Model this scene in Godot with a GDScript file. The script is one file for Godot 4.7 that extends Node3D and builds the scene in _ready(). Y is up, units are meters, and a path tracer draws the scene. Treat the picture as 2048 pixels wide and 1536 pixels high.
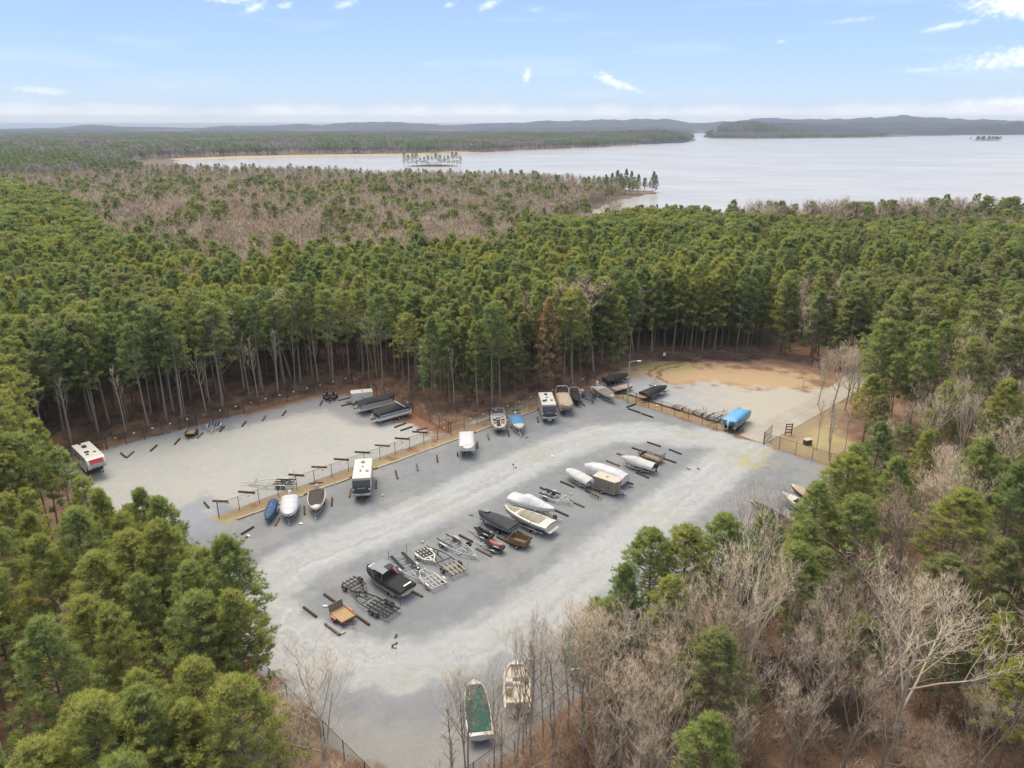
extends Node3D
# Boat and trailer storage lot between pine woods and a lake, seen from the air. Metres, y up.

const EYE := Vector3(0, 50, 0)
const LAKE_Y := -10.0
var rng := RandomNumberGenerator.new()
var taken := {}
var M := {}
var wob := FastNoiseLite.new()
var fine := FastNoiseLite.new()

func _ready() -> void:
	rng.seed = 20
	wob.seed = 5; wob.frequency = 0.11; wob.fractal_octaves = 3
	fine.seed = 9; fine.frequency = 0.7
	# ---- camera
	var cam := Camera3D.new(); cam.name = "camera"
	cam.position = EYE; cam.rotation_degrees = Vector3(-19.8, 0, 0)
	cam.fov = 55.8; cam.near = 0.5; cam.far = 20000.0
	add_child(cam); cam.current = true
	# ---- sky, haze, exposure
	var env := Environment.new()
	env.background_mode = Environment.BG_SKY
	var sky := Sky.new(); var pan := PanoramaSkyMaterial.new()
	pan.panorama = make_sky(); sky.sky_material = pan; env.sky = sky
	env.background_energy_multiplier = 0.585
	env.tonemap_mode = Environment.TONE_MAPPER_LINEAR
	env.tonemap_exposure = 2.4
	env.fog_enabled = true
	env.fog_density = 0.000105
	env.fog_light_color = Color(0.84, 0.905, 1.0)
	env.sdfgi_enabled = true; env.ssao_enabled = true; env.ssil_enabled = true
	var we := WorldEnvironment.new(); we.name = "environment"; we.environment = env; add_child(we)
	# ---- the sun behind thin cloud
	var sun := DirectionalLight3D.new(); sun.name = "sun"
	sun.light_energy = 0.5; sun.light_angular_distance = 40.0
	sun.light_color = Color(1.0, 0.94, 0.84); sun.shadow_enabled = true
	sun.rotation_degrees = Vector3(-62, -150, 0)
	add_child(sun)
	materials()
	make_wheel_meshes()
	setting()
	fences()
	parked()
	woods()
	island_trees()
	small_things()

func make_sky() -> ImageTexture:
	var W := 4096; var Hh := 2048
	var low := Image.create(1024, 512, false, Image.FORMAT_RGB8)
	var nz := FastNoiseLite.new(); nz.seed = 3; nz.frequency = 1.6; nz.fractal_octaves = 5
	for y in 512:
		var el := 90.0 - (y + 0.5) / 512.0 * 180.0
		for x in 1024:
			low.set_pixel(x, y, sky_base(el))
			if el > 0.0:
				var az := (x + 0.5) / 1024.0 * TAU
				var d := Vector3(cos(az) * cos(deg_to_rad(el)), sin(deg_to_rad(el)), sin(az) * cos(deg_to_rad(el)))
				var k := d / maxf(0.12, d.y + 0.10)
				var c := nz.get_noise_3d(k.x, d.y * 2.0, k.z)
				c = smoothstep(-0.55, 0.15, c) * smoothstep(9.0, 20.0, el)
				low.set_pixel(x, y, sky_base(el).lerp(Color(0.885, 0.88, 0.872), 0.92 * c))
	low.resize(W, Hh, Image.INTERPOLATE_BILINEAR)
	# the low sky in fine grain: thin streaks and small puffs all round
	var n2 := FastNoiseLite.new(); n2.seed = 14; n2.frequency = 0.055; n2.fractal_octaves = 5
	var n3 := FastNoiseLite.new(); n3.seed = 31; n3.frequency = 0.35; n3.fractal_octaves = 4
	var n4 := FastNoiseLite.new(); n4.seed = 8; n4.frequency = 0.9; n4.fractal_octaves = 3
	var puffs := [] # azimuth, elevation, half width, half height, tilt, strength
	puffs.append_array([[-19.0, 7.9, 2.2, 0.45, 0.05, 1.0], [-17.6, 7.3, 0.9, 0.3, 0.3, 0.8], [-15.6, 7.5, 0.6, 0.22, 0.1, 0.7], [-11.6, 7.7, 1.0, 0.3, 0.25, 0.6], [-1.6, 7.8, 0.9, 0.3, 0.35, 0.8], [-4.4, 7.8, 0.5, 0.2, 0.3, 0.6], [1.6, 7.5, 0.7, 0.12, 0.1, 0.4], [1.1, 3.3, 0.36, 0.5, 0.6, 0.95], [7.6, 2.7, 1.9, 0.34, -0.32, 0.85], [6.9, 3.1, 0.8, 0.3, -0.4, 0.8], [32.2, 6.6, 3.6, 0.85, -0.12, 1.0], [34.5, 4.0, 6.0, 0.75, 0.12, 0.95], [28.6, 5.7, 1.9, 0.2, 0.15, 0.7], [22.8, 6.3, 2.2, 0.12, 0.06, 0.5], [27.6, 3.2, 1.8, 0.14, 0.0, 0.5], [33.5, 1.2, 6.0, 0.45, 0.04, 0.9], [-31.0, 1.9, 1.8, 0.24, -0.05, 0.6], [-6.0, 4.0, 1.0, 0.12, 0.0, 0.25], [18.6, 5.2, 0.4, 0.1, 0.1, 0.5]])
	var pr := RandomNumberGenerator.new(); pr.seed = 77
	for i in 90: # the rest of the ring has as many
		var a := pr.randf_range(42, 318)
		puffs.append([a if a < 180 else a - 360.0, pr.randf_range(1.0, 11.0), pr.randf_range(0.6, 4.0), pr.randf_range(0.15, 0.7), pr.randf_range(-0.3, 0.3), pr.randf_range(0.5, 1.0)])
	var by_col := {}
	for p in puffs:
		for q in range(int(p[0] - p[2] * 2.0) - 1, int(p[0] + p[2] * 2.0) + 2):
			if not by_col.has(q): by_col[q] = []
			by_col[q].append(p)
	for y in range(880, 1024):
		var el := 90.0 - (y + 0.5) / Hh * 180.0
		var base := sky_base(el)
		for x in W:
			var az := (x + 0.5) / W * 360.0
			if az > 180.0: az -= 360.0
			var c := 0.0
			var band := 0.95 + 0.4 * n3.get_noise_2d(az * 0.4, 4.0) + 0.16 * n4.get_noise_2d(az * 0.6, el * 3.0)
			c = maxf(c, 0.9 * smoothstep(band + 0.5, band - 0.7, el))
			var veil := n2.get_noise_2d(az * 1.0, el * 7.0)
			c = maxf(c, 0.10 * smoothstep(0.12, 0.5, veil))
			for p in by_col.get(int(az), []):
				var dx: float = (az - p[0]); var dy: float = el - p[1] - dx * p[4]
				var r: float = sqrt(pow(dx / p[2], 2) + pow(dy / p[3], 2)) + 0.55 * n4.get_noise_2d(az * 1.6, el * 4.5) + 0.3 * n4.get_noise_2d(az * 5.0, el * 11.0)
				c = maxf(c, p[5] * 0.85 * smoothstep(1.2, 0.05, r))
			if el > 10.0: c *= smoothstep(12.6, 10.0, el)
			if c > 0.003:
				low.set_pixel(x, y, low.get_pixel(x, y).lerp(Color(0.985, 0.975, 0.972), c))
	return ImageTexture.create_from_image(low)

func sky_base(el: float) -> Color:
	var c := sky_tone(el).srgb_to_linear() * 0.77
	return Color(c.r, c.g, c.b).linear_to_srgb()

func sky_tone(el: float) -> Color:
	if el <= 0.0: return Color(0.80, 0.81, 0.82)
	var stops := [[0.0, Color(0.955, 0.957, 0.965)], [1.2, Color(0.86, 0.925, 0.992)], [3.4, Color(0.765, 0.885, 0.998)], [5.5, Color(0.72, 0.85, 0.996)], [8.1, Color(0.675, 0.805, 0.988)], [30.0, Color(0.62, 0.75, 0.96)], [90.0, Color(0.57, 0.71, 0.94)]]
	for i in stops.size() - 1:
		if el <= stops[i + 1][0]:
			return stops[i][1].lerp(stops[i + 1][1], (el - stops[i][0]) / (stops[i + 1][0] - stops[i][0]))
	return stops[-1][1]

# ------------------------------------------------------------------ helpers
func numbered(s: String) -> String:
	taken[s] = taken.get(s, 0) + 1
	return s if taken[s] == 1 else "%s_%03d" % [s, taken[s] - 1]

func thing(called: String, label: String, category: String, at := Vector3.ZERO, turn := 0.0, group := "") -> Node3D:
	var o := Node3D.new(); o.name = numbered(called); add_child(o)
	o.position = at; o.rotation_degrees.y = turn
	tag(o, label, category, group)
	return o

func tag(o: Node3D, label: String, category: String, group := "") -> void:
	o.set_meta("label", label); o.set_meta("category", category)
	if group: o.set_meta("group", group)

func part(called: String, mesh: Mesh, mat: Material, parent: Node3D, at := Vector3.ZERO) -> MeshInstance3D:
	var o := MeshInstance3D.new(); o.name = called if parent != self else numbered(called)
	o.mesh = mesh; o.material_override = mat; o.position = at
	parent.add_child(o, true)
	return o

func put(called: String, g: Geo, mat: Material, parent: Node3D, at := Vector3.ZERO) -> MeshInstance3D:
	return part(called, g.mesh(), mat, parent, at)

func structure(called: String, mesh: Mesh, mat: Material) -> MeshInstance3D:
	var o := part(called, mesh, mat, self)
	o.set_meta("kind", "structure")
	return o

func copy(o: Node3D, called: String, at: Vector3, turn: float, label: String, group := "") -> Node3D:
	var c: Node3D = o.duplicate(); c.name = numbered(called); add_child(c)
	c.position = at; c.rotation_degrees.y = turn; c.set_meta("label", label)
	if group: c.set_meta("group", group)
	return c

static func along(deg: float) -> Vector3:
	return Vector3(cos(deg_to_rad(deg)), 0, -sin(deg_to_rad(deg)))

class Geo:
	var v := PackedVector3Array()
	var n := PackedVector3Array()
	var c := PackedColorArray()
	var u := PackedVector2Array()
	var col := Color(1, 1, 1)
	var colored := false
	func tri(a: Vector3, b: Vector3, d: Vector3, na: Vector3, nb: Vector3, nd: Vector3) -> void:
		if (b - a).cross(d - a).dot(na) < 0.0:
			v.push_back(a); v.push_back(b); v.push_back(d)
			n.push_back(na); n.push_back(nb); n.push_back(nd)
		else:
			v.push_back(a); v.push_back(d); v.push_back(b)
			n.push_back(na); n.push_back(nd); n.push_back(nb)
		if colored:
			c.push_back(col); c.push_back(col); c.push_back(col)
	func flat(a: Vector3, b: Vector3, d: Vector3) -> void:
		var m := (b - a).cross(d - a).normalized()
		tri(a, b, d, m, m, m)
	func quad(a: Vector3, b: Vector3, d: Vector3, e: Vector3) -> void:
		flat(a, b, d); flat(a, d, e)
	func box(p: Vector3, s: Vector3, b := Basis(), ch := 0.0) -> void:
		var h := s * 0.5
		if ch <= 0.0:
			for ax in 3:
				for sg in [-1.0, 1.0]:
					var nn := Vector3.ZERO; nn[ax] = sg
					var a1 := Vector3.ZERO; a1[(ax + 1) % 3] = 1.0
					var a2 := nn.cross(a1)
					var q := []
					for k in [[-1, -1], [1, -1], [1, 1], [-1, 1]]:
						q.append(p + b * ((nn + a1 * k[0] + a2 * k[1]) * h))
					quad(q[0], q[1], q[2], q[3])
		else:
			# chamfered: rings of a rounded rectangle
			var rings: Array = []
			for k in [[-h.y, ch], [-h.y + ch, 0.0], [h.y - ch, 0.0], [h.y, ch]]:
				var r := PackedVector3Array()
				var hx: float = h.x - k[1]; var hz: float = h.z - k[1]
				for e in [[-hx, -hz + ch], [-hx + ch, -hz], [hx - ch, -hz], [hx, -hz + ch], [hx, hz - ch], [hx - ch, hz], [-hx + ch, hz], [-hx, hz - ch]]:
					r.push_back(p + b * Vector3(e[0], k[0], e[1]))
				rings.append(r)
			for i in 3:
				for j in 8:
					var a: Vector3 = rings[i][j]; var bb: Vector3 = rings[i][(j + 1) % 8]
					quad(bb, a, rings[i + 1][j], rings[i + 1][(j + 1) % 8])
			for j in range(1, 7):
				flat(rings[3][0], rings[3][j + 1], rings[3][j])
				flat(rings[0][0], rings[0][j], rings[0][j + 1])
	func bar(a: Vector3, b: Vector3, w: float, h: float) -> void:
		var d := b - a
		var x := d.normalized()
		var up := Vector3.UP if absf(x.y) < 0.95 else Vector3.RIGHT
		var z := x.cross(up).normalized()
		box((a + b) * 0.5, Vector3(d.length(), h, w), Basis(x, z.cross(x), z))
	func tube(pts: Array, rad: Variant, sides := 6, caps := true) -> void:
		var rings: Array = []
		for i in pts.size():
			var t: Vector3 = (pts[mini(i + 1, pts.size() - 1)] - pts[maxi(i - 1, 0)]).normalized()
			var up := Vector3.UP if absf(t.y) < 0.9 else Vector3.RIGHT
			var s := t.cross(up).normalized(); var w := s.cross(t)
			var r: float = rad if (rad is float or rad is int) else rad[i]
			var q := PackedVector3Array()
			for j in sides:
				var a := TAU * j / sides
				q.push_back(pts[i] + (s * cos(a) + w * sin(a)) * r)
			rings.append(q)
		loft(rings, true, caps, caps)
	func loft(rings: Array, closed := false, cap0 := false, cap1 := false, hard := false) -> void:
		var nr := rings.size(); var m: int = rings[0].size()
		var norms: Array = []
		var cents := PackedVector3Array()
		for i in nr:
			var ce := Vector3.ZERO
			for q in rings[i]: ce += q
			cents.push_back(ce / m)
		for i in nr:
			var row := PackedVector3Array()
			for j in m:
				var j0 := (j - 1 + m) % m if closed else maxi(j - 1, 0)
				var j1 := (j + 1) % m if closed else mini(j + 1, m - 1)
				var dv: Vector3 = rings[i][j1] - rings[i][j0]
				var du: Vector3 = rings[mini(i + 1, nr - 1)][j] - rings[maxi(i - 1, 0)][j]
				var nn := dv.cross(du)
				if nn.length_squared() < 1e-14: nn = rings[i][j] - cents[i]
				nn = nn.normalized()
				if nn.dot(rings[i][j] - cents[i]) < 0.0: nn = -nn
				row.push_back(nn)
			norms.append(row)
		for i in nr - 1:
			for j in (m if closed else m - 1):
				var k := (j + 1) % m
				var a: Vector3 = rings[i][j]; var b: Vector3 = rings[i][k]; var d: Vector3 = rings[i + 1][k]; var e: Vector3 = rings[i + 1][j]
				var f := (b - a).cross(d - a) + (d - a).cross(e - a)
				var mean: Vector3 = norms[i][j] + norms[i + 1][k]
				if hard:
					if f.dot(mean) >= 0.0: quad(a, b, d, e)
					else: quad(a, e, d, b)
				elif f.dot(mean) >= 0.0:
					tri(a, b, d, norms[i][j], norms[i][k], norms[i + 1][k])
					tri(a, d, e, norms[i][j], norms[i + 1][k], norms[i + 1][j])
				else:
					tri(a, d, b, norms[i][j], norms[i + 1][k], norms[i][k])
					tri(a, e, d, norms[i][j], norms[i + 1][j], norms[i + 1][k])
		if cap0: fan(rings[0], cents[0] - cents[mini(1, nr - 1)])
		if cap1: fan(rings[nr - 1], cents[nr - 1] - cents[maxi(nr - 2, 0)])
	func fan(r: PackedVector3Array, out: Vector3) -> void:
		var ce := Vector3.ZERO
		for q in r: ce += q
		ce /= r.size()
		for j in r.size():
			var a := r[j]; var b := r[(j + 1) % r.size()]
			if (a - ce).cross(b - ce).dot(out) >= 0.0: flat(ce, a, b)
			else: flat(ce, b, a)
	func prism(poly: PackedVector2Array, y0: float, y1: float) -> void: # outline in x,z; sides and top
		for i in poly.size():
			var a := poly[i]; var b := poly[(i + 1) % poly.size()]
			quad(Vector3(a.x, y0, a.y), Vector3(b.x, y0, b.y), Vector3(b.x, y1, b.y), Vector3(a.x, y1, a.y))
		sheet(poly, y1)
	func sheet(poly: PackedVector2Array, y: float) -> void:
		var t := Geometry2D.triangulate_polygon(poly)
		for i in range(0, t.size(), 3):
			var a := poly[t[i]]; var b := poly[t[i + 1]]; var d := poly[t[i + 2]]
			tri(Vector3(a.x, y, a.y), Vector3(b.x, y, b.y), Vector3(d.x, y, d.y), Vector3.UP, Vector3.UP, Vector3.UP)
	func side(poly: PackedVector2Array, z0: float, z1: float) -> void: # outline in x,y swept across z
		var t := Geometry2D.triangulate_polygon(poly)
		for i in range(0, t.size(), 3):
			for zz in [z0, z1]:
				var a := poly[t[i]]; var b := poly[t[i + 1]]; var d := poly[t[i + 2]]
				var nn := Vector3(0, 0, signf(zz - (z0 + z1) * 0.5))
				tri(Vector3(a.x, a.y, zz), Vector3(b.x, b.y, zz), Vector3(d.x, d.y, zz), nn, nn, nn)
		var ce := Vector2.ZERO
		for q in poly: ce += q
		ce /= poly.size()
		for i in poly.size():
			var a := poly[i]; var b := poly[(i + 1) % poly.size()]
			var mid := Vector3((a.x + b.x) * 0.5 - ce.x, (a.y + b.y) * 0.5 - ce.y, 0)
			var p0 := Vector3(a.x, a.y, z0); var p1 := Vector3(b.x, b.y, z0); var p2 := Vector3(b.x, b.y, z1); var p3 := Vector3(a.x, a.y, z1)
			if (p1 - p0).cross(p2 - p0).dot(mid) >= 0.0: quad(p0, p1, p2, p3)
			else: quad(p0, p3, p2, p1)
	func mesh() -> ArrayMesh:
		var m := ArrayMesh.new()
		add_to(m)
		return m
	func add_to(m: ArrayMesh) -> void:
		var a := []; a.resize(Mesh.ARRAY_MAX)
		a[Mesh.ARRAY_VERTEX] = v; a[Mesh.ARRAY_NORMAL] = n
		if colored: a[Mesh.ARRAY_COLOR] = c
		if u.size() == v.size(): a[Mesh.ARRAY_TEX_UV] = u
		m.add_surface_from_arrays(Mesh.PRIMITIVE_TRIANGLES, a)

func mat(r: float, g: float, b: float, rough := 0.6, metal := 0.0) -> StandardMaterial3D:
	var m := StandardMaterial3D.new()
	m.albedo_color = Color(r, g, b).linear_to_srgb()
	m.roughness = rough; m.metallic = metal
	return m

func mottled(m: StandardMaterial3D, freq: float, low: float, scale: float, warm := 0.0) -> StandardMaterial3D:
	# grain and dirt patches that belong to the surface
	var t := NoiseTexture2D.new(); t.width = 256; t.height = 256; t.seamless = true
	var nz := FastNoiseLite.new(); nz.seed = int(freq * 1000.0) + int(low * 77.0); nz.frequency = freq; nz.fractal_octaves = 5; nz.fractal_gain = 0.62
	t.noise = nz
	var gr := Gradient.new(); gr.set_color(0, Color(low, low * (1.0 - 0.06 * warm), low * (1.0 - 0.16 * warm)).linear_to_srgb()); gr.set_color(1, Color(1, 1, 1))
	t.color_ramp = gr
	m.albedo_texture = t; m.uv1_triplanar = true; m.uv1_scale = Vector3.ONE * scale
	return m

func materials() -> void:
	M.white = mottled(mat(0.66, 0.66, 0.645, 0.35), 0.02, 0.86, 0.5, 1.0)
	M.gel = mottled(mat(0.64, 0.63, 0.605, 0.22), 0.02, 0.84, 0.6, 1.0)
	M.cream = mottled(mat(0.62, 0.56, 0.46, 0.5), 0.02, 0.8, 0.6, 1.0)
	M.shrink = mottled(mat(0.63, 0.63, 0.645, 0.5), 0.03, 0.82, 0.5)
	M.canvas_white = mottled(mat(0.58, 0.58, 0.575, 0.8), 0.03, 0.86, 0.6, 0.5)
	M.seam_pale = mat(0.40, 0.40, 0.41, 0.7); M.seam_dark = mat(0.09, 0.088, 0.085, 0.7)
	M.canvas_tan = mottled(mat(0.46, 0.37, 0.28, 0.85), 0.03, 0.8, 0.7, 0.6)
	M.canvas_sand = mottled(mat(0.38, 0.36, 0.27, 0.85), 0.03, 0.82, 0.7, 0.6)
	M.canvas_taupe = mottled(mat(0.30, 0.235, 0.185, 0.85), 0.03, 0.8, 0.7, 0.6)
	M.canvas_black = mottled(mat(0.022, 0.022, 0.025, 0.8), 0.03, 0.6, 0.7, 0.6)
	M.canvas_charcoal = mottled(mat(0.055, 0.056, 0.062, 0.8), 0.03, 0.7, 0.7)
	M.canvas_brown = mottled(mat(0.075, 0.06, 0.052, 0.85), 0.03, 0.65, 0.7, 0.6)
	M.canvas_blue = mottled(mat(0.10, 0.27, 0.47, 0.75), 0.03, 0.75, 0.7)
	M.tarp_blue = mottled(mat(0.15, 0.42, 0.72, 0.5), 0.03, 0.75, 0.6)
	M.tarp_navy = mottled(mat(0.05, 0.12, 0.24, 0.6), 0.03, 0.7, 0.9)
	M.canvas_green = mottled(mat(0.014, 0.115, 0.085, 0.8), 0.03, 0.55, 0.5, 0.3)
	M.canvas_teal = mottled(mat(0.42, 0.55, 0.53, 0.8), 0.03, 0.8, 0.5)
	M.grey = mottled(mat(0.24, 0.26, 0.28, 0.6), 0.03, 0.85, 0.6)
	M.silver = mottled(mat(0.50, 0.51, 0.53, 0.35, 0.35), 0.02, 0.8, 0.8)
	M.aluminium = mottled(mat(0.62, 0.62, 0.61, 0.32, 0.7), 0.03, 0.72, 1.2, 0.5)
	M.galv = mottled(mat(0.48, 0.49, 0.50, 0.5, 0.4), 0.05, 0.7, 2.0)
	M.paint_white = mottled(mat(0.66, 0.66, 0.64, 0.45), 0.04, 0.75, 1.5, 1.0)
	M.paint_black = mottled(mat(0.018, 0.018, 0.019, 0.5), 0.04, 0.5, 1.5)
	M.rust = mottled(mat(0.19, 0.075, 0.035, 0.9), 0.06, 0.5, 2.0, 0.5)
	M.tyre = mottled(mat(0.016, 0.016, 0.017, 0.9), 0.05, 0.7, 3.0)
	M.rim = mat(0.55, 0.55, 0.54, 0.4, 0.3)
	M.glass = mat(0.012, 0.014, 0.017, 0.08)
	M.dark = mat(0.02, 0.02, 0.022, 0.6)
	M.red = mat(0.50, 0.035, 0.02, 0.45)
	M.faded_red = mat(0.52, 0.15, 0.13, 0.6)
	M.maroon = mottled(mat(0.16, 0.022, 0.028, 0.35), 0.03, 0.8, 1.0)
	M.bow_blue = mat(0.02, 0.30, 0.52, 0.3)
	M.navy = mat(0.018, 0.03, 0.075, 0.35)
	M.orange = mottled(mat(0.52, 0.27, 0.12, 0.7), 0.05, 0.75, 1.5, 0.5)
	M.charcoal = mottled(mat(0.05, 0.052, 0.062, 0.35), 0.03, 0.85, 0.6)
	M.ply = mottled(mat(0.52, 0.35, 0.19, 0.85), 0.05, 0.72, 1.2, 1.0)
	M.old_ply = mottled(mat(0.27, 0.19, 0.10, 0.9), 0.05, 0.55, 1.2, 1.0)
	M.grey_wood = mottled(mat(0.33, 0.28, 0.22, 0.9), 0.05, 0.6, 1.5, 1.0)
	M.bunk_wood = mottled(mat(0.46, 0.40, 0.28, 0.9), 0.05, 0.7, 1.5, 1.0)
	M.tie1 = mottled(mat(0.105, 0.068, 0.045, 0.95), 0.07, 0.45, 2.5, 1.0)
	M.tie2 = mottled(mat(0.20, 0.15, 0.105, 0.95), 0.07, 0.45, 2.5, 1.0)
	M.tie3 = mottled(mat(0.032, 0.026, 0.022, 0.95), 0.07, 0.5, 2.5, 1.0)
	M.edging = mottled(mat(0.66, 0.60, 0.51, 0.95), 0.06, 0.45, 0.9, 1.0)
	M.concrete = mottled(mat(0.43, 0.40, 0.355, 0.9), 0.012, 0.8, 0.03, 1.0)
	M.post = mat(0.014, 0.014, 0.015, 0.55)
	M.wire = mat(0.022, 0.022, 0.022, 0.6)
	M.steel_pole = mottled(mat(0.47, 0.44, 0.38, 0.6), 0.05, 0.7, 1.0, 0.6)
	M.sign_white = mat(0.78, 0.78, 0.76, 0.5)
	M.sign_yellow = mat(0.62, 0.50, 0.08, 0.5)
	M.brown_wood = mottled(mat(0.13, 0.052, 0.028, 0.9), 0.06, 0.5, 2.0)
	M.taupe = mottled(mat(0.235, 0.205, 0.17, 0.4, 0.1), 0.02, 0.88, 0.6)
	M.lamp_glass = mat(0.72, 0.72, 0.70, 0.3)
	M.twig = mottled(mat(0.34, 0.245, 0.185, 0.95), 0.06, 0.45, 1.5, 0.5)

# ------------------------------------------------------------------ the land
const LOT := [Vector2(-7, -40.5), Vector2(-70, -100.5), Vector2(-66.2, -107.4), Vector2(-32.4, -138.4), Vector2(-10.8, -115.8), Vector2(15.2, -138.0), Vector2(22.2, -129.5), Vector2(41.5, -109.3), Vector2(52.0, -98.4)]
const FIELD := [Vector2(22.2, -129.5), Vector2(15.2, -138.0), Vector2(20.5, -144.0), Vector2(24, -149.5), Vector2(34, -156.5), Vector2(48, -158), Vector2(60, -154), Vector2(67, -147), Vector2(73, -141), Vector2(66, -130), Vector2(57, -118), Vector2(56, -106), Vector2(52, -98.4), Vector2(41.5, -109.3)]
const LAKE := [Vector2(363, -417), Vector2(292, -417), Vector2(255, -427), Vector2(198, -398), Vector2(151, -383), Vector2(130, -417), Vector2(118, -455), Vector2(91, -475), Vector2(58, -433), Vector2(42, -417), Vector2(37, -450), Vector2(55, -530), Vector2(89, -617), Vector2(143, -690), Vector2(104, -722), Vector2(40, -790), Vector2(-13, -803), Vector2(-90, -832), Vector2(-134, -832), Vector2(-188, -878), Vector2(-279, -912), Vector2(-334, -930), Vector2(-418, -975), Vector2(-500, -1150), Vector2(-560, -1250), Vector2(-471, -1363), Vector2(-365, -1445), Vector2(-200, -1490), Vector2(-69, -1644), Vector2(229, -1984), Vector2(606, -2565), Vector2(700, -2900), Vector2(900, -3900), Vector2(1100, -4600), Vector2(1250, -4600), Vector2(860, -3300), Vector2(794, -3149), Vector2(949, -3049), Vector2(1437, -3254), Vector2(2149, -3758), Vector2(2968, -4445), Vector2(4200, -5000), Vector2(4200, -2000), Vector2(1500, -700)]

var lake_poly := PackedVector2Array(LAKE)
var lot_poly := PackedVector2Array(LOT)
var field_poly := PackedVector2Array(FIELD)

static func edge_dist(p: Vector2, poly: PackedVector2Array) -> float:
	var best := 1e12
	var n := poly.size()
	for i in n:
		var a := poly[i]; var b := poly[(i + 1) % n]
		var ab := b - a
		var t := clampf((p - a).dot(ab) / ab.length_squared(), 0.0, 1.0)
		best = minf(best, p.distance_squared_to(a + ab * t))
	return sqrt(best)

static func signed_dist(p: Vector2, poly: PackedVector2Array) -> float: # negative inside
	var d := edge_dist(p, poly)
	return -d if Geometry2D.is_point_in_polygon(p, poly) else d

func land_y(x: float, z: float) -> float:
	if z > -170.0: return 0.0
	var p := Vector2(x, z)
	var d := signed_dist(p, lake_poly)
	if d < 0.0: return LAKE_Y - minf(6.0, 0.4 - d * 0.05)
	var y := LAKE_Y + 0.35 + lerpf(9.65, 2.6, smoothstep(-330.0, -520.0, z)) * smoothstep(0.0, 210.0, d)
	return lerpf(0.0, y, smoothstep(-170.0, -260.0, z))

static func along_line(p: Vector2, pts: Array) -> Vector3: # distance, length along, signed offset
	var best := 1e9; var out := Vector3(99, 0, 0); var run := 0.0
	for i in pts.size() - 1:
		var a: Vector2 = pts[i]; var ab: Vector2 = pts[i + 1] - a
		var t := clampf((p - a).dot(ab) / ab.length_squared(), 0.0, 1.0)
		var d := p.distance_to(a + ab * t)
		if d < best:
			best = d; out = Vector3(d, run + ab.length() * t, d * signf(ab.cross(p - a)))
		run += ab.length()
	return out

static func line_dist(p: Vector2, pts: Array) -> float:
	var best := 1e9
	for i in pts.size() - 1:
		var a: Vector2 = pts[i]; var ab: Vector2 = pts[i + 1] - a
		var t := clampf((p - a).dot(ab) / ab.length_squared(), 0.0, 1.0)
		best = minf(best, p.distance_to(a + ab * t))
	return best

func setting() -> void:
	# ground: one sheet out to the horizon, rings growing with distance from the lot
	var radii := [0.0]
	var r := 12.0
	while r < 9800.0:
		radii.append(r); r *= 1.25 if r < 60.0 else (1.04 if r > 250.0 and r < 1600.0 else 1.09)
	var angles := []
	for j in 401: angles.append(deg_to_rad(-56.0 + 112.0 * j / 400.0))
	for j in range(1, 41): angles.append(deg_to_rad(56.0 + 248.0 * j / 40.0))
	var ps: Array = []
	for i in radii.size():
		var row := PackedVector3Array()
		for a in angles:
			var x: float = radii[i] * sin(a); var z: float = -70.0 - radii[i] * cos(a)
			row.push_back(Vector3(x, land_y(x, z), z))
		ps.append(row)
	var g := Geo.new()
	for i in radii.size() - 1:
		for j in angles.size() - 1:
			var a: Vector3 = ps[i][j]; var b: Vector3 = ps[i][j + 1]; var d: Vector3 = ps[i + 1][j + 1]; var e: Vector3 = ps[i + 1][j]
			if i > 0: g.tri(a, d, b, Vector3.UP, Vector3.UP, Vector3.UP)
			g.tri(a, e, d, Vector3.UP, Vector3.UP, Vector3.UP)
	var gm := mat(0.25, 0.178, 0.125, 0.95)
	mottled(gm, 0.03, 0.4, 0.06, 0.6)
	structure("ground", g.mesh(), gm)
	lot_sheet()
	# water
	g = Geo.new()
	g.sheet(lake_outline(), LAKE_Y)
	var wm := mat(0.60, 0.54, 0.46, 0.22)
	mottled(wm, 0.012, 0.72, 1.0, 0.0)
	wm.metallic_specular = 0.7
	var wn := NoiseTexture2D.new(); wn.width = 512; wn.height = 512; wn.seamless = true; wn.as_normal_map = true; wn.bump_strength = 2.0
	var nz := FastNoiseLite.new(); nz.seed = 4; nz.frequency = 0.02; nz.fractal_octaves = 8; nz.fractal_gain = 0.7; wn.noise = nz
	wm.normal_enabled = true; wm.normal_texture = wn; wm.normal_scale = 0.5
	wm.uv1_triplanar = true; wm.uv1_world_triplanar = true; wm.uv1_scale = Vector3(0.0011, 0.002, 0.0021)
	structure("lake", g.mesh(), wm)
	hills()
	shore_things()
	driveway()

func lake_outline() -> PackedVector2Array: # a little past the shore so that the land cuts it
	var o := PackedVector2Array()
	for p in [Vector2(-760, -380), Vector2(900, -340), Vector2(5200, -1500), Vector2(5200, -7000), Vector2(500, -7000), Vector2(-300, -1900), Vector2(-760, -1420)]: o.push_back(p)
	return o

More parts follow.
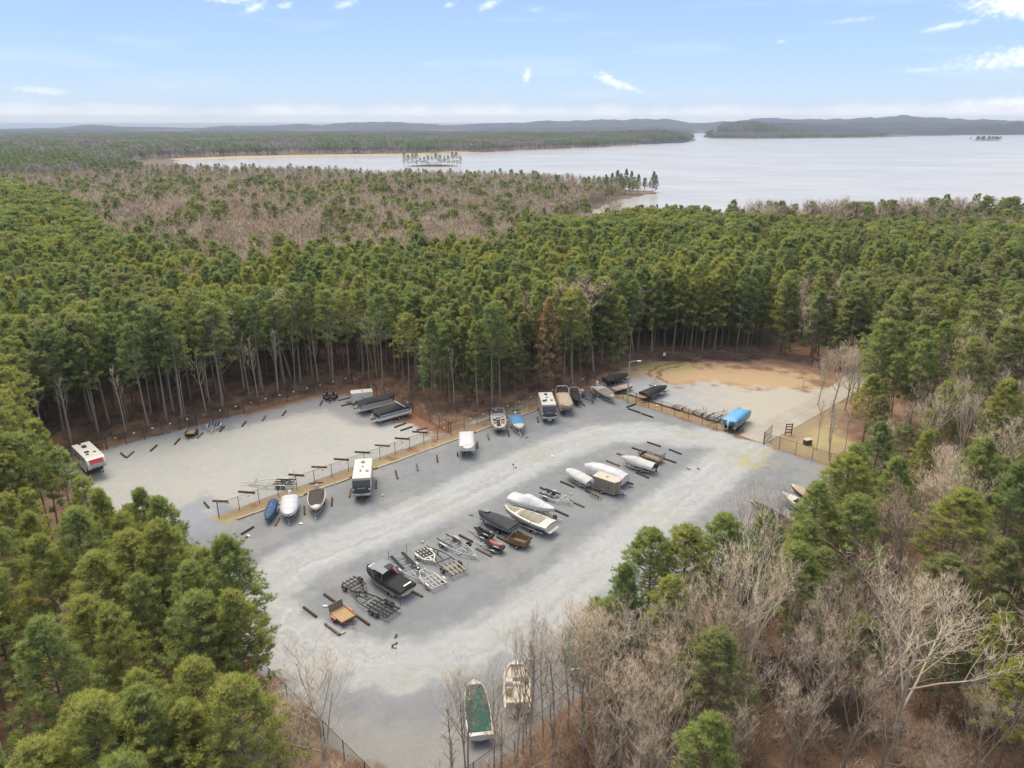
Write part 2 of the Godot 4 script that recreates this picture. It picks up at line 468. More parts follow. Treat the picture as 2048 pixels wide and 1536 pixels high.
func lot_sheet() -> void:
	# gravel, straw and thin grass around the lot: colour of the ground itself, 0.5 m cells and then grain
	var x0 := -78.0; var x1 := 80.0; var z0 := -166.0; var z1 := -32.0
	var nx := 474; var nz := 402
	var low := Image.create(nx, nz, false, Image.FORMAT_RGBF)
	var n1 := FastNoiseLite.new(); n1.seed = 21; n1.frequency = 0.06; n1.fractal_octaves = 4
	var n2 := FastNoiseLite.new(); n2.seed = 22; n2.frequency = 0.22; n2.fractal_octaves = 4
	var n3 := FastNoiseLite.new(); n3.seed = 23; n3.frequency = 0.5; n3.fractal_octaves = 3
	var track := [Vector2(41, -111), Vector2(31.6, -111.6), Vector2(23.8, -114.6), Vector2(15.1, -113.6), Vector2(6.2, -106.8), Vector2(-1.8, -98.3), Vector2(-8.7, -90.6), Vector2(-14.9, -84.5), Vector2(-21.7, -79.0), Vector2(-26.7, -74.6), Vector2(-28.2, -68.8), Vector2(-25.4, -62.8), Vector2(-20.2, -59.0), Vector2(-13.9, -57.0), Vector2(-8.0, -57.5), Vector2(-2.2, -60.4), Vector2(3.1, -66.1), Vector2(9.3, -73.6), Vector2(17.6, -83.9), Vector2(27.6, -95.1), Vector2(35.7, -105.3), Vector2(41, -111)]
	var strip := PackedVector2Array([Vector2(-40.6, -85.4), Vector2(-37.6, -84.0), Vector2(5.3, -125.2), Vector2(14, -133.4), Vector2(19.5, -133.0), Vector2(23.6, -127.3), Vector2(38.0, -113.2), Vector2(39.0, -115.6), Vector2(24.2, -131.2), Vector2(15.2, -138.4)])
	var right_gravel := PackedVector2Array([Vector2(38.5, -115.5), Vector2(24.5, -130.8), Vector2(17.5, -137.6), Vector2(22, -140), Vector2(28, -144), Vector2(35, -139), Vector2(41, -139.5), Vector2(46, -137), Vector2(56, -136), Vector2(66, -136), Vector2(60, -128), Vector2(50, -122), Vector2(42, -113)])
	for iz in nz:
		for ix in nx:
			var x := lerpf(x0, x1, (ix + 0.5) / nx); var z := lerpf(z0, z1, (iz + 0.5) / nz)
			var a := n1.get_noise_2d(x, z); var b := n2.get_noise_2d(x, z); var d := n3.get_noise_2d(x, z)
			var p := Vector2(x + b * 1.6 + d * 0.5, z - b * 1.4 + d * 0.5)
			var c := Color(0.19, 0.108, 0.067).lerp(Color(0.285, 0.18, 0.115), smoothstep(-0.4, 0.5, b + 0.4 * d))
			var s := signed_dist(p, lot_poly)
			if s < 0.6:
				# bluish crushed stone, paler and browner where tyres have ground it fine
				var gr := Color(0.202, 0.211, 0.221).lerp(Color(0.222, 0.230, 0.238), smoothstep(-0.4, 0.4, b))
				var left := (x + 10.4) * 0.69 + (z + 113.2) * 0.725 # across the middle fence, negative on the far side
				if left < -1.0 and x < 2.0:
					gr = Color(0.385, 0.376, 0.345).lerp(Color(0.362, 0.361, 0.345), smoothstep(-0.3, 0.4, a + 0.2 * b))
					var dk := smoothstep(5.5, 2.5, line_dist(p, [Vector2(-52, -118.5), Vector2(-43, -125), Vector2(-33, -129), Vector2(-26, -121)]) + 2.5 * b)
					gr = gr.lerp(Color(0.215, 0.22, 0.235), 0.85 * dk)
				else:
					var ts := along_line(p, track); var t := ts.x
					var lane := n2.get_noise_2d(ts.y * 0.30, ts.z * 3.4) + 0.6 * n3.get_noise_2d(ts.y * 0.35, ts.z * 3.0)
					var w := smoothstep(5.4, 2.4, t + 0.25 * b + 0.5 * a + 0.9 * lane)
					gr = gr.lerp(Color(0.372, 0.378, 0.376), w) * (1.0 + 0.13 * lane * smoothstep(9.0, 4.0, t))
					gr = gr.lerp(Color(0.345, 0.325, 0.28), 0.5 * smoothstep(0.16, 0.5, a + 0.25 * b + 0.3 * lane) * (0.4 + 0.6 * w))
					for off in [-2.3, -0.6, 0.9, 2.5]: # wheel ruts pressed along the loop
						var rut := smoothstep(0.34, 0.12, absf(absf(ts.z - off - 0.5 * sin(ts.y * 0.045 + off * 2.0)) - 0.85))
						gr = gr * (1.0 + 0.09 * rut * smoothstep(-0.25, 0.3, n1.get_noise_2d(ts.y * 0.5, off * 40.0)) * (1.0 if int(off * 10.0) % 3 else -1.0))
				var ps := smoothstep(6.5, 3.0, p.distance_to(Vector2(-42.5, -85.5)) + 3.0 * b)
				gr = gr.lerp(Color(0.245, 0.265, 0.30), 0.8 * ps)
				var moss := maxf(smoothstep(5.2, 1.5, p.distance_to(Vector2(37.5, -103.0)) + 3.5 * b), smoothstep(2.6, 0.8, p.distance_to(Vector2(40.2, -107.3)) + 1.5 * b))
				gr = gr.lerp(Color(0.37, 0.335, 0.15), 0.8 * moss * smoothstep(-0.3, 0.3, d + b))
				var fr := smoothstep(2.8, 0.8, p.distance_to(Vector2(-12, -46.0)) * 0.18 + b)
				gr = gr.lerp(Color(0.33, 0.305, 0.265), 0.45 * smoothstep(-53.0, -48.0, z) * fr)
				gr = gr.lerp(Color(0.23, 0.235, 0.25), 0.7 * smoothstep(2.2, 0.6, line_dist(p, [Vector2(-17, -54.2), Vector2(-10, -52.6), Vector2(-6, -53.5), Vector2(-1, -57.5)]) + 1.2 * b))
				c = c.lerp(gr, smoothstep(0.6, -0.5, s))
				# straw blown in along the far fences
				if left < -1.0: c = c.lerp(Color(0.23, 0.115, 0.066), smoothstep(3.2, 0.4, line_dist(p, [Vector2(-49, -123.2), Vector2(-32.4, -138), Vector2(-11, -116)]) - 1.0 * b - (2.0 if x > -36.0 else 0.0)))
			if signed_dist(p, field_poly) < 0.8:
				var f := Color(0.27, 0.172, 0.108).lerp(Color(0.225, 0.125, 0.08), smoothstep(-0.2, 0.4, b))
				f = f.lerp(Color(0.43, 0.305, 0.18), smoothstep(9.0, 3.5, line_dist(p, [Vector2(28, -143), Vector2(40, -145.5), Vector2(56, -141)]) + 4.0 * b))
				f = f.lerp(Color(0.31, 0.275, 0.10), 0.8 * smoothstep(5.5, 2.0, line_dist(p, [Vector2(31, -150), Vector2(37, -151.5)]) + 2.5 * b))
				var rt := minf(absf(p.distance_to(Vector2(38.5, -143.0)) - 9.5), absf(p.distance_to(Vector2(38.5, -143.0)) - 7.6))
				if x < 38.0: f = f.lerp(Color(0.14, 0.085, 0.05), 0.8 * smoothstep(0.55, 0.2, rt))
				if x > 40.0 and z > -128.0: f = f.lerp(Color(0.31, 0.245, 0.15), 0.75 * smoothstep(-0.5, 0.2, b + 0.3))
				# short grass by the drive
				f = f.lerp(Color(0.37, 0.305, 0.15), smoothstep(1.5, -1.5, (x - 43.0) * -0.70 + (z + 110.0) * -0.72 + 3.0 + 2.0 * b) * smoothstep(10.0, 4.0, p.distance_to(Vector2(49.5, -113.5)) + 3.0 * b))
				var rg := signed_dist(p + Vector2(a, -a) * 3.0, right_gravel)
				f = f.lerp(Color(0.335, 0.34, 0.345).lerp(Color(0.42, 0.39, 0.33), smoothstep(30.0, 46.0, x + 6.0 * b)), smoothstep(1.6, -2.4, rg + 2.0 * b))
				c = c.lerp(f, smoothstep(0.8, -0.8, signed_dist(p, field_poly)))
			var st := signed_dist(Vector2(x + d * 0.25, z + d * 0.25), strip)
			if st < 0.2:
				var sc := Color(0.30, 0.208, 0.122).lerp(Color(0.315, 0.27, 0.14), smoothstep(-0.15, 0.3, a + 0.5 * b)).lerp(Color(0.25, 0.135, 0.065), smoothstep(0.1, 0.4, b))
				if x > 3.0 and x < 18.0: sc = sc.lerp(Color(0.22, 0.115, 0.06), 0.7)
				c = c.lerp(sc, smoothstep(0.2, -0.1, st))
			low.set_pixel(ix, iz, c)
	var w := 1580; var h := 1340
	low.resize(w, h, Image.INTERPOLATE_CUBIC)
	var grain := FastNoiseLite.new(); grain.seed = 40; grain.frequency = 0.45; grain.fractal_octaves = 3
	var clod := FastNoiseLite.new(); clod.seed = 41; clod.frequency = 0.06; clod.fractal_octaves = 4; clod.fractal_gain = 0.6
	var gi := grain.get_image(w, h, false, false, false).get_data()
	var ci := clod.get_image(w, h, false, false, false).get_data()
	var src := low.get_data().to_float32_array()
	var out := PackedByteArray(); out.resize(w * h * 3)
	var lut := PackedByteArray(); lut.resize(4096)
	for i in 4096: lut[i] = int(clampf(Color(i / 4095.0, 0, 0).linear_to_srgb().r, 0, 1) * 255.0)
	for i in w * h:
		var k := 0.74 + (gi[i] * 0.85 + ci[i] * 0.35) / 255.0 * 0.44
		var q := i * 3
		out[q] = lut[clampi(int(src[q] * k * 4095.0), 0, 4095)]
		out[q + 1] = lut[clampi(int(src[q + 1] * k * 4095.0), 0, 4095)]
		out[q + 2] = lut[clampi(int(src[q + 2] * k * 4095.0), 0, 4095)]
	var im := Image.create_from_data(w, h, false, Image.FORMAT_RGB8, out)
	var m := StandardMaterial3D.new(); m.albedo_texture = ImageTexture.create_from_image(im); m.roughness = 0.95
	var nt := NoiseTexture2D.new(); nt.width = 512; nt.height = 512; nt.seamless = true; nt.as_normal_map = true; nt.bump_strength = 5.0
	var nn := FastNoiseLite.new(); nn.frequency = 0.08; nn.fractal_octaves = 5; nn.fractal_gain = 0.7; nt.noise = nn
	# a gently uneven sheet
	var g := Geo.new()
	var cx := 79; var cz := 67
	var pts: Array = []
	for iz in cz + 1:
		var row := PackedVector3Array()
		for ix in cx + 1:
			var x := lerpf(x0, x1, float(ix) / cx); var z := lerpf(z0, z1, float(iz) / cz)
			row.push_back(Vector3(x, 0.03, z))
		pts.append(row)
	for iz in cz:
		for ix in cx:
			var a: Vector3 = pts[iz][ix]; var b: Vector3 = pts[iz][ix + 1]; var d: Vector3 = pts[iz + 1][ix + 1]; var e: Vector3 = pts[iz + 1][ix]
			g.tri(a, d, b, Vector3.UP, Vector3.UP, Vector3.UP); g.tri(a, e, d, Vector3.UP, Vector3.UP, Vector3.UP)
	for q in g.v: g.u.push_back(Vector2((q.x - x0) / (x1 - x0), (q.z - z0) / (z1 - z0)))
	structure("gravel_lot", g.mesh(), m)

func driveway() -> void:
	# poured concrete slabs from the gate to the road
	var o := Node3D.new(); o.name = "driveway"; add_child(o); o.set_meta("kind", "structure")
	var mid := [Vector2(40.2, -111.3), Vector2(44.6, -115.2), Vector2(49.0, -119.2), Vector2(53.4, -123.3), Vector2(57.8, -127.5), Vector2(62.4, -132.0), Vector2(67.2, -137.0), Vector2(72.5, -143.0), Vector2(79.0, -150.5)]
	var hw := 2.35
	for i in mid.size() - 1:
		var a: Vector2 = mid[i]; var b: Vector2 = mid[i + 1]
		var da: Vector2 = (b - mid[maxi(i - 1, 0)]).normalized(); var db: Vector2 = (mid[mini(i + 2, mid.size() - 1)] - a).normalized()
		var na := Vector2(-da.y, da.x) * hw; var nb := Vector2(-db.y, db.x) * hw
		for s in [-1.0, 0.0]:
			var q := PackedVector2Array([a + na * s + da * 0.012 + na * 0.006, b + nb * s - db * 0.012 + nb * 0.006, b + nb * (s + 1.0) - db * 0.012 - nb * 0.006, a + na * (s + 1.0) + da * 0.012 - na * 0.006])
			var g := Geo.new(); g.prism(q, 0.0, 0.075 + 0.006 * ((i * 7 + int(s)) % 3))
			put("slab", g, M.concrete, o)

# wooded ranges: middle distance, half depth, then [azimuth degrees, crest height] along the arc
var ranges := [
	[8300.0, 1300.0, [[-50, 20], [-33.7, -1], [-31.0, 6], [-28.7, 32], [-26.4, 14], [-22.1, 3], [-20.5, 21], [-17.5, 21], [-15.4, 40], [-14.0, 25], [-12.6, 50], [-9.0, 60], [-6.4, 40], [-4.6, 25], [-2.0, 45], [0.6, 50], [2.5, 70], [6.5, 80], [11.2, 85], [13.7, 45], [15.1, 60], [18.5, 93], [20.5, 83], [23.0, 83], [26.1, 104], [26.7, 118], [28.1, 95], [31.0, 80], [33.6, 67], [50, 60]], 0.0],
	[5400.0, 700.0, [[-50, 10], [-33.7, 8], [-28.8, 14], [-24.3, 1], [-20.5, 11], [-14.0, 1], [-9.7, 9], [-4.6, -1], [-0.9, 15], [4.7, 18], [10.2, 25], [13.0, 10], [13.8, -12], [15.5, -12], [17.2, 32], [22.1, 50], [26.7, 59], [31.0, 53], [33.6, 47], [50, 50]], 60.0],
	[3850.0, 520.0, [[13.6, -18], [14.5, 0], [15.5, 36], [16.5, 45], [19.2, 51], [21.8, 41], [23.7, 28], [25.6, 23], [28.2, 28], [31.0, 41], [33.6, 50], [50, 55]], 85.0],
	[2750.0, 420.0, [[-50, -14], [-33.8, -16], [-25.3, -16], [-18.9, -11], [-14.1, -3], [-8.3, -3], [-2.4, -3], [0.6, 0], [4.7, 2], [8.4, 4], [10.5, 10], [12.0, 6], [13.2, -11], [14.2, -18]], 0.0]]
var hill_bump := FastNoiseLite.new()

func range_y(rg: Array, x: float, z: float) -> float:
	var a := rad_to_deg(atan2(x, -z)); var prof: Array = rg[2]
	if a < prof[0][0] or a > prof[-1][0]: return -99.0
	var s: float = (Vector2(x, z).length() - rg[0] - rg[3] * maxf(0.0, a - 15.0) - 60.0 * sin(a * 1.7)) / rg[1]
	if absf(s) >= 1.0: return -99.0
	var top: float = prof[-1][1]
	for k in prof.size() - 1:
		if a <= prof[k + 1][0]:
			top = lerpf(prof[k][1], prof[k + 1][1], smoothstep(prof[k][0], prof[k + 1][0], a)); break
	var c := cos(s * PI * 0.5)
	return LAKE_Y - 8.0 + (top - LAKE_Y + 8.0) * pow(c, 0.8) + hill_bump.get_noise_2d(x, z) * 0.16 * maxf(0.0, top + 20.0) * c

func hills() -> void:
	hill_bump.seed = 6; hill_bump.frequency = 0.006; hill_bump.fractal_octaves = 4
	var hm := mat(0.062, 0.056, 0.044, 0.95); mottled(hm, 0.02, 0.4, 0.0009, 0.4)
	hm.uv1_world_triplanar = true
	for rg in ranges:
		var prof: Array = rg[2]
		var a0: float = prof[0][0]; var a1: float = prof[-1][0]
		var na := int((a1 - a0) * 5.0); var nr := 14
		var ps: Array = []
		for i in na + 1:
			var a := lerpf(a0 + 0.001, a1 - 0.001, float(i) / na)
			var row := PackedVector3Array()
			for j in nr + 1:
				var s := lerpf(-0.999, 0.999, float(j) / nr)
				var dist: float = rg[0] + rg[3] * maxf(0.0, a - 15.0) + s * rg[1] + 60.0 * sin(a * 1.7)
				var x := dist * sin(deg_to_rad(a)); var z := -dist * cos(deg_to_rad(a))
				row.push_back(Vector3(x, range_y(rg, x, z), z))
			ps.append(row)
		var st := SurfaceTool.new(); st.begin(Mesh.PRIMITIVE_TRIANGLES); st.set_smooth_group(0)
		for i in na:
			for j in nr:
				for q in [[0, 0], [1, 1], [1, 0], [0, 0], [0, 1], [1, 1]]: st.add_vertex(ps[i + q[0]][j + q[1]])
		st.index(); st.generate_normals()
		structure("hills", st.commit(), hm)

# ------------------------------------------------------------------ fences
var panel_mesh: ArrayMesh
var post_mesh: ArrayMesh
var corner_mesh: ArrayMesh
var plate_mesh: ArrayMesh

func fence(label: String, pts: Array, spans: Array, plates: Array, called := "chain_link_fence") -> Node3D:
	# a run of chain link: posts, a top rail and a woven panel for each span, small number plates wired on
	var o := thing(called, label, "fence", Vector3(pts[0].x, 0.0, pts[0].y), 0.0, "chain link fences around the lot")
	var org := Vector3(pts[0].x, 0, pts[0].y)
	var hgt := 2.15
	for i in pts.size() - 1:
		var a: Vector2 = pts[i]; var b: Vector2 = pts[i + 1]
		var n: int = spans[i]
		for k in n:
			var p := a.lerp(b, float(k) / n); var q := a.lerp(b, float(k + 1) / n)
			var P := Vector3(p.x, 0, p.y) - org; var Q := Vector3(q.x, 0, q.y) - org
			part("post", corner_mesh if k == 0 else post_mesh, M.post, o, P)
			var yaw := atan2(-(Q.z - P.z), Q.x - P.x)
			var pn := part("woven_panel", panel_mesh, M.wire, o, P)
			pn.rotation.y = yaw; pn.scale = Vector3(P.distance_to(Q) / 3.0, 1, 1)
			var g := Geo.new(); g.tube([Vector3(0, hgt, 0), Vector3(P.distance_to(Q), hgt, 0)], 0.024, 5, false)
			var rl := put("top_rail", g, M.post, o, P); rl.rotation.y = yaw
			var pl: int = plates[i]
			if pl > 0 and k % pl == 0:
				var pp := part("number_plate", plate_mesh, M.sign_white if (k % 5) else M.sign_yellow, o, P.lerp(Q, 0.5) + Vector3(0, 1.72, 0))
				pp.rotation.y = yaw; pp.position += Vector3(sin(yaw), 0, cos(yaw)) * 0.03
	var e: Vector2 = pts[-1]
	part("post", corner_mesh, M.post, o, Vector3(e.x, 0, e.y) - org)
	return o

func fences() -> void:
	var g := Geo.new()
	var s := 0.11; var hh := 2.1
	# diamonds of bent wire, 3 m of it; shared by every span
	var k := -hh
	while k < 3.0:
		var a := maxf(k, 0.0); var b := minf(k + hh, 3.0)
		g.tube([Vector3(a, 0.04 + a - k, 0), Vector3(b, 0.04 + b - k, 0)], 0.0034, 3, false)
		g.tube([Vector3(a, 0.04 + hh - (a - k), 0), Vector3(b, 0.04 + hh - (b - k), 0)], 0.0034, 3, false)
		k += s
	panel_mesh = g.mesh()
	g = Geo.new(); g.tube([Vector3.ZERO, Vector3(0, 2.2, 0), Vector3(0, 2.24, 0)], [0.042, 0.042, 0.015], 7); post_mesh = g.mesh()
	g = Geo.new(); g.tube([Vector3.ZERO, Vector3(0, 2.32, 0), Vector3(0, 2.37, 0)], [0.065, 0.065, 0.02], 8); corner_mesh = g.mesh()
	g = Geo.new(); g.box(Vector3.ZERO, Vector3(0.3, 0.24, 0.012)); plate_mesh = g.mesh()
	fence("black chain link fence along the back pine woods of the left lot", [Vector2(-65.7, -107.2), Vector2(-49.0, -123.2), Vector2(-32.4, -138.4)], [8, 8], [1, 1])
	fence("black chain link fence between the two covered pontoon boats and the woods", [Vector2(-32.4, -138.4), Vector2(-18.2, -123.2), Vector2(-10.8, -114.0)], [7, 4], [2, 1])
	fence("black chain link fence along the straw strip between both gravel lots", [Vector2(-39.4, -85.7), Vector2(-10.4, -113.4), Vector2(15.2, -138.0)], [14, 12], [1, 1])
	fence("black chain link fence from the street lamp to the open gate", [Vector2(15.2, -138.0), Vector2(23.4, -127.7), Vector2(37.5, -113.7)], [4, 7], [2, 0])
	fence("black chain link fence on the grass right of the open gate", [Vector2(41.5, -109.3), Vector2(53.0, -97.6)], [6], [0])
	fence("black chain link fence along the bare woods behind the parked boats", [Vector2(53.0, -97.6), Vector2(-7.4, -39.9)], [28], [0])
	fence("black chain link fence under the foreground pines at the near corner", [Vector2(-7.4, -39.9), Vector2(-70.6, -100.8)], [29], [0])
	fence("short black chain link fence end behind the white fifth wheel trailer", [Vector2(-70.6, -100.8), Vector2(-65.7, -107.2)], [3], [0])
	for q in [[Vector2(37.6, -113.6), Vector2(39.9, -114.9), "black chain link gate leaf swung open beside the blue tarped pontoon boat"], [Vector2(41.6, -109.4), Vector2(43.9, -112.6), "black chain link gate leaf swung open on the right of the driveway"]]:
		var a: Vector2 = q[0]; var b: Vector2 = q[1]
		var o := thing("gate_leaf", q[2], "gate", Vector3(a.x, 0, a.y), rad_to_deg(atan2(-(b.y - a.y), b.x - a.x)), "gate leaves")
		var L := a.distance_to(b)
		var pn := part("woven_panel", panel_mesh, M.wire, o); pn.scale = Vector3(L / 3.0, 0.98, 1)
		g = Geo.new()
		for e in [[0.05, 0.08, L, 0.08], [0.05, 2.12, L, 2.12], [0.05, 0.06, 0.05, 2.14], [L, 0.06, L, 2.14], [0.05, 1.1, L, 1.1]]:
			g.tube([Vector3(e[0], e[1], 0), Vector3(e[2], e[3], 0)], 0.03, 6)
		put("gate_frame", g, M.post, o)
	# timber edging of the straw strip: single timbers laid end to end
	var od := thing("timber_edging", "pale weathered timber edging along the straw strip in front of the parked boats", "edging", Vector3(-36.9, 0, -85.1))
	edging(od, Vector2(-36.9, -85.1), Vector2(6.4, -126.2), 24, M.edging)
	var oe := thing("timber_edging", "dark weathered timber edging behind the fence beside the small empty trailers", "edging", Vector3(21.6, 0, -133.6))
	edging(oe, Vector2(21.6, -133.6), Vector2(38.6, -116.2), 9, M.tie1)

func edging(o: Node3D, a: Vector2, b: Vector2, n: int, m: Material) -> void:
	for k in n:
		var p := a.lerp(b, float(k) / n) - a; var q := a.lerp(b, (k + 1.0) / n) - a
		var j := Vector2(rng.randf_range(-0.1, 0.1), rng.randf_range(-0.1, 0.1))
		var g := Geo.new()
		g.bar(Vector3(p.x + j.x, 0.11, p.y + j.y), Vector3(q.x + j.y, 0.11, q.y + j.x) * 0.985 + Vector3(p.x, 0.11, p.y) * 0.015 * Vector3(1, 1, 1), 0.24, 0.20 + rng.randf_range(-0.02, 0.02))
		put("timber", g, m if rng.randf() > 0.22 else M.tie2, o)

# ------------------------------------------------------------------ trailers and wheels
var tyre_mesh: ArrayMesh
var rim_mesh: ArrayMesh

func make_wheel_meshes() -> void:
	var g := Geo.new()
	var rings: Array = []
	for i in 19:
		var a := TAU * i / 18.0
		var r := PackedVector3Array()
		for k in [[0.20, -0.09], [0.31, -0.10], [0.335, -0.06], [0.335, 0.06], [0.31, 0.10], [0.20, 0.09]]:
			r.push_back(Vector3(cos(a) * k[0], sin(a) * k[0], k[1]))
		rings.append(r)
	g.loft(rings, true)
	tyre_mesh = g.mesh()
	g = Geo.new(); rings = []
	for i in 15:
		var a := TAU * i / 14.0
		var r := PackedVector3Array()
		for k in [[0.0, 0.05], [0.07, 0.055], [0.10, 0.02], [0.17, 0.03], [0.205, 0.085], [0.205, -0.085], [0.0, -0.06]]:
			r.push_back(Vector3(cos(a) * k[0], sin(a) * k[0], k[1]))
		rings.append(r)
	g.loft(rings, false)
	rim_mesh = g.mesh()

func wheel(parent: Node3D, at: Vector3, out := 1.0, size := 1.0, rim_mat: Material = null, called := "wheel") -> Node3D:
	var w := Node3D.new(); w.name = called; parent.add_child(w, true); w.position = at
	w.scale = Vector3(size, size, size); w.rotation.y = 0.0 if out > 0 else PI
	part("tyre", tyre_mesh, M.tyre, w); part("rim", rim_mesh, rim_mat if rim_mat else M.rim, w)
	return w

# Trailer with its hitch at +x. rear at -bed/2, front of bed at +bed/2, then the tongue.
func trailer(label: String, at: Vector2, turn: float, o := {}) -> Node3D:
	var t := thing("boat_trailer", label, "trailer", Vector3(at.x, 0.035, at.y), turn, o.get("group", "boat trailers on the lot"))
	var m: Material = o.get("mat", M.galv); var L: float = o.get("bed", 4.6); var W: float = o.get("width", 1.9); var tg: float = o.get("tongue", 1.6)
	var y: float = o.get("y", 0.48); var tandem: bool = o.get("tandem", false); var axle: float = o.get("axle", -L * 0.18)
	var ws: float = o.get("wheel", 0.92)
	var th: float = o.get("beam", 0.08)
	var tip := Vector3(L * 0.5 + tg, y - 0.06, 0)
	for s in [-1.0, 1.0]:
		var g := Geo.new()
		var z: float = s * W * 0.5
		if o.get("curved", false):
			var pts: Array = [Vector3(-L * 0.5, y, z), Vector3(L * 0.18, y, z)]
			for k in range(1, 7):
				var f := k / 6.0
				pts.append(Vector3(lerpf(L * 0.18, tip.x - 0.3, f), y - 0.05 * f, z * (1.0 - f * f * 0.96)))
			for k in pts.size() - 1: g.bar(pts[k], pts[k + 1], th, th * 1.3)
		else:
			g.bar(Vector3(-L * 0.5, y, z), Vector3(L * 0.32, y, z), th, th * 1.3)
			g.bar(Vector3(L * 0.32, y, z), Vector3(tip.x - tg * 0.45, y - 0.03, s * 0.06), th, th * 1.3)
		put("side_rail", g, m, t)
	var gt := Geo.new()
	gt.bar(Vector3(L * 0.3, y - 0.02, 0), tip, th * 1.2, th * 1.2); gt.box(tip + Vector3(0.08, 0.03, 0), Vector3(0.24, 0.1, 0.12), Basis(), 0.03)
	put("tongue", gt, m, t)
	for k in int(o.get("cross", 4)):
		var f: float = lerpf(-0.46, 0.3, k / maxf(1.0, float(o.get("cross", 4)) - 1.0))
		var g := Geo.new(); g.bar(Vector3(f * L, y - 0.02, -W * 0.5), Vector3(f * L, y - 0.02, W * 0.5), th, th)
		put("cross_member", g, m, t)
	var ax := [axle - 0.38, axle + 0.38] if tandem else [axle]
	for s in [-1.0, 1.0]:
		for a in ax: wheel(t, Vector3(a, 0.31 * ws, s * (W * 0.5 + 0.17)), s, ws, o.get("rim"))
		var g := Geo.new()
		var rings: Array = []
		var span := (0.80 if tandem else 0.42)
		for k in 9:
			var a := PI * k / 8.0
			var px := axle - cos(a) * span; var py := 0.31 * ws + minf(sin(a) * 1.35, 1.0) * 0.40 * ws
			rings.append(PackedVector3Array([Vector3(px, py, s * (W * 0.5 + 0.05)), Vector3(px, py, s * (W * 0.5 + 0.30)), Vector3(px, py - 0.04, s * (W * 0.5 + 0.30)), Vector3(px, py - 0.04, s * (W * 0.5 + 0.05))]))
		g.loft(rings, true, true, true, true)
		put("fender", g, o.get("fender", m), t)
	var bm: Material = o.get("bunk", M.canvas_black)
	var nb: int = o.get("bunks", 2)
	for k in nb:
		var z := (k - (nb - 1) * 0.5) * (W * 0.78 / maxf(1.0, nb - 1.0))
		var g := Geo.new(); g.bar(Vector3(-L * 0.5 - 0.1, y + 0.16, z), Vector3(L * o.get("bunk_to", 0.16), y + 0.16, z), o.get("bunk_w", 0.13), 0.07)
		for f in [-0.4, 0.08]: g.bar(Vector3(L * f, y, z), Vector3(L * f, y + 0.13, z), 0.05, 0.05)
		put("bunk", g, bm, t)
	if o.get("posts", 0.0) > 0.0:
		for s in [-1.0, 1.0]:
			var g := Geo.new(); var z: float = s * (W * 0.5 + 0.26)
			g.tube([Vector3(-L * 0.45, y, s * W * 0.5), Vector3(-L * 0.45, y, z), Vector3(-L * 0.45, y + o.posts, z)], 0.032, 6)
			put("guide_post", g, o.get("post_mat", M.paint_white), t)
	var g := Geo.new()
	g.tube([Vector3(L * 0.5 + tg * 0.55, 0.02, 0.14), Vector3(L * 0.5 + tg * 0.55, y + 0.3, 0.14)], 0.035, 6)
	g.box(Vector3(L * 0.5 + tg * 0.55, 0.03, 0.14), Vector3(0.2, 0.05, 0.2))
	put("jack", g, m, t)
	if o.get("winch", true):
		g = Geo.new(); var wx: float = L * 0.5 + tg * 0.2
		g.bar(Vector3(wx, y, 0), Vector3(wx - 0.12, y + 0.62, 0), 0.09, 0.09); g.box(Vector3(wx - 0.14, y + 0.62, 0), Vector3(0.2, 0.16, 0.22), Basis(), 0.03)
		put("winch_post", g, m, t)
	return t

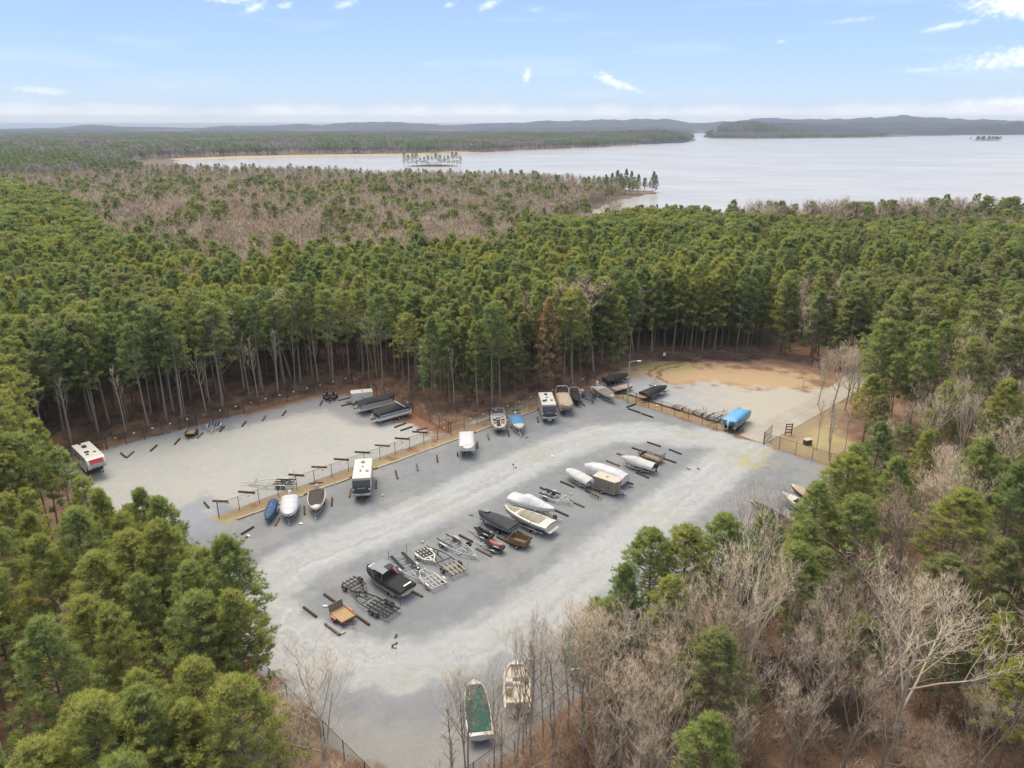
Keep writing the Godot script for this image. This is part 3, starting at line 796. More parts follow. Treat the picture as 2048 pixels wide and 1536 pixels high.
func utility_trailer(label: String, at: Vector2, turn: float, o := {}) -> Node3D:
	var t := thing("utility_trailer", label, "trailer", Vector3(at.x, 0.035, at.y), turn, "utility trailers on the lot")
	var L: float = o.get("bed", 3.0); var W: float = o.get("width", 1.55); var y: float = o.get("y", 0.52); var fm: Material = o.get("frame", M.rust); var bm: Material = o.get("wood", M.ply)
	var wall: float = o.get("wall", 0.25)
	var n := 5
	for k in n:
		var g := Geo.new(); var z := (k - (n - 1) * 0.5) * W / n
		g.box(Vector3(0, y, z), Vector3(L, 0.045, W / n - 0.012), Basis(), 0.008)
		put("floor_board", g, bm, t)
	var g := Geo.new()
	for s in [-1.0, 1.0]:
		g.bar(Vector3(-L * 0.5, y - 0.08, s * W * 0.48), Vector3(L * 0.5, y - 0.08, s * W * 0.48), 0.06, 0.09)
		g.bar(Vector3(L * 0.5, y - 0.08, s * W * 0.4), Vector3(L * 0.5 + 0.95, y - 0.08, 0), 0.06, 0.07)
	for f in [-0.5, 0.0, 0.5]: g.bar(Vector3(L * f, y - 0.09, -W * 0.5), Vector3(L * f, y - 0.09, W * 0.5), 0.06, 0.07)
	g.box(Vector3(L * 0.5 + 1.02, y - 0.06, 0), Vector3(0.22, 0.09, 0.1), Basis(), 0.02)
	put("frame", g, fm, t)
	for s in [-1.0, 1.0]:
		g = Geo.new()
		if o.get("rails", false):
			for f in [-0.49, -0.25, 0.0, 0.25, 0.49]: g.bar(Vector3(L * f, y, s * W * 0.5), Vector3(L * f, y + wall, s * W * 0.5), 0.05, 0.05)
			g.bar(Vector3(-L * 0.5, y + wall, s * W * 0.5), Vector3(L * 0.5, y + wall, s * W * 0.5), 0.05, 0.05)
			put("side_rail", g, fm, t)
			g = Geo.new(); g.box(Vector3(0, y + 0.12, s * (W * 0.5 - 0.045)), Vector3(L * 0.98, 0.14, 0.035)); put("side_board", g, bm, t)
		else:
			g.box(Vector3(0, y + wall * 0.5, s * (W * 0.5 + 0.02)), Vector3(L, wall, 0.045), Basis(), 0.008); put("side_board", g, o.get("sides", bm), t)
		wheel(t, Vector3(-L * 0.06, 0.29, s * (W * 0.5 + 0.17)), s, 0.86)
		g = Geo.new(); g.box(Vector3(-L * 0.06, 0.64, s * (W * 0.5 + 0.16)), Vector3(0.8, 0.04, 0.24), Basis(), 0.015); g.box(Vector3(-L * 0.06 - 0.42, 0.56, s * (W * 0.5 + 0.16)), Vector3(0.04, 0.18, 0.24)); g.box(Vector3(-L * 0.06 + 0.42, 0.56, s * (W * 0.5 + 0.16)), Vector3(0.04, 0.18, 0.24))
		put("fender", g, o.get("fender", fm), t)
	g = Geo.new(); g.box(Vector3(L * 0.5 + 0.02, y + wall * 0.5, 0), Vector3(0.045, wall, W), Basis(), 0.008); put("front_board", g, o.get("sides", bm) if not o.get("rails", false) else fm, t)
	if o.get("tailboard", false):
		g = Geo.new(); g.box(Vector3(-L * 0.5 - 0.02, y + wall * 0.5, 0), Vector3(0.045, wall, W), Basis(), 0.008); put("tail_board", g, o.get("sides", bm), t)
	if o.get("gate", 0.0) > 0.0:
		var hg: float = o.gate
		var gate := Node3D.new(); gate.name = "ramp_gate"; t.add_child(gate); gate.position = Vector3(-L * 0.5 - 0.04, y, 0); gate.rotation_degrees.z = 8.0
		for k in 7:
			g = Geo.new(); var z := (k - 3) * W / 6.2; g.bar(Vector3(0, 0, z), Vector3(0, hg, z), 0.04, 0.04); put("gate_bar", g, o.get("gate_mat", fm), gate)
		for h in [0.02, hg]:
			g = Geo.new(); g.bar(Vector3(0, h, -W * 0.5), Vector3(0, h, W * 0.5), 0.05, 0.05); put("gate_rail", g, o.get("gate_mat", fm), gate)
		if o.has("gate_panel"):
			g = Geo.new(); g.box(Vector3(-0.035, hg * 0.5, 0), Vector3(0.015, hg * 0.9, W * 0.95)); put("gate_panel", g, o.gate_panel, gate)
	g = Geo.new(); g.tube([Vector3(L * 0.5 + 0.75, 0.01, 0.1), Vector3(L * 0.5 + 0.75, y + 0.25, 0.1)], 0.03, 6); put("jack", g, fm, t)
	return t

# ------------------------------------------------------------------ boats
func curve(a: Array, t: float) -> float:
	var f := clampf(t, 0.0, 1.0) * (a.size() - 1); var i := mini(int(f), a.size() - 2)
	var k := f - i; k = k * k * (3.0 - 2.0 * k) * 0.5 + k * 0.5
	return lerpf(a[i], a[i + 1], k)

func beam_at(o: Dictionary, t: float) -> float:
	return maxf(0.03, o.B * 0.5 * pow(maxf(0.0, 1.0 - pow(t, o.get("fine", 2.8))), o.get("round", 0.75)) * (0.94 + 0.06 * smoothstep(0.0, 0.35, t)))

func sheer_at(o: Dictionary, t: float) -> float:
	return o.get("y", 0.55) + o.D + o.get("rise", 0.22) * t * t

# A V hull with its bow at +x, resting at height y on a trailer.
func boat(called: String, label: String, at: Vector2, turn: float, o: Dictionary) -> Node3D:
	var t := thing(called, label, "boat", Vector3(at.x, 0.035, at.y), turn, o.get("group", "boats parked on the lot"))
	var L: float = o.L; var N := 16; var y0: float = o.get("y", 0.55)
	var rings: Array = []
	for i in N + 1:
		var f := float(i) / N; var w := beam_at(o, f); var sh := sheer_at(o, f)
		var keel: float = y0 + o.D * 0.9 * pow(maxf(0.0, (f - 0.62) / 0.38), 2.0)
		var ch := keel + (sh - keel) * 0.30; var x := -L * 0.5 + L * f
		rings.append(PackedVector3Array([Vector3(x, sh, -w), Vector3(x, lerpf(ch, sh, 0.5), -w * 0.985), Vector3(x, ch, -w * 0.86), Vector3(x, keel, 0), Vector3(x, ch, w * 0.86), Vector3(x, lerpf(ch, sh, 0.5), w * 0.985), Vector3(x, sh, w)]))
	var g := Geo.new(); g.loft(rings, false, true, false)
	put("hull", g, o.get("hull", M.gel), t)
	if o.has("stripe"):
		for s in [-1.0, 1.0]:
			g = Geo.new(); var rr: Array = []
			for i in N:
				var f = float(i) / N * o.get("stripe_to", 1.0) + o.get("stripe_from", 0.0); var w := beam_at(o, f) * 0.995 + 0.006; var sh := sheer_at(o, f); var x = -L * 0.5 + L * f
				var hi: float = o.get("stripe_hi", 0.08); var lo: float = o.get("stripe_lo", 0.3)
				rr.append(PackedVector3Array([Vector3(x, sh - hi, s * w), Vector3(x, sh - lo, s * w * 0.992)]))
			g.loft(rr); put("stripe", g, o.stripe, t)
	# rub rail and deck
	g = Geo.new()
	for s in [-1.0, 1.0]:
		var pts: Array = []
		for i in N + 1: pts.append(Vector3(-L * 0.5 + L * i / N, sheer_at(o, float(i) / N), s * (beam_at(o, float(i) / N) + 0.01)))
		g.tube(pts, 0.03, 5)
	put("rub_rail", g, o.get("rail", M.white), t)
	var inner: float = o.get("open", -1.0) # how far forward the cockpit is open
	if inner > 0.0:
		g = Geo.new(); var rr: Array = []
		var fl: float = sheer_at(o, 0.3) - o.get("depth", 0.5)
		for i in N + 1:
			var f := lerpf(0.02, inner, float(i) / N); var w := maxf(0.05, beam_at(o, f) - 0.17); var sh := sheer_at(o, f) + 0.01; var x := -L * 0.5 + L * f
			rr.append(PackedVector3Array([Vector3(x, sh, -w - 0.18), Vector3(x, sh + 0.015, -w), Vector3(x, fl, -w + 0.03), Vector3(x, fl - 0.004, 0), Vector3(x, fl, w - 0.03), Vector3(x, sh + 0.015, w), Vector3(x, sh, w + 0.18)]))
		g.loft(rr, false, false, false, true); put("cockpit_liner", g, o.get("liner", M.gel), t)
		g = Geo.new(); rr = []
		for i in 7:
			var f := lerpf(inner, 1.0, i / 6.0); var w := beam_at(o, f); var sh := sheer_at(o, f) + 0.012; var x := -L * 0.5 + L * f
			rr.append(PackedVector3Array([Vector3(x, sh, -w), Vector3(x, sh + 0.04, 0), Vector3(x, sh, w)]))
		g.loft(rr); put("fore_deck", g, o.get("deck", M.gel), t)
	elif o.get("deck", null) != null:
		g = Geo.new(); var rr: Array = []
		for i in N + 1:
			var f := float(i) / N; var w := beam_at(o, f); var sh := sheer_at(o, f) + 0.006; var x := -L * 0.5 + L * f
			var cr: float = o.get("camber", 0.08)
			rr.append(PackedVector3Array([Vector3(x, sh, -w), Vector3(x, sh + cr * 0.75, -w * 0.5), Vector3(x, sh + cr, 0), Vector3(x, sh + cr * 0.75, w * 0.5), Vector3(x, sh, w)]))
		g.loft(rr); put("deck", g, o.deck, t)
	for cv in o.get("covers", []): cover(t, o, cv)
	if o.get("deck", null) == M.gel and o.get("camber", 0.1) > 0.05:
		g = Geo.new(); var top: Array = []
		for k in 17:
			var f := 0.80 + 0.195 * (1.0 - absf(k - 8.0) / 8.0); var sg := -1.0 if k < 8 else 1.0
			top.append(Vector3(-L * 0.5 + L * f, sheer_at(o, f) + 0.26, sg * maxf(0.02, beam_at(o, f) - 0.05)))
		g.tube(top, 0.016, 5)
		for k in [0, 3, 6, 10, 13, 16]: g.tube([top[k], top[k] - Vector3(0, 0.25, 0)], 0.012, 4, false)
		put("bow_rail", g, M.aluminium, t)
	if o.has("outboard"): outboard(t, Vector3(-L * 0.5 - 0.22, sheer_at(o, 0.0) + o.get("ob_up", -0.1), 0), o.outboard, o.get("ob_size", 1.0))
	if o.has("platform"):
		g = Geo.new(); g.box(Vector3(-L * 0.5 - 0.28, y0 + 0.34, 0), Vector3(0.62, 0.07, o.B * 0.8), Basis(), 0.03); put("swim_platform", g, o.platform, t)
	for a in o.get("arches", []): arch(t, o, a)
	return t

# Fabric stretched over the sheer with a ridge profile; soft creases between the stretch points.
func cover(t: Node3D, o: Dictionary, cv: Dictionary) -> void:
	var g := Geo.new(); var rings: Array = []
	var n := 22; var f0: float = cv.get("from", 0.0); var f1: float = cv.get("to", 1.0); var m := 13
	var drop: float = cv.get("drop", 0.2); var seed_off: float = o.L * 13.7 + turn_of(t)
	for i in n + 1:
		var f := lerpf(f0, f1, float(i) / n)
		var w = minf(beam_at(o, clampf(f, 0.0, 1.0)), o.B) * cv.get("narrow", 1.0) + 0.035; var sh := sheer_at(o, f); var x: float = -o.L * 0.5 + o.L * f
		var cr := curve(cv.crown, float(i) / n)
		var r := PackedVector3Array()
		var hang: float = drop * (1.0 + 0.25 * fine.get_noise_2d(x * 1.3, seed_off))
		r.push_back(Vector3(x, sh - hang, -w))
		for j in m:
			var s := lerpf(-1.0, 1.0, float(j) / (m - 1))
			var y := sh + 0.03 + cr * pow(1.0 - pow(absf(s), cv.get("square", 2.0)), cv.get("peak", 0.8))
			y += 0.05 * fine.get_noise_3d(x * 1.1, s * 2.2, seed_off) * (1.0 - s * s) + 0.03 * wob.get_noise_3d(x * 14.0, s * 9.0, seed_off)
			r.push_back(Vector3(x, y, s * w))
		r.push_back(Vector3(x, sh - hang, w))
		rings.append(r)
	g.loft(rings, false, cv.get("cap0", true), cv.get("cap1", false))
	put("cover", g, cv.mat, t)
	var pale: bool = cv.mat == M.shrink or cv.mat == M.canvas_white
	for i in [5, 11, 17]: # sewn seams and tie-down straps across the cloth
		g = Geo.new(); var pts: Array = []
		for q in rings[i]: pts.append(q + Vector3(0, 0.008, 0))
		g.tube(pts, 0.016, 4, false); put("strap", g, M.seam_pale if pale else M.seam_dark, t)

func turn_of(t: Node3D) -> float: return t.rotation_degrees.y

func outboard(t: Node3D, at: Vector3, m: Material, size := 1.0) -> void:
	var ob := Node3D.new(); ob.name = "outboard_motor"; t.add_child(ob, true); ob.position = at
	var g := Geo.new(); var rings: Array = []
	for k in [[0.0, 0.30, 0.19], [0.12, 0.33, 0.22], [0.42, 0.34, 0.22], [0.58, 0.28, 0.18], [0.64, 0.12, 0.09]]:
		var r := PackedVector3Array()
		for j in 10:
			var a := TAU * j / 10.0
			r.push_back(Vector3(cos(a) * k[1] - 0.1, k[0], sin(a) * k[2]) * size)
		rings.append(r)
	g.loft(rings, true, true, true); put("cowl", g, m, ob)
	g = Geo.new(); g.box(Vector3(-0.12, -0.35, 0) * size, Vector3(0.22, 0.72, 0.13) * size, Basis(), 0.03); g.box(Vector3(-0.12, -0.72, 0) * size, Vector3(0.5, 0.1, 0.12) * size, Basis(), 0.03); g.box(Vector3(0.1, -0.08, 0) * size, Vector3(0.28, 0.2, 0.2) * size)
	put("lower_unit", g, M.dark if m == M.dark else M.silver, ob)

func arch(t: Node3D, o: Dictionary, a: Dictionary) -> void:
	# a hoop across the boat at fraction x, leaning by lean, with an optional canvas roll on top
	var x: float = -o.L * 0.5 + o.L * a.x; var w: float = a.get("w", o.B * 0.46); var y: float = sheer_at(o, a.x); var h: float = a.h; var ln: float = a.get("lean", 0.0)
	var g := Geo.new(); var pts: Array = []
	for k in 13:
		var q := PI * k / 12.0
		var zz := -cos(q) * w; zz = signf(zz) * minf(absf(zz) * 1.12, w)
		pts.append(Vector3(x + ln * minf(sin(q) * 1.25, 1.0), y + h * minf(sin(q) * 1.3, 1.0) , zz))
	g.tube(pts, a.get("r", 0.035), 7); put(a.get("called", "arch"), g, a.mat, t)
	if a.has("brace"):
		g = Geo.new()
		for s in [-1.0, 1.0]: g.tube([Vector3(x + ln * 0.7, y + h * 0.75, s * w), Vector3(x + a.brace, y, s * w)], 0.02, 5)
		put("arch_brace", g, a.mat, t)
	if a.has("roll"):
		g = Geo.new(); g.tube([Vector3(x + ln, y + h + 0.03, -w * 0.85), Vector3(x + ln, y + h + 0.07, 0), Vector3(x + ln, y + h + 0.03, w * 0.85)], 0.09, 7); put("canvas_roll", g, a.roll, t)

# A pontoon boat: two or three tubes, a deck, fence panels and a cover; bow at +x.
func pontoon(label: String, at: Vector2, turn: float, o: Dictionary) -> Node3D:
	var t := thing("pontoon_boat", label, "boat", Vector3(at.x, 0.035, at.y), turn, "pontoon boats parked on the lot")
	var L: float = o.L; var B: float = o.B; var y: float = o.get("y", 0.62); var r: float = o.get("r", 0.32)
	for s in ([-1.0, 0.0, 1.0] if o.get("tri", false) else [-1.0, 1.0]):
		var g := Geo.new(); var z: float = s * (B * 0.5 - r)
		g.tube([Vector3(-L * 0.5, y + r, z), Vector3(-L * 0.5 + 0.04, y + r, z), Vector3(L * 0.5 - 0.75, y + r, z), Vector3(L * 0.5 - 0.3, y + r * 1.12, z), Vector3(L * 0.5, y + r * 1.5, z)], [r * 0.9, r, r, r * 0.72, r * 0.1], 14); put("float_tube", g, o.get("tube", M.aluminium), t)
	var g := Geo.new(); var dy := y + r * 2.0 + 0.03
	g.box(Vector3(-0.1, dy, 0), Vector3(L * 0.96, 0.09, B), Basis(), 0.02); put("deck", g, o.get("deckm", M.silver), t)
	var fh: float = o.get("fence", 0.62)
	for s in [-1.0, 1.0]:
		g = Geo.new(); g.box(Vector3(-0.15, dy + 0.05 + fh * 0.5, s * (B * 0.5 - 0.06)), Vector3(L * 0.86, fh, 0.05), Basis(), 0.015); put("side_panel", g, o.get("panel", M.silver), t)
		g = Geo.new()
		for k in 5: g.bar(Vector3(-L * 0.43 + L * 0.86 * k / 4.0 - 0.15, dy, s * (B * 0.5 - 0.03)), Vector3(-L * 0.43 + L * 0.86 * k / 4.0 - 0.15, dy + fh + 0.08, s * (B * 0.5 - 0.03)), 0.04, 0.04)
		g.bar(Vector3(-L * 0.43 - 0.15, dy + fh + 0.06, s * (B * 0.5 - 0.03)), Vector3(L * 0.43 - 0.15, dy + fh + 0.06, s * (B * 0.5 - 0.03)), 0.04, 0.04)
		put("side_rail", g, o.get("rail", M.aluminium), t)
		if o.has("stripe"):
			g = Geo.new(); g.box(Vector3(-0.15, dy + 0.05 + fh * 0.36, s * (B * 0.5 - 0.025)), Vector3(L * 0.8, 0.11, 0.02)); put("stripe", g, o.stripe, t)
	for s in [-1.0, 1.0]:
		g = Geo.new(); g.box(Vector3(-0.15 + s * L * 0.43, dy + 0.05 + fh * 0.5, 0), Vector3(0.05, fh, B - 0.14), Basis(), 0.015); put("end_panel", g, o.get("panel", M.silver), t)
	if o.has("cover"):
		g = Geo.new(); var rings: Array = []; var n := 20; var m := 11
		var f0: float = o.get("c0", 0.02); var f1: float = o.get("c1", 0.96)
		for i in n + 1:
			var f := lerpf(f0, f1, float(i) / n); var x := -L * 0.5 + L * f
			var e := float(i) / n
			var w := B * 0.5 + 0.03 - 0.10 * pow(absf(e * 2.0 - 1.0), 4.0)
			var cr := curve(o.get("crown", [0.1, 0.5, 0.6, 0.6, 0.5, 0.1]), e)
			var top := dy + fh + 0.12
			var hang: float = o.get("drop", 0.2) + 0.05 * fine.get_noise_2d(x * 2.0, L * 7.0)
			var q := PackedVector3Array([Vector3(x, top - hang, -w - 0.02)])
			for j in m:
				var s := lerpf(-1.0, 1.0, float(j) / (m - 1))
				q.push_back(Vector3(x, top + cr * pow(1.0 - pow(absf(s), o.get("square", 2.6)), o.get("peak", 0.8)) + 0.06 * fine.get_noise_3d(x * 1.2, s * 2.0, L * 3.0) * (1.0 - s * s) + 0.03 * wob.get_noise_3d(x * 15.0, s * 9.0, L), s * w))
			q.push_back(Vector3(x, top - hang, w + 0.02))
			rings.append(q)
		g.loft(rings, false, true, true); put("cover", g, o.cover, t)
	var fake := {"L": L, "B": B, "D": dy + fh - 0.55, "rise": 0.0}
	for a in o.get("arches", []): arch(t, fake, a)
	if o.has("outboard"): outboard(t, Vector3(-L * 0.5 - 0.12, dy + 0.1, 0), o.outboard, 1.15)
	return t

func seat(t: Node3D, at: Vector3, s: Vector3, m: Material, back := Vector3.ZERO) -> void:
	var n := Node3D.new(); n.name = "seat"; t.add_child(n, true); n.position = at
	var g := Geo.new(); g.box(Vector3(0, s.y * 0.5, 0), s, Basis(), 0.05); put("cushion", g, m, n)
	if back != Vector3.ZERO:
		g = Geo.new(); g.box(Vector3(back.x * s.x * 0.45, s.y + 0.18, back.z * s.z * 0.45), Vector3(0.14 if back.x != 0 else s.x, 0.42, 0.14 if back.z != 0 else s.z), Basis(), 0.05); put("backrest", g, m, n)

func jet_ski(label: String, at: Vector2, turn: float, o := {}) -> Node3D:
	var t := thing("jet_ski", label, "jet ski", Vector3(at.x, 0.035, at.y), turn, "jet skis on small trailers")
	var d := {"L": 3.1, "B": 1.15, "D": 0.42, "fine": 2.2, "round": 0.8, "rise": 0.12, "y": 0.42}
	var rings: Array = []
	for i in 13:
		var f := i / 12.0; var w := beam_at(d, f); var sh := sheer_at(d, f); var x := -1.55 + 3.1 * f; var k: float = 0.42 + 0.34 * pow(maxf(0.0, (f - 0.6) / 0.4), 2.0)
		rings.append(PackedVector3Array([Vector3(x, sh, -w), Vector3(x, k + 0.14, -w * 0.85), Vector3(x, k, 0), Vector3(x, k + 0.14, w * 0.85), Vector3(x, sh, w)]))
	var g := Geo.new(); g.loft(rings, false, true, false); put("hull", g, o.get("hull", M.charcoal), t)
	g = Geo.new(); rings = []
	for i in 13:
		var f := i / 12.0; var w := beam_at(d, f); var sh := sheer_at(d, f); var x := -1.55 + 3.1 * f
		var hump := 0.04 + 0.30 * smoothstep(0.35, 0.62, f) * smoothstep(1.0, 0.7, f)
		rings.append(PackedVector3Array([Vector3(x, sh + 0.01, -w), Vector3(x, sh + 0.05, -w * 0.6), Vector3(x, sh + hump, 0), Vector3(x, sh + 0.05, w * 0.6), Vector3(x, sh + 0.01, w)]))
	g.loft(rings); put("deck", g, o.get("deck", M.canvas_black), t)
	g = Geo.new(); rings = []
	for k in [[-1.15, 0.30, 0.14], [-0.9, 0.40, 0.19], [-0.3, 0.36, 0.19], [0.2, 0.46, 0.17], [0.42, 0.5, 0.12], [0.55, 0.40, 0.06]]:
		var q := PackedVector3Array()
		for j in 9:
			var a := PI * j / 8.0
			q.push_back(Vector3(k[0], 0.86 + sin(a) * k[1], -cos(a) * k[2] * 1.3))
		rings.append(q)
	g.loft(rings, false, true, true); put("seat", g, o.get("seat", M.canvas_black), t)
	g = Geo.new(); g.tube([Vector3(0.42, 1.42, -0.36), Vector3(0.52, 1.46, -0.12), Vector3(0.52, 1.46, 0.12), Vector3(0.42, 1.42, 0.36)], 0.03, 6); g.tube([Vector3(0.62, 1.15, 0), Vector3(0.52, 1.46, 0)], 0.06, 6); put("handlebar", g, M.dark, t)
	for s in [-1.0, 1.0]:
		g = Geo.new(); g.box(Vector3(-0.75, 0.905, s * 0.42), Vector3(0.75, 0.02, 0.08)); put("decal", g, M.sign_white, t)
	return t

# ------------------------------------------------------------------ caravans and box trailers
func caravan(label: String, at: Vector2, turn: float, o := {}) -> Node3D:
	var five: bool = o.get("five", false)
	var t := thing("fifth_wheel_trailer" if five else "travel_trailer", label, "camper", Vector3(at.x, 0.035, at.y), turn, "camper trailers")
	var L: float = o.get("L", 7.4); var W := 2.5; var h := L * 0.5
	var top := 3.25 if five else 3.15
	var nose: PackedVector2Array
	if five: nose = PackedVector2Array([Vector2(h - 1.0, top), Vector2(h - 0.55, top - 0.22), Vector2(h - 0.12, top - 0.75), Vector2(h, top - 1.3), Vector2(h - 0.1, 1.75), Vector2(h - 2.2, 1.6), Vector2(h - 2.35, 0.72)])
	else: nose = PackedVector2Array([Vector2(h - 0.95, top), Vector2(h - 0.62, top - 0.18), Vector2(h - 0.2, top - 0.85), Vector2(h, top - 1.5), Vector2(h - 0.06, 1.05), Vector2(h - 0.28, 0.7)])
	var poly := PackedVector2Array([Vector2(-h, 0.7), Vector2(-h, top - 0.12), Vector2(-h + 0.1, top)])
	poly.append_array(nose)
	var g := Geo.new(); g.side(poly, -W * 0.5, W * 0.5); put("body", g, M.white, t)
	g = Geo.new(); g.box(Vector3(-0.35 if not five else -1.0, 0.56, 0), Vector3(L - 0.9 if not five else L - 2.6, 0.3, W - 0.2)); put("chassis", g, M.dark, t)
	# moulded front cap, a shell standing 2 cm proud of the body
	var shell := func(i0: int, i1: int, off: float, w: float) -> Geo:
		var gg := Geo.new(); var rr: Array = []
		for i in range(i0, i1 + 1):
			var a: Vector2 = nose[maxi(i - 1, 0)]; var b: Vector2 = nose[mini(i + 1, nose.size() - 1)]
			var nn := Vector2((b - a).y, -(b - a).x).normalized(); if nn.x < 0.0: nn = -nn
			var p: Vector2 = nose[i] + nn * off; var q: Vector2 = nose[i] - nn * 0.01
			var r := PackedVector3Array()
			for k in [[q, -1.0], [p, -1.0], [p, -0.5], [p, 0.0], [p, 0.5], [p, 1.0], [q, 1.0]]: r.push_back(Vector3(k[0].x, k[0].y, k[1] * w))
			rr.append(r)
		gg.loft(rr, false, true, true, true)
		return gg
	if five:
		put("front_cap", shell.call(1, 2, 0.03, W * 0.38), M.red, t)
		put("cap_band", shell.call(2, 3, 0.03, W * 0.37), M.silver, t)
		put("cap_skirt", shell.call(3, 4, 0.03, W * 0.36), M.maroon, t)
	else:
		put("front_cap", shell.call(0, 4, 0.03, W * 0.497), M.charcoal, t)
		g = Geo.new(); var sw: Array = []
		for k in 9:
			var s := (k - 4) / 4.0; var yy := 1.28 - 0.16 * (1.0 - s * s)
			sw.append(PackedVector3Array([Vector3(h + 0.035, yy + 0.10, s * W * 0.49), Vector3(h + 0.035, yy - 0.12, s * W * 0.49)]))
		g.loft(sw); put("cap_swoosh", g, M.white, t)
		g = Geo.new() # brushed script emblem: slanted strokes on an underline
		for k in 9: g.bar(Vector3(h - 0.07, 1.86 + 0.05 * (k % 2), (k - 4) * 0.13), Vector3(h - 0.1, 2.05 + 0.06 * ((k + 1) % 3) * 0.5, (k - 4) * 0.13 + 0.06), 0.035, 0.05)
		g.bar(Vector3(h - 0.055, 1.82, -0.6), Vector3(h - 0.055, 1.82, 0.62), 0.03, 0.03); put("emblem", g, o.get("emblem", M.sign_white), t)
		for s in [-1.0, 1.0]:
			g = Geo.new(); g.box(Vector3(h - 0.06, 1.78, s * W * 0.43), Vector3(0.12, 0.42, 0.22), Basis(), 0.04); put("cap_lamp", g, M.white, t)
	# roof fittings
	var k := 0
	for q in o.get("roof", [[-2.4, 0.0, 0.55, 0.5, 0.16], [-0.9, 0.0, 0.3, 0.28, 0.1], [0.2, 0.25, 0.32, 0.26, 0.08], [0.6, 0.25, 0.32, 0.26, 0.08], [0.55, -0.72, 0.42, 0.42, 0.1], [0.75, 0.65, 0.9, 0.62, 0.05]]):
		g = Geo.new(); g.box(Vector3(q[0], top + q[4] * 0.5, q[1]), Vector3(q[2], q[4], q[3]), Basis(), 0.02)
		put("roof_hatch" if k else "air_conditioner", g, (M.grey if o.get("light_hatch", true) else M.dark) if k != 5 else o.get("panel", M.sign_white), t); k += 1
	for s in [-1.0, 1.0]:
		g = Geo.new(); g.tube([Vector3(-h + 0.2, top - 0.1, s * (W * 0.5 + 0.03)), Vector3(h - 1.2, top - 0.1, s * (W * 0.5 + 0.03))], 0.045, 6); put("gutter" if s < 0 else "awning", g, M.charcoal if s > 0 else M.white, t)
		g = Geo.new(); g.box(Vector3(-0.2 if not five else -0.9, 0.93, s * (W * 0.5 + 0.004)), Vector3(L - 0.9 if not five else L - 2.6, 0.3, 0.02)); put("lower_stripe", g, M.charcoal if not five else M.silver, t)
		for q in [-0.32, -0.1, 0.14]:
			g = Geo.new(); g.box(Vector3(L * q, 2.15, s * (W * 0.5 + 0.006)), Vector3(0.8, 0.6, 0.03), Basis(), 0.01); put("window", g, M.glass, t)
		for e in [-0.42, 0.42]: wheel(t, Vector3(-L * 0.1 + e, 0.31, s * (W * 0.5 - 0.16)), s)
	g = Geo.new(); g.box(Vector3(L * 0.26, 1.75, W * 0.5 + 0.008), Vector3(0.68, 1.85, 0.03), Basis(), 0.01); var dr := put("door", g, M.white, t)
	g = Geo.new(); g.box(Vector3(L * 0.26 + 0.26, 1.65, W * 0.5 + 0.04), Vector3(0.08, 0.14, 0.04)); put("door_handle", g, M.dark, dr)
	g = Geo.new(); g.box(Vector3(-h - 0.02, 1.9, 0), Vector3(0.04, 0.5, 1.4), Basis(), 0.015); put("rear_window", g, M.glass, t)
	g = Geo.new(); g.box(Vector3(-h - 0.1, 0.62, 0), Vector3(0.2, 0.16, W), Basis(), 0.02); put("bumper", g, M.dark, t)
	g = Geo.new()
	if five:
		for s in [-1.0, 1.0]: g.tube([Vector3(h - 2.0, 1.65, s * 1.05), Vector3(h - 2.0, 0.0, s * 1.05)], 0.05, 6)
		put("landing_leg", g, M.dark, t)
		g = Geo.new(); g.tube([Vector3(h - 0.9, 1.7, 0), Vector3(h - 0.9, 1.15, 0)], 0.13, 8); put("king_pin", g, M.dark, t)
	else:
		for s in [-1.0, 1.0]: g.bar(Vector3(h - 0.4, 0.52, s * 0.85), Vector3(h + 1.0, 0.5, 0), 0.08, 0.12)
		g.box(Vector3(h + 1.08, 0.53, 0), Vector3(0.26, 0.12, 0.14), Basis(), 0.03); put("hitch_frame", g, M.dark, t)
		g = Geo.new(); g.tube([Vector3(h + 0.7, 0.0, 0), Vector3(h + 0.7, 0.9, 0)], 0.04, 6); g.box(Vector3(h + 0.7, 0.03, 0), Vector3(0.3, 0.06, 0.3)); put("jack", g, M.grey, t)
		g = Geo.new()
		for s in [-1.0, 1.0]: g.tube([Vector3(h + 0.32, 0.56, s * 0.19), Vector3(h + 0.32, 0.62, s * 0.19), Vector3(h + 0.32, 0.98, s * 0.19), Vector3(h + 0.32, 1.06, s * 0.19)], [0.12, 0.16, 0.16, 0.06], 9)
		put("gas_bottle", g, o.get("gas", M.dark), t)
	return t

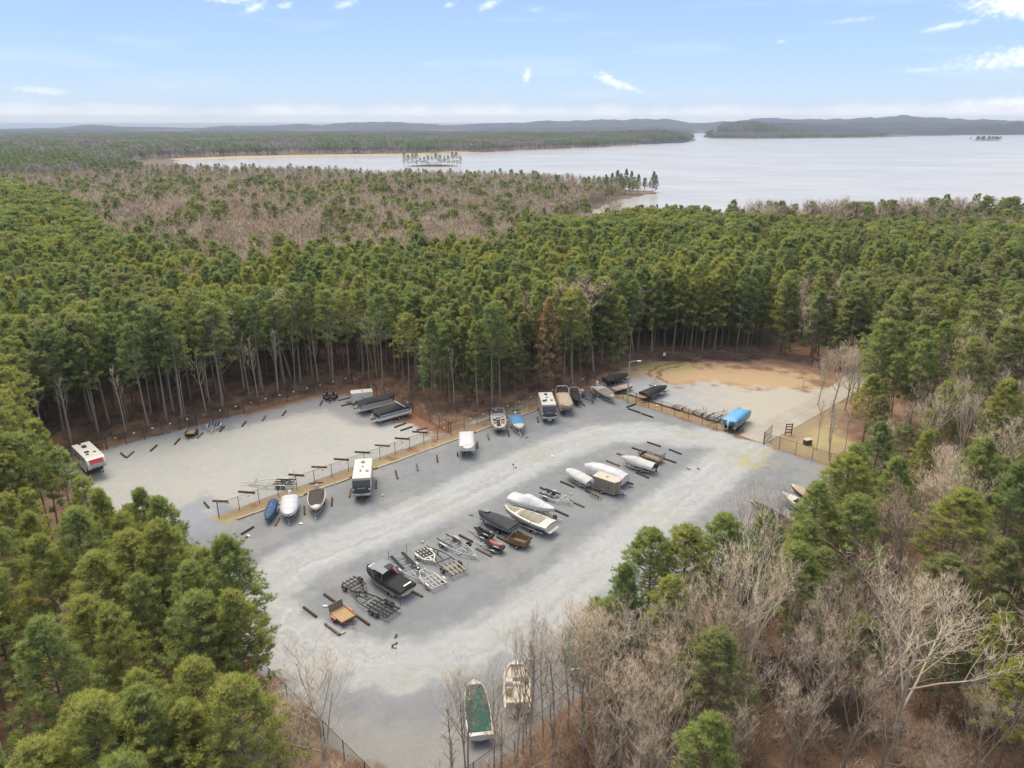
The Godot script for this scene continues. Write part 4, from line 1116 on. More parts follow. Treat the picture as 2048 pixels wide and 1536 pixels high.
func box_trailer(label: String, at: Vector2, turn: float, o := {}) -> Node3D:
	var t := thing("enclosed_trailer", label, "trailer", Vector3(at.x, 0.035, at.y), turn, "enclosed cargo trailers")
	var L: float = o.get("L", 3.6); var W: float = o.get("W", 1.8); var H: float = o.get("H", 1.85); var y := 0.42; var m: Material = o.get("mat", M.white); var v: float = o.get("nose", 0.35)
	var pl := PackedVector2Array([Vector2(-L * 0.5, -W * 0.5), Vector2(L * 0.5 - v, -W * 0.5), Vector2(L * 0.5, -W * 0.14), Vector2(L * 0.5, W * 0.14), Vector2(L * 0.5 - v, W * 0.5), Vector2(-L * 0.5, W * 0.5)])
	var g := Geo.new()
	for i in pl.size():
		var a := pl[i]; var b := pl[(i + 1) % pl.size()]
		g.quad(Vector3(b.x, y, b.y), Vector3(a.x, y, a.y), Vector3(a.x, y + H, a.y), Vector3(b.x, y + H, b.y))
	g.sheet(pl, y)
	put("body", g, m, t)
	g = Geo.new(); var q := PackedVector2Array()
	for p in pl: q.push_back(p * Vector2(1.012, 1.02))
	g.prism(q, y + H - 0.05, y + H + 0.03); put("roof", g, o.get("roof", M.white), t)
	g = Geo.new(); g.box(Vector3(-0.1, y + H + 0.06, 0), Vector3(0.36, 0.07, 0.36), Basis(), 0.02); put("roof_vent", g, M.grey, t)
	g = Geo.new()
	for i in pl.size():
		var a := pl[i] * 1.006; g.bar(Vector3(a.x, y, a.y), Vector3(a.x, y + H, a.y), 0.05, 0.05)
		var b := pl[(i + 1) % pl.size()] * 1.006
		g.bar(Vector3(a.x, y + 0.03, a.y), Vector3(b.x, y + 0.03, b.y), 0.04, 0.1)
	put("corner_trim", g, o.get("trim", M.aluminium), t)
	for s in [-1.0, 1.0]:
		if o.get("door", true):
			g = Geo.new(); g.box(Vector3(L * 0.22, y + H * 0.47, s * (W * 0.5 + 0.008)), Vector3(0.72, H * 0.82, 0.02), Basis(), 0.006); var d := put("door", g, m, t)
			g = Geo.new()
			for e in [[-0.37, 0.0, 0.025, H * 0.84], [0.37, 0.0, 0.025, H * 0.84], [0.0, H * 0.42, 0.76, 0.025], [0.0, -H * 0.42, 0.76, 0.025]]: g.box(Vector3(L * 0.22 + e[0], y + H * 0.47 + e[1], s * (W * 0.5 + 0.014)), Vector3(e[2], e[3], 0.03))
			put("door_frame", g, M.aluminium, d)
			g = Geo.new(); g.box(Vector3(L * 0.22 - 0.24, y + H * 0.45, s * (W * 0.5 + 0.03)), Vector3(0.16, 0.1, 0.05)); put("door_handle", g, M.dark, d)
		wheel(t, Vector3(-L * 0.08, 0.3, s * (W * 0.5 + 0.14)), s, 0.92)
		g = Geo.new(); var rr: Array = []
		for k in 9:
			var a := PI * k / 8.0; var px := -L * 0.08 - cos(a) * 0.42; var py := 0.3 + sin(a) * 0.44
			rr.append(PackedVector3Array([Vector3(px, py, s * W * 0.5), Vector3(px, py, s * (W * 0.5 + 0.27)), Vector3(px, py - 0.04, s * (W * 0.5 + 0.27)), Vector3(px, py - 0.04, s * W * 0.5)]))
		g.loft(rr, true, true, true, true); put("fender", g, o.get("trim", M.aluminium), t)
	g = Geo.new()
	for s in [-1.0, 1.0]: g.bar(Vector3(L * 0.5 - 0.1, y - 0.02, s * W * 0.3), Vector3(L * 0.5 + 0.9, y - 0.02, 0), 0.07, 0.09)
	g.box(Vector3(L * 0.5 + 0.98, y, 0), Vector3(0.24, 0.1, 0.12), Basis(), 0.03); put("hitch_frame", g, M.dark, t)
	g = Geo.new(); g.tube([Vector3(L * 0.5 + 0.6, 0.0, 0), Vector3(L * 0.5 + 0.6, 0.85, 0)], 0.035, 6); put("jack", g, M.dark, t)
	g = Geo.new(); g.box(Vector3(-L * 0.5 - 0.012, y + H * 0.5, 0), Vector3(0.02, H * 0.92, W * 0.92)); put("rear_ramp_door", g, m, t)
	return t

func under(label: String, at: Vector2, turn: float, L: float, B: float, o := {}) -> Node3D: # the trailer that carries a boat
	var d := {"bed": L * 0.72, "width": B * 0.72, "tongue": L * 0.30, "y": 0.42, "wheel": 0.86, "group": "trailers carrying boats"}
	d.merge(o, true)
	var s = along(turn) * (-L * 0.06 + o.get("slide", 0.0))
	return trailer(label, at + Vector2(s.x, s.z), turn, d)

# ------------------------------------------------------------------ what is parked where
func parked() -> void:
	var p: Vector2
	# --- along the straw strip, noses toward the island
	p = Vector2(-32.5, -86.0)
	boat("jon_boat", "narrow small boat bundled in a dark blue tarp next to the white covered boat", p, -83, {"L": 4.7, "B": 1.3, "D": 0.5, "fine": 5.0, "round": 0.8, "rise": 0.05, "hull": M.tarp_navy, "covers": [{"from": -0.01, "to": 0.98, "crown": [0.5, 0.55, 0.34, 0.4, 0.3, 0.1], "mat": M.tarp_navy, "drop": 0.42, "square": 1.1, "peak": 0.9, "cap1": true}]})
	under("low trailer under the blue tarped narrow boat", p, -83, 4.7, 1.4, {"tongue": 0.5})
	p = Vector2(-30.1, -86.6)
	boat("outboard_boat", "white covered motorboat with white outboard, left end of the straw strip row", p, -76, {"L": 5.4, "B": 2.4, "D": 0.72, "rise": 0.2, "fine": 4.6, "round": 0.55, "outboard": M.white, "ob_up": 0.05, "ob_size": 1.2, "covers": [{"crown": [0.3, 0.55, 0.6, 0.5, 0.35, 0.05], "mat": M.shrink, "drop": 0.3, "square": 2.6}]})
	under("galvanised trailer with white guide posts under the white covered motorboat", p, -76, 5.4, 2.4, {"posts": 1.5, "tongue": 1.5})
	p = Vector2(-26.9, -88.3)
	boat("outboard_boat", "white boat with dark brown cockpit cover and dark folded top", p, -78, {"L": 5.8, "B": 2.4, "D": 0.72, "fine": 3.6, "hull": M.gel, "deck": M.gel, "outboard": M.white, "ob_up": 0.1, "ob_size": 1.1, "covers": [{"from": 0.02, "to": 0.82, "crown": [0.12, 0.2, 0.3, 0.22, 0.15, 0.04], "mat": M.canvas_brown, "drop": 0.02, "narrow": 0.9, "cap1": true}], "arches": [{"x": 0.06, "h": 0.95, "lean": -0.5, "mat": M.white, "roll": M.canvas_black, "w": 1.12}]})
	under("galvanised trailer under the boat with the brown cover", p, -78, 5.8, 2.4)
	caravan("white travel trailer with dark grey front cap, between two gaps in the straw strip row", Vector2(-21.5, -93.8), -82, {})
	p = Vector2(-7.3, -106.9)
	pontoon("pontoon boat fully wrapped in a smooth white cover with squared ends", p, -86, {"L": 6.0, "B": 2.5, "cover": M.shrink, "crown": [0.05, 0.34, 0.42, 0.4, 0.3, -0.25], "drop": 0.75, "square": 5.0, "c0": 0.0, "c1": 1.0})
	var tr := under("trailer under the fully white wrapped pontoon boat", p, -86, 6.0, 2.5, {"mat": M.galv, "tongue": 1.0})
	wheel(tr, Vector3(2.2, 0.32, 1.5), 1.0, 1.0, null, "spare_wheel")
	p = Vector2(-2.3, -116.1)
	var b := boat("deck_boat", "open white deck boat with pale seats and a blue topped arch", p, -86, {"L": 6.2, "B": 2.5, "D": 0.78, "fine": 7.0, "round": 0.6, "rise": 0.1, "open": 0.93, "depth": 0.55, "liner": M.gel, "arches": [{"x": 0.06, "h": 1.15, "lean": -0.3, "mat": M.white, "roll": M.canvas_blue, "w": 1.2, "r": 0.04}]})
	var fl := 0.55 + 0.78 + 0.01 - 0.55
	var g := Geo.new(); g.box(Vector3(-0.1, fl + 0.015, 0), Vector3(3.6, 0.02, 0.62)); put("floor_mat", g, M.canvas_brown, b)
	seat(b, Vector3(-2.55, fl, 0), Vector3(0.62, 0.45, 2.0), M.gel, Vector3(-1, 0, 0))
	seat(b, Vector3(-1.5, fl, 0.72), Vector3(1.2, 0.42, 0.6), M.gel, Vector3(0, 0, 1)); seat(b, Vector3(-1.5, fl, -0.72), Vector3(0.7, 0.45, 0.6), M.gel, Vector3(-1, 0, 0))
	seat(b, Vector3(1.7, fl, 0.72), Vector3(1.6, 0.42, 0.6), M.cream, Vector3(0, 0, 1)); seat(b, Vector3(1.7, fl, -0.72), Vector3(1.6, 0.42, 0.6), M.cream, Vector3(0, 0, -1))
	for s in [-1.0, 1.0]:
		g = Geo.new(); g.box(Vector3(0.15, fl + 0.45, s * 0.72), Vector3(0.75, 0.9, 0.62), Basis(), 0.08); put("console", g, M.gel, b)
		g = Geo.new(); g.box(Vector3(0.46, fl + 1.02, s * 0.72), Vector3(0.04, 0.3, 0.56), Basis(Vector3(0, 0, 1), -0.3)); put("windscreen", g, M.glass, b)
	under("dark trailer under the open white deck boat", p, -86, 6.2, 2.5, {"mat": M.paint_black, "tongue": 0.7})
	p = Vector2(1.0, -115.6)
	boat("outboard_boat", "white boat with light blue cockpit cover and a white hoop", p, -82, {"L": 5.8, "B": 2.35, "D": 0.75, "rise": 0.2, "fine": 3.4, "deck": M.gel, "outboard": M.white, "ob_up": 0.1, "covers": [{"from": 0.0, "to": 0.66, "crown": [0.3, 0.34, 0.36, 0.42, 0.3, 0.02], "mat": M.canvas_blue, "drop": 0.12, "cap1": true}], "arches": [{"x": 0.05, "h": 1.1, "lean": -0.2, "mat": M.white, "roll": M.canvas_charcoal, "w": 1.1}]})
	under("white trailer with a long V tongue under the blue covered boat", p, -82, 5.8, 2.35, {"mat": M.paint_white, "tongue": 1.9})
	caravan("cream and grey travel trailer with dark roof hatches beside the tan covered pontoon", Vector2(6.35, -121.9), -86, {"light_hatch": false, "panel": M.dark, "gas": M.galv})
	p = Vector2(9.7, -124.9)
	pontoon("pontoon boat under a tan cover with a tall white hoop behind", p, -86, {"L": 6.8, "B": 2.55, "cover": M.canvas_tan, "crown": [0.12, 0.4, 0.42, 0.38, 0.3, -0.2], "drop": 0.45, "square": 4.0, "panel": M.cream, "arches": [{"x": 0.03, "h": 1.45, "lean": -0.35, "mat": M.white, "w": 1.22, "r": 0.065}]})
	under("galvanised trailer with step ladder tongue under the tan covered pontoon", p, -86, 6.8, 2.55, {"tongue": 1.5})
	p = Vector2(12.0, -128.5)
	boat("ski_boat", "dark covered ski boat with a large white tower", p, -85, {"L": 5.4, "B": 2.2, "D": 0.7, "hull": M.maroon, "rail": M.white, "covers": [{"crown": [0.1, 0.25, 0.35, 0.42, 0.3, 0.05], "mat": M.canvas_black, "drop": 0.1}], "arches": [{"x": 0.3, "h": 1.15, "lean": -0.7, "mat": M.white, "r": 0.06, "w": 1.0, "brace": 0.9}]})
	under("dark trailer under the ski boat with the white tower", p, -85, 5.4, 2.2, {"mat": M.paint_black, "tongue": 0.9})
	trailer("empty black trailer between the white towered ski boat and the tan decked boat", Vector2(14.9, -130.4), -82, {"mat": M.paint_black, "bed": 4.0, "width": 2.0, "tongue": 1.2, "bunks": 2, "rim": M.dark})
	p = Vector2(18.0, -130.6)
	boat("outboard_boat", "white boat with light brown cover and silver hoop next to the lamp post", p, -70, {"L": 6.8, "B": 2.35, "D": 0.78, "rise": 0.3, "fine": 2.6, "deck": M.gel, "outboard": M.white, "ob_size": 1.25, "ob_up": 0.2, "covers": [{"from": 0.30, "to": 0.88, "crown": [0.2, 0.3, 0.28, 0.2, 0.12, 0.03], "mat": M.canvas_taupe, "drop": 0.0, "narrow": 0.86, "cap1": true}], "arches": [{"x": 0.26, "h": 0.85, "lean": -0.4, "mat": M.silver, "r": 0.06, "w": 1.0}]})
	under("galvanised trailer under the white boat by the lamp post", p, -70, 6.8, 2.35, {"tongue": 1.4})
	# --- beyond the right hand fence
	p = Vector2(21.3, -139.3)
	boat("ski_boat", "black covered boat at the edge of the pine woods, farthest from the gate", p, 30, {"L": 6.0, "B": 2.3, "D": 0.75, "hull": M.charcoal, "covers": [{"crown": [0.1, 0.35, 0.6, 0.5, 0.35, 0.05], "mat": M.canvas_black, "drop": 0.25}], "arches": [{"x": 0.35, "h": 0.9, "lean": -0.8, "mat": M.dark, "w": 1.0}]})
	under("dark trailer under the farthest black covered boat", p, 30, 6.0, 2.3, {"mat": M.paint_black})
	p = Vector2(21.9, -134.4)
	boat("jon_boat", "flat open jon boat with tan deck beside the lamp post", p, 33, {"L": 4.8, "B": 1.6, "D": 0.48, "fine": 6.0, "round": 0.7, "rise": 0.1, "y": 0.5, "hull": M.paint_white, "deck": M.canvas_tan, "camber": 0.02, "stripe": M.canvas_brown, "stripe_hi": 0.2, "stripe_lo": 0.4})
	under("low black trailer under the flat jon boat", p, 33, 4.8, 1.7, {"mat": M.paint_black, "tongue": 0.9})
	p = Vector2(27.7, -131.6)
	b = boat("wakeboard_boat", "black covered wakeboard boat with an orange platform on its stern", p, 37, {"L": 6.6, "B": 2.5, "D": 0.78, "rise": 0.22, "hull": M.charcoal, "stripe": M.white, "stripe_hi": 0.3, "stripe_lo": 0.42, "stripe_from": 0.15, "stripe_to": 0.8, "platform": M.orange, "covers": [{"crown": [0.15, 0.4, 0.5, 0.62, 0.35, 0.05], "mat": M.canvas_black, "drop": 0.16, "square": 2.4}], "arches": [{"x": 0.52, "h": 0.95, "lean": -1.0, "mat": M.dark, "w": 1.05, "r": 0.05, "roll": M.canvas_black}]})
	g = Geo.new(); g.bar(Vector3(0.9, 1.98, 0.2), Vector3(0.2, 2.02, -0.75), 0.16, 0.04); g.bar(Vector3(0.5, 2.0, -0.3), Vector3(1.0, 1.9, -0.9), 0.12, 0.04); put("cover_patch", g, M.sign_white, b)
	under("trailer with orange fenders under the black covered wakeboard boat", p, 37, 6.6, 2.5, {"mat": M.paint_black, "tandem": true, "fender": M.orange})
	trailer("small trailer stacked with pale boards, first behind the right hand fence", Vector2(31.0, -125.3), 41, {"mat": M.paint_white, "bed": 2.4, "width": 1.5, "tongue": 1.0, "bunks": 4, "bunk": M.bunk_wood, "winch": false})
	trailer("small white trailer second along the right hand fence", Vector2(34.1, -122.8), 42, {"mat": M.paint_white, "bed": 2.5, "width": 1.5, "tongue": 1.1, "bunks": 2, "bunk": M.bunk_wood})
	trailer("long galvanised trailer with dark boards, left of the blue tarped pontoon", Vector2(36.7, -120.6), 45, {"bed": 4.6, "width": 2.0, "tongue": 1.6, "bunks": 2, "bunk": M.tie1, "bunk_w": 0.3})
	p = Vector2(39.3, -117.3)
	pontoon("pontoon boat under a bright blue tarp beside the open gate", p, 52, {"L": 7.2, "B": 2.6, "cover": M.tarp_blue, "crown": [0.0, 0.42, 0.46, 0.5, 0.42, -0.1], "drop": 0.5, "square": 3.6, "c0": 0.0, "c1": 0.98, "outboard": M.white, "tube": M.aluminium})
	under("dark trailer under the blue tarped pontoon boat", p, 52, 7.2, 2.6, {"mat": M.paint_black, "tandem": true})
	# --- the far left lot
	caravan("white fifth wheel camper with a red and silver nose at the left edge", Vector2(-64.2, -99.9), -45, {"five": true, "L": 7.8, "roof": [[-1.9, 0.0, 0.8, 0.6, 0.2], [0.4, 0.3, 0.7, 0.62, 0.08], [1.4, 0.5, 0.45, 0.4, 0.08], [1.0, -0.6, 0.4, 0.35, 0.08], [-3.4, 0.2, 0.4, 0.4, 0.08]], "light_hatch": false})
	utility_trailer("small black utility trailer with plywood floor and raised mesh ramp", Vector2(-54.4, -113.0), -79, {"bed": 2.5, "width": 1.5, "frame": M.paint_black, "wood": M.ply, "wall": 0.3, "rails": true, "gate": 1.35})
	trailer("small white trailer with four black bunks beside the plywood floored trailer", Vector2(-51.8, -116.0), -78, {"mat": M.paint_white, "bed": 2.6, "width": 2.0, "tongue": 1.2, "bunks": 4, "bunk_w": 0.18})
	trailer("long white empty trailer with V frame and black bunks behind the middle fence", Vector2(-34.4, -94.9), 178, {"mat": M.paint_white, "bed": 5.0, "width": 1.9, "tongue": 2.9, "bunks": 3, "bunk_w": 0.25, "tandem": true, "axle": -0.9, "posts": 1.5, "bunk_to": 0.05})
	p = Vector2(-34.9, -130.2)
	trailer("double trailer carrying two dark covered jet skis in the far corner", p, -77, {"mat": M.paint_black, "bed": 2.8, "width": 2.2, "tongue": 1.2, "bunks": 4, "winch": false})
	for s in [-1.0, 1.0]:
		var sd = along(-77 + 90) * 0.62 * s
		jet_ski(("left" if s < 0 else "right") + " one of two dark jet skis side by side in the far corner", p + Vector2(sd.x, sd.z), -77, {"hull": M.white, "deck": M.canvas_black})
	box_trailer("small white enclosed trailer behind the two black covered pontoon boats", Vector2(-28.4, -128.2), 197, {"L": 4.0, "W": 1.9, "H": 1.95, "door": false, "nose": 0.15})
	p = Vector2(-25.4, -124.5)
	b = pontoon("black covered pontoon boat with silver sides, nearer the white box trailer", p, -144, {"L": 7.0, "B": 2.5, "cover": M.canvas_black, "crown": [0.5, 0.3, 0.4, 0.5, 0.32, 0.0], "drop": 0.12, "square": 1.8, "outboard": M.dark, "panel": M.silver, "fence": 0.7, "c1": 0.97, "arches": [{"x": 0.12, "h": 0.9, "lean": -0.7, "mat": M.dark, "w": 1.1}, {"x": 0.7, "h": 0.85, "lean": 0.6, "mat": M.dark, "w": 1.1}]})
	under("trailer under the black covered pontoon with silver sides", p, -144, 7.0, 2.5, {"mat": M.paint_black, "tongue": 0.7})
	p = Vector2(-21.6, -120.1)
	b = pontoon("black covered pontoon boat with navy and white sides and a white arch", p, -141, {"L": 7.2, "B": 2.5, "cover": M.canvas_black, "crown": [0.1, 0.5, 0.62, 0.4, 0.3, 0.0], "drop": 0.1, "square": 2.0, "outboard": M.dark, "panel": M.navy, "stripe": M.sign_white, "tube": M.white, "fence": 0.66, "c1": 0.97, "r": 0.36, "arches": [{"x": 0.16, "h": 0.95, "lean": 1.2, "mat": M.white, "w": 1.15, "r": 0.09}]})
	under("trailer with rusty hitch under the navy and white pontoon", p, -141, 7.2, 2.5, {"mat": M.rust, "tongue": 0.7, "tandem": true})
	# --- the island in the middle of the main lot, from its near left end
	utility_trailer("small pale wooden trailer with slatted tailgate at the near end of the island", Vector2(-18.1, -64.6), -45, {"bed": 2.4, "width": 1.75, "frame": M.rust, "wood": M.ply, "wall": 0.2, "gate": 0.85, "gate_mat": M.grey_wood, "gate_panel": M.grey_wood, "fender": M.faded_red})
	trailer("small black trailer with four bunks behind the pale wooden trailer", Vector2(-17.9, -70.0), -41, {"mat": M.paint_black, "bed": 2.5, "width": 1.9, "tongue": 1.6, "bunks": 4, "bunk_w": 0.08})
	trailer("long black tandem trailer with curved frame between the wooden trailer and the black deck boat", Vector2(-14.7, -66.3), 144, {"mat": M.paint_black, "bed": 5.0, "width": 2.0, "tongue": 1.7, "curved": true, "tandem": true, "bunks": 4, "bunk_w": 0.22, "axle": -0.6, "posts": 1.2, "post_mat": M.rust})
	p = Vector2(-14.2, -70.3)
	b = boat("deck_boat", "black covered deck boat with grey canopy and a red seat", p, 141, {"L": 6.9, "B": 2.5, "D": 0.72, "fine": 4.5, "round": 0.7, "rise": 0.12, "hull": M.cream, "rail": M.dark, "covers": [{"crown": [0.12, 0.25, 0.32, 0.3, 0.3, 0.1], "mat": M.canvas_black, "drop": 0.22, "square": 3.0, "cap1": true}]})
	g = Geo.new(); var cr: Array = []
	for i in 9:
		var x := -0.55 + 2.3 * i / 8.0; var q := PackedVector3Array()
		for j in 9:
			var s := (j - 4) / 4.0; q.push_back(Vector3(x, 2.62 - 0.13 * pow(absf(s), 3.0) - 0.06 * pow(absf((i - 4) / 4.0), 3.0), s * 1.08))
		cr.append(q)
	g.loft(cr); put("canopy", g, M.grey, b)
	g = Geo.new(); g.box(Vector3(-0.1, 2.655, 0.25), Vector3(0.8, 0.03, 0.9)); put("canopy_window", g, M.dark, b)
	g = Geo.new()
	for s in [-1.0, 1.0]:
		for x in [-0.4, 1.6]: g.tube([Vector3(x, 2.5, s * 1.05), Vector3(x * 0.6, 1.35, s * 1.15)], 0.025, 5)
	put("canopy_frame", g, M.aluminium, b)
	g = Geo.new(); g.box(Vector3(-0.15, 1.78, 0.85), Vector3(1.1, 0.3, 0.26), Basis(Vector3(0, 0, 1), 0.25), 0.05); put("red_seat", g, M.red, b)
	g = Geo.new(); g.box(Vector3(2.1, 1.75, 0.05), Vector3(0.9, 0.05, 1.2), Basis(Vector3(0, 0, 1), -0.08), 0.02); put("bow_pad", g, M.grey, b)
	g = Geo.new(); g.box(Vector3(-3.1, 1.62, 0.2), Vector3(0.22, 0.03, 1.1)); g.box(Vector3(2.75, 1.69, 0.1), Vector3(0.2, 0.03, 1.0)); put("cover_patch", g, M.sign_white, b)
	under("cream trailer with tandem wheels under the black covered deck boat", p, 141, 6.9, 2.5, {"mat": M.cream, "tandem": true, "tongue": 0.9})
	trailer("grey pontoon trailer with tall black guide posts right of the black deck boat", Vector2(-12.6, -73.9), -55, {"mat": M.galv, "bed": 4.8, "width": 1.9, "tongue": 1.9, "bunks": 2, "bunk_w": 0.4, "posts": 1.25, "post_mat": M.dark, "axle": 0.6})
	trailer("small white trailer with black bunks between the guide post trailer and the curved black one", Vector2(-10.5, -76.1), -50, {"mat": M.paint_white, "bed": 2.3, "width": 1.7, "tongue": 0.9, "bunks": 4, "beam": 0.16, "winch": false})
	tr = trailer("white trailer with short guide posts and a spare wheel on its tongue", Vector2(-9.1, -70.9), 128, {"mat": M.paint_white, "bed": 3.0, "width": 1.9, "tongue": 1.5, "bunks": 4, "bunk": M.paint_white, "bunk_w": 0.08, "posts": 1.1, "curved": true})
	wheel(tr, Vector3(2.9, 0.6, -0.2), 1.0, 0.8, null, "spare_wheel").rotation_degrees = Vector3(90, 0, 0)
	trailer("black curved frame trailer with pale wooden bunks and white guide posts", Vector2(-7.4, -73.9), 127, {"mat": M.paint_black, "bed": 4.3, "width": 2.1, "tongue": 3.0, "curved": true, "bunks": 4, "bunk": M.bunk_wood, "bunk_w": 0.16, "posts": 1.15, "bunk_to": 0.05, "axle": -0.3})
	trailer("galvanised tandem trailer with its hitch beside the loose tyre", Vector2(-7.3, -78.5), -43, {"mat": M.galv, "bed": 4.4, "width": 1.9, "tongue": 2.0, "tandem": true, "bunks": 2, "axle": -0.7, "curved": true})
	p = Vector2(-3.7, -80.8)
	jet_ski("all black jet ski on the trailer nearest the grey covered boat", p, 142, {"hull": M.charcoal})
	trailer("silver trailer under the all black jet ski", p, 142, {"mat": M.galv, "bed": 2.4, "width": 1.1, "tongue": 1.3, "bunks": 2, "y": 0.3, "wheel": 0.7, "winch": false, "group": "trailers carrying boats"})
	p = Vector2(-2.4, -77.9)
	jet_ski("jet ski with a faded pink red seat", p, 148, {"hull": M.charcoal, "seat": M.faded_red})
	trailer("silver trailer under the jet ski with the faded seat", p, 148, {"mat": M.galv, "bed": 2.4, "width": 1.1, "tongue": 1.3, "bunks": 2, "y": 0.3, "wheel": 0.7, "winch": false, "group": "trailers carrying boats"})
	utility_trailer("brown plywood box trailer beside the jet skis", Vector2(0.9, -78.9), 150, {"bed": 2.4, "width": 1.5, "frame": M.rust, "wood": M.old_ply, "sides": M.old_ply, "wall": 0.68, "tailboard": true})
	p = Vector2(-2.1, -83.1)
	b = boat("ski_boat", "boat with charcoal cover and a bright blue bow", p, 142, {"L": 5.9, "B": 2.3, "D": 0.72, "rise": 0.2, "hull": M.silver, "rail": M.dark, "platform": M.charcoal, "covers": [{"crown": [0.1, 0.42, 0.55, 0.5, 0.45, 0.1], "mat": M.canvas_charcoal, "drop": 0.14, "square": 2.4}]})
	for s in [-1.0, 1.0]:
		g = Geo.new(); var rr: Array = []; var d := {"L": 5.9, "B": 2.3, "D": 0.72, "rise": 0.2}
		for i in 9:
			var f := lerpf(0.74, 1.0, i / 8.0); var w := beam_at(d, f) + 0.02; var sh := sheer_at(d, f)
			rr.append(PackedVector3Array([Vector3(-2.95 + 5.9 * f, sh + 0.02, s * w), Vector3(-2.94 + 5.9 * f, sh - 0.36, s * w * 0.985)]))
		g.loft(rr); put("bow_panel", g, M.bow_blue, b)
	g = Geo.new(); g.box(Vector3(1.55, 2.0, 0.1), Vector3(0.85, 0.04, 0.75), Basis(Vector3(0, 0, 1), -0.16), 0.015); put("cover_patch", g, M.grey, b)
	under("black trailer under the boat with the blue bow", p, 142, 5.9, 2.3, {"mat": M.paint_black, "tongue": 0.9})
	p = Vector2(2.0, -83.6)
	b = boat("cabin_cruiser", "large white cruiser with sand coloured covers and a raked arch", p, 143, {"L": 7.5, "B": 2.6, "D": 0.98, "rise": 0.3, "fine": 2.6, "round": 0.7, "hull": M.gel, "deck": M.gel, "camber": 0.16, "stripe": M.grey, "stripe_hi": 0.34, "stripe_lo": 0.52, "platform": M.gel, "covers": [{"from": 0.17, "to": 0.66, "crown": [0.2, 0.42, 0.36, 0.5, 0.55, 0.16], "mat": M.canvas_sand, "drop": -0.03, "narrow": 0.8, "cap1": true}, {"from": 0.7, "to": 0.95, "crown": [0.2, 0.24, 0.2, 0.1], "mat": M.canvas_sand, "drop": -0.03, "narrow": 0.76, "cap1": true}], "arches": [{"x": 0.30, "h": 0.95, "lean": 0.5, "mat": M.silver, "w": 1.22, "r": 0.035}]})
	under("white tandem trailer under the large cruiser", p, 143, 7.5, 2.6, {"mat": M.paint_white, "tandem": true, "tongue": 0.9})
	p = Vector2(2.8, -87.2)
	boat("outboard_boat", "boat under a bright white peaked cover beside the cruiser", p, -36, {"L": 7.1, "B": 2.5, "D": 0.85, "rise": 0.3, "covers": [{"crown": [0.35, 0.45, 1.05, 0.75, 0.3, 0.05], "mat": M.shrink, "drop": 0.35, "square": 1.7, "peak": 0.9}]})
	tr = under("white trailer with a spare wheel under the peaked white cover", p, -36, 7.1, 2.5, {"mat": M.paint_white, "tongue": 2.4})
	wheel(tr, Vector3(4.2, 0.62, 0.24), 1.0, 0.95, null, "spare_wheel")
	trailer("empty pale trailer with dark bunks beyond the peaked white cover", Vector2(5.9, -90.9), -38, {"mat": M.paint_white, "bed": 3.8, "width": 1.9, "tongue": 1.2, "bunks": 2, "bunk_w": 0.3})
	p = Vector2(9.8, -95.7)
	boat("outboard_boat", "small white covered boat left of the beige box trailer", p, 130, {"L": 5.0, "B": 1.95, "D": 0.66, "rise": 0.16, "fine": 6.0, "round": 0.6, "covers": [{"crown": [0.25, 0.34, 0.36, 0.36, 0.3, 0.06], "mat": M.canvas_white, "drop": 0.24, "square": 3.2}], "outboard": M.canvas_white, "ob_up": 0.02})
	under("white trailer under the small white covered boat", p, 130, 5.0, 1.95, {"mat": M.paint_white, "tongue": 0.7})
	p = Vector2(13.7, -96.8)
	boat("outboard_boat", "long boat shrouded to the ground side in creased white wrap behind the beige box trailer", p, 143, {"L": 6.9, "B": 2.5, "D": 0.8, "rise": 0.1, "fine": 5.0, "covers": [{"from": -0.02, "crown": [0.4, 0.75, 0.8, 0.85, 0.7, 0.1], "mat": M.shrink, "drop": 0.85, "square": 3.2}]})
	under("dark trailer under the long white wrapped boat", p, 143, 6.9, 2.5, {"mat": M.paint_black, "tongue": 1.0})
	box_trailer("beige enclosed trailer with V nose and side door on the island", Vector2(13.7, -93.0), -38, {"L": 3.9, "W": 1.85, "H": 1.9, "mat": M.taupe, "roof": M.cream})
	p = Vector2(19.2, -100.3)
	boat("outboard_boat", "white covered boat nearest the wooden utility trailer", p, 146, {"L": 5.5, "B": 2.1, "D": 0.7, "rise": 0.22, "outboard": M.dark, "ob_up": -0.1, "covers": [{"crown": [0.3, 0.38, 0.5, 0.62, 0.35, 0.05], "mat": M.canvas_white, "drop": 0.3, "square": 2.2}]})
	under("white trailer under the covered boat near the wooden utility trailer", p, 146, 5.5, 2.1, {"mat": M.paint_white, "tongue": 0.8})
	utility_trailer("grey wooden utility trailer with upright ramp gate at the far end of the island", Vector2(22.0, -103.3), 136, {"bed": 3.4, "width": 1.7, "frame": M.brown_wood, "wood": M.grey_wood, "wall": 0.36, "rails": true, "gate": 1.1})
	# --- along the near right edge
	p = Vector2(-3.1, -50.9)
	boat("bass_boat", "white boat with a green cover behind the bare saplings, nearest the camera", p, 98, {"L": 6.5, "B": 2.25, "D": 0.62, "fine": 4.6, "round": 0.55, "rise": 0.12, "deck": M.gel, "camber": 0.03, "covers": [{"from": 0.06, "to": 0.9, "crown": [0.06, 0.16, 0.2, 0.2, 0.16, 0.05], "mat": M.canvas_green, "drop": -0.01, "narrow": 0.9, "cap1": true}]})
	under("trailer under the nearest green covered boat", p, 98, 6.5, 2.25, {"mat": M.paint_black, "tongue": 0.7})
	p = Vector2(0.45, -53.6)
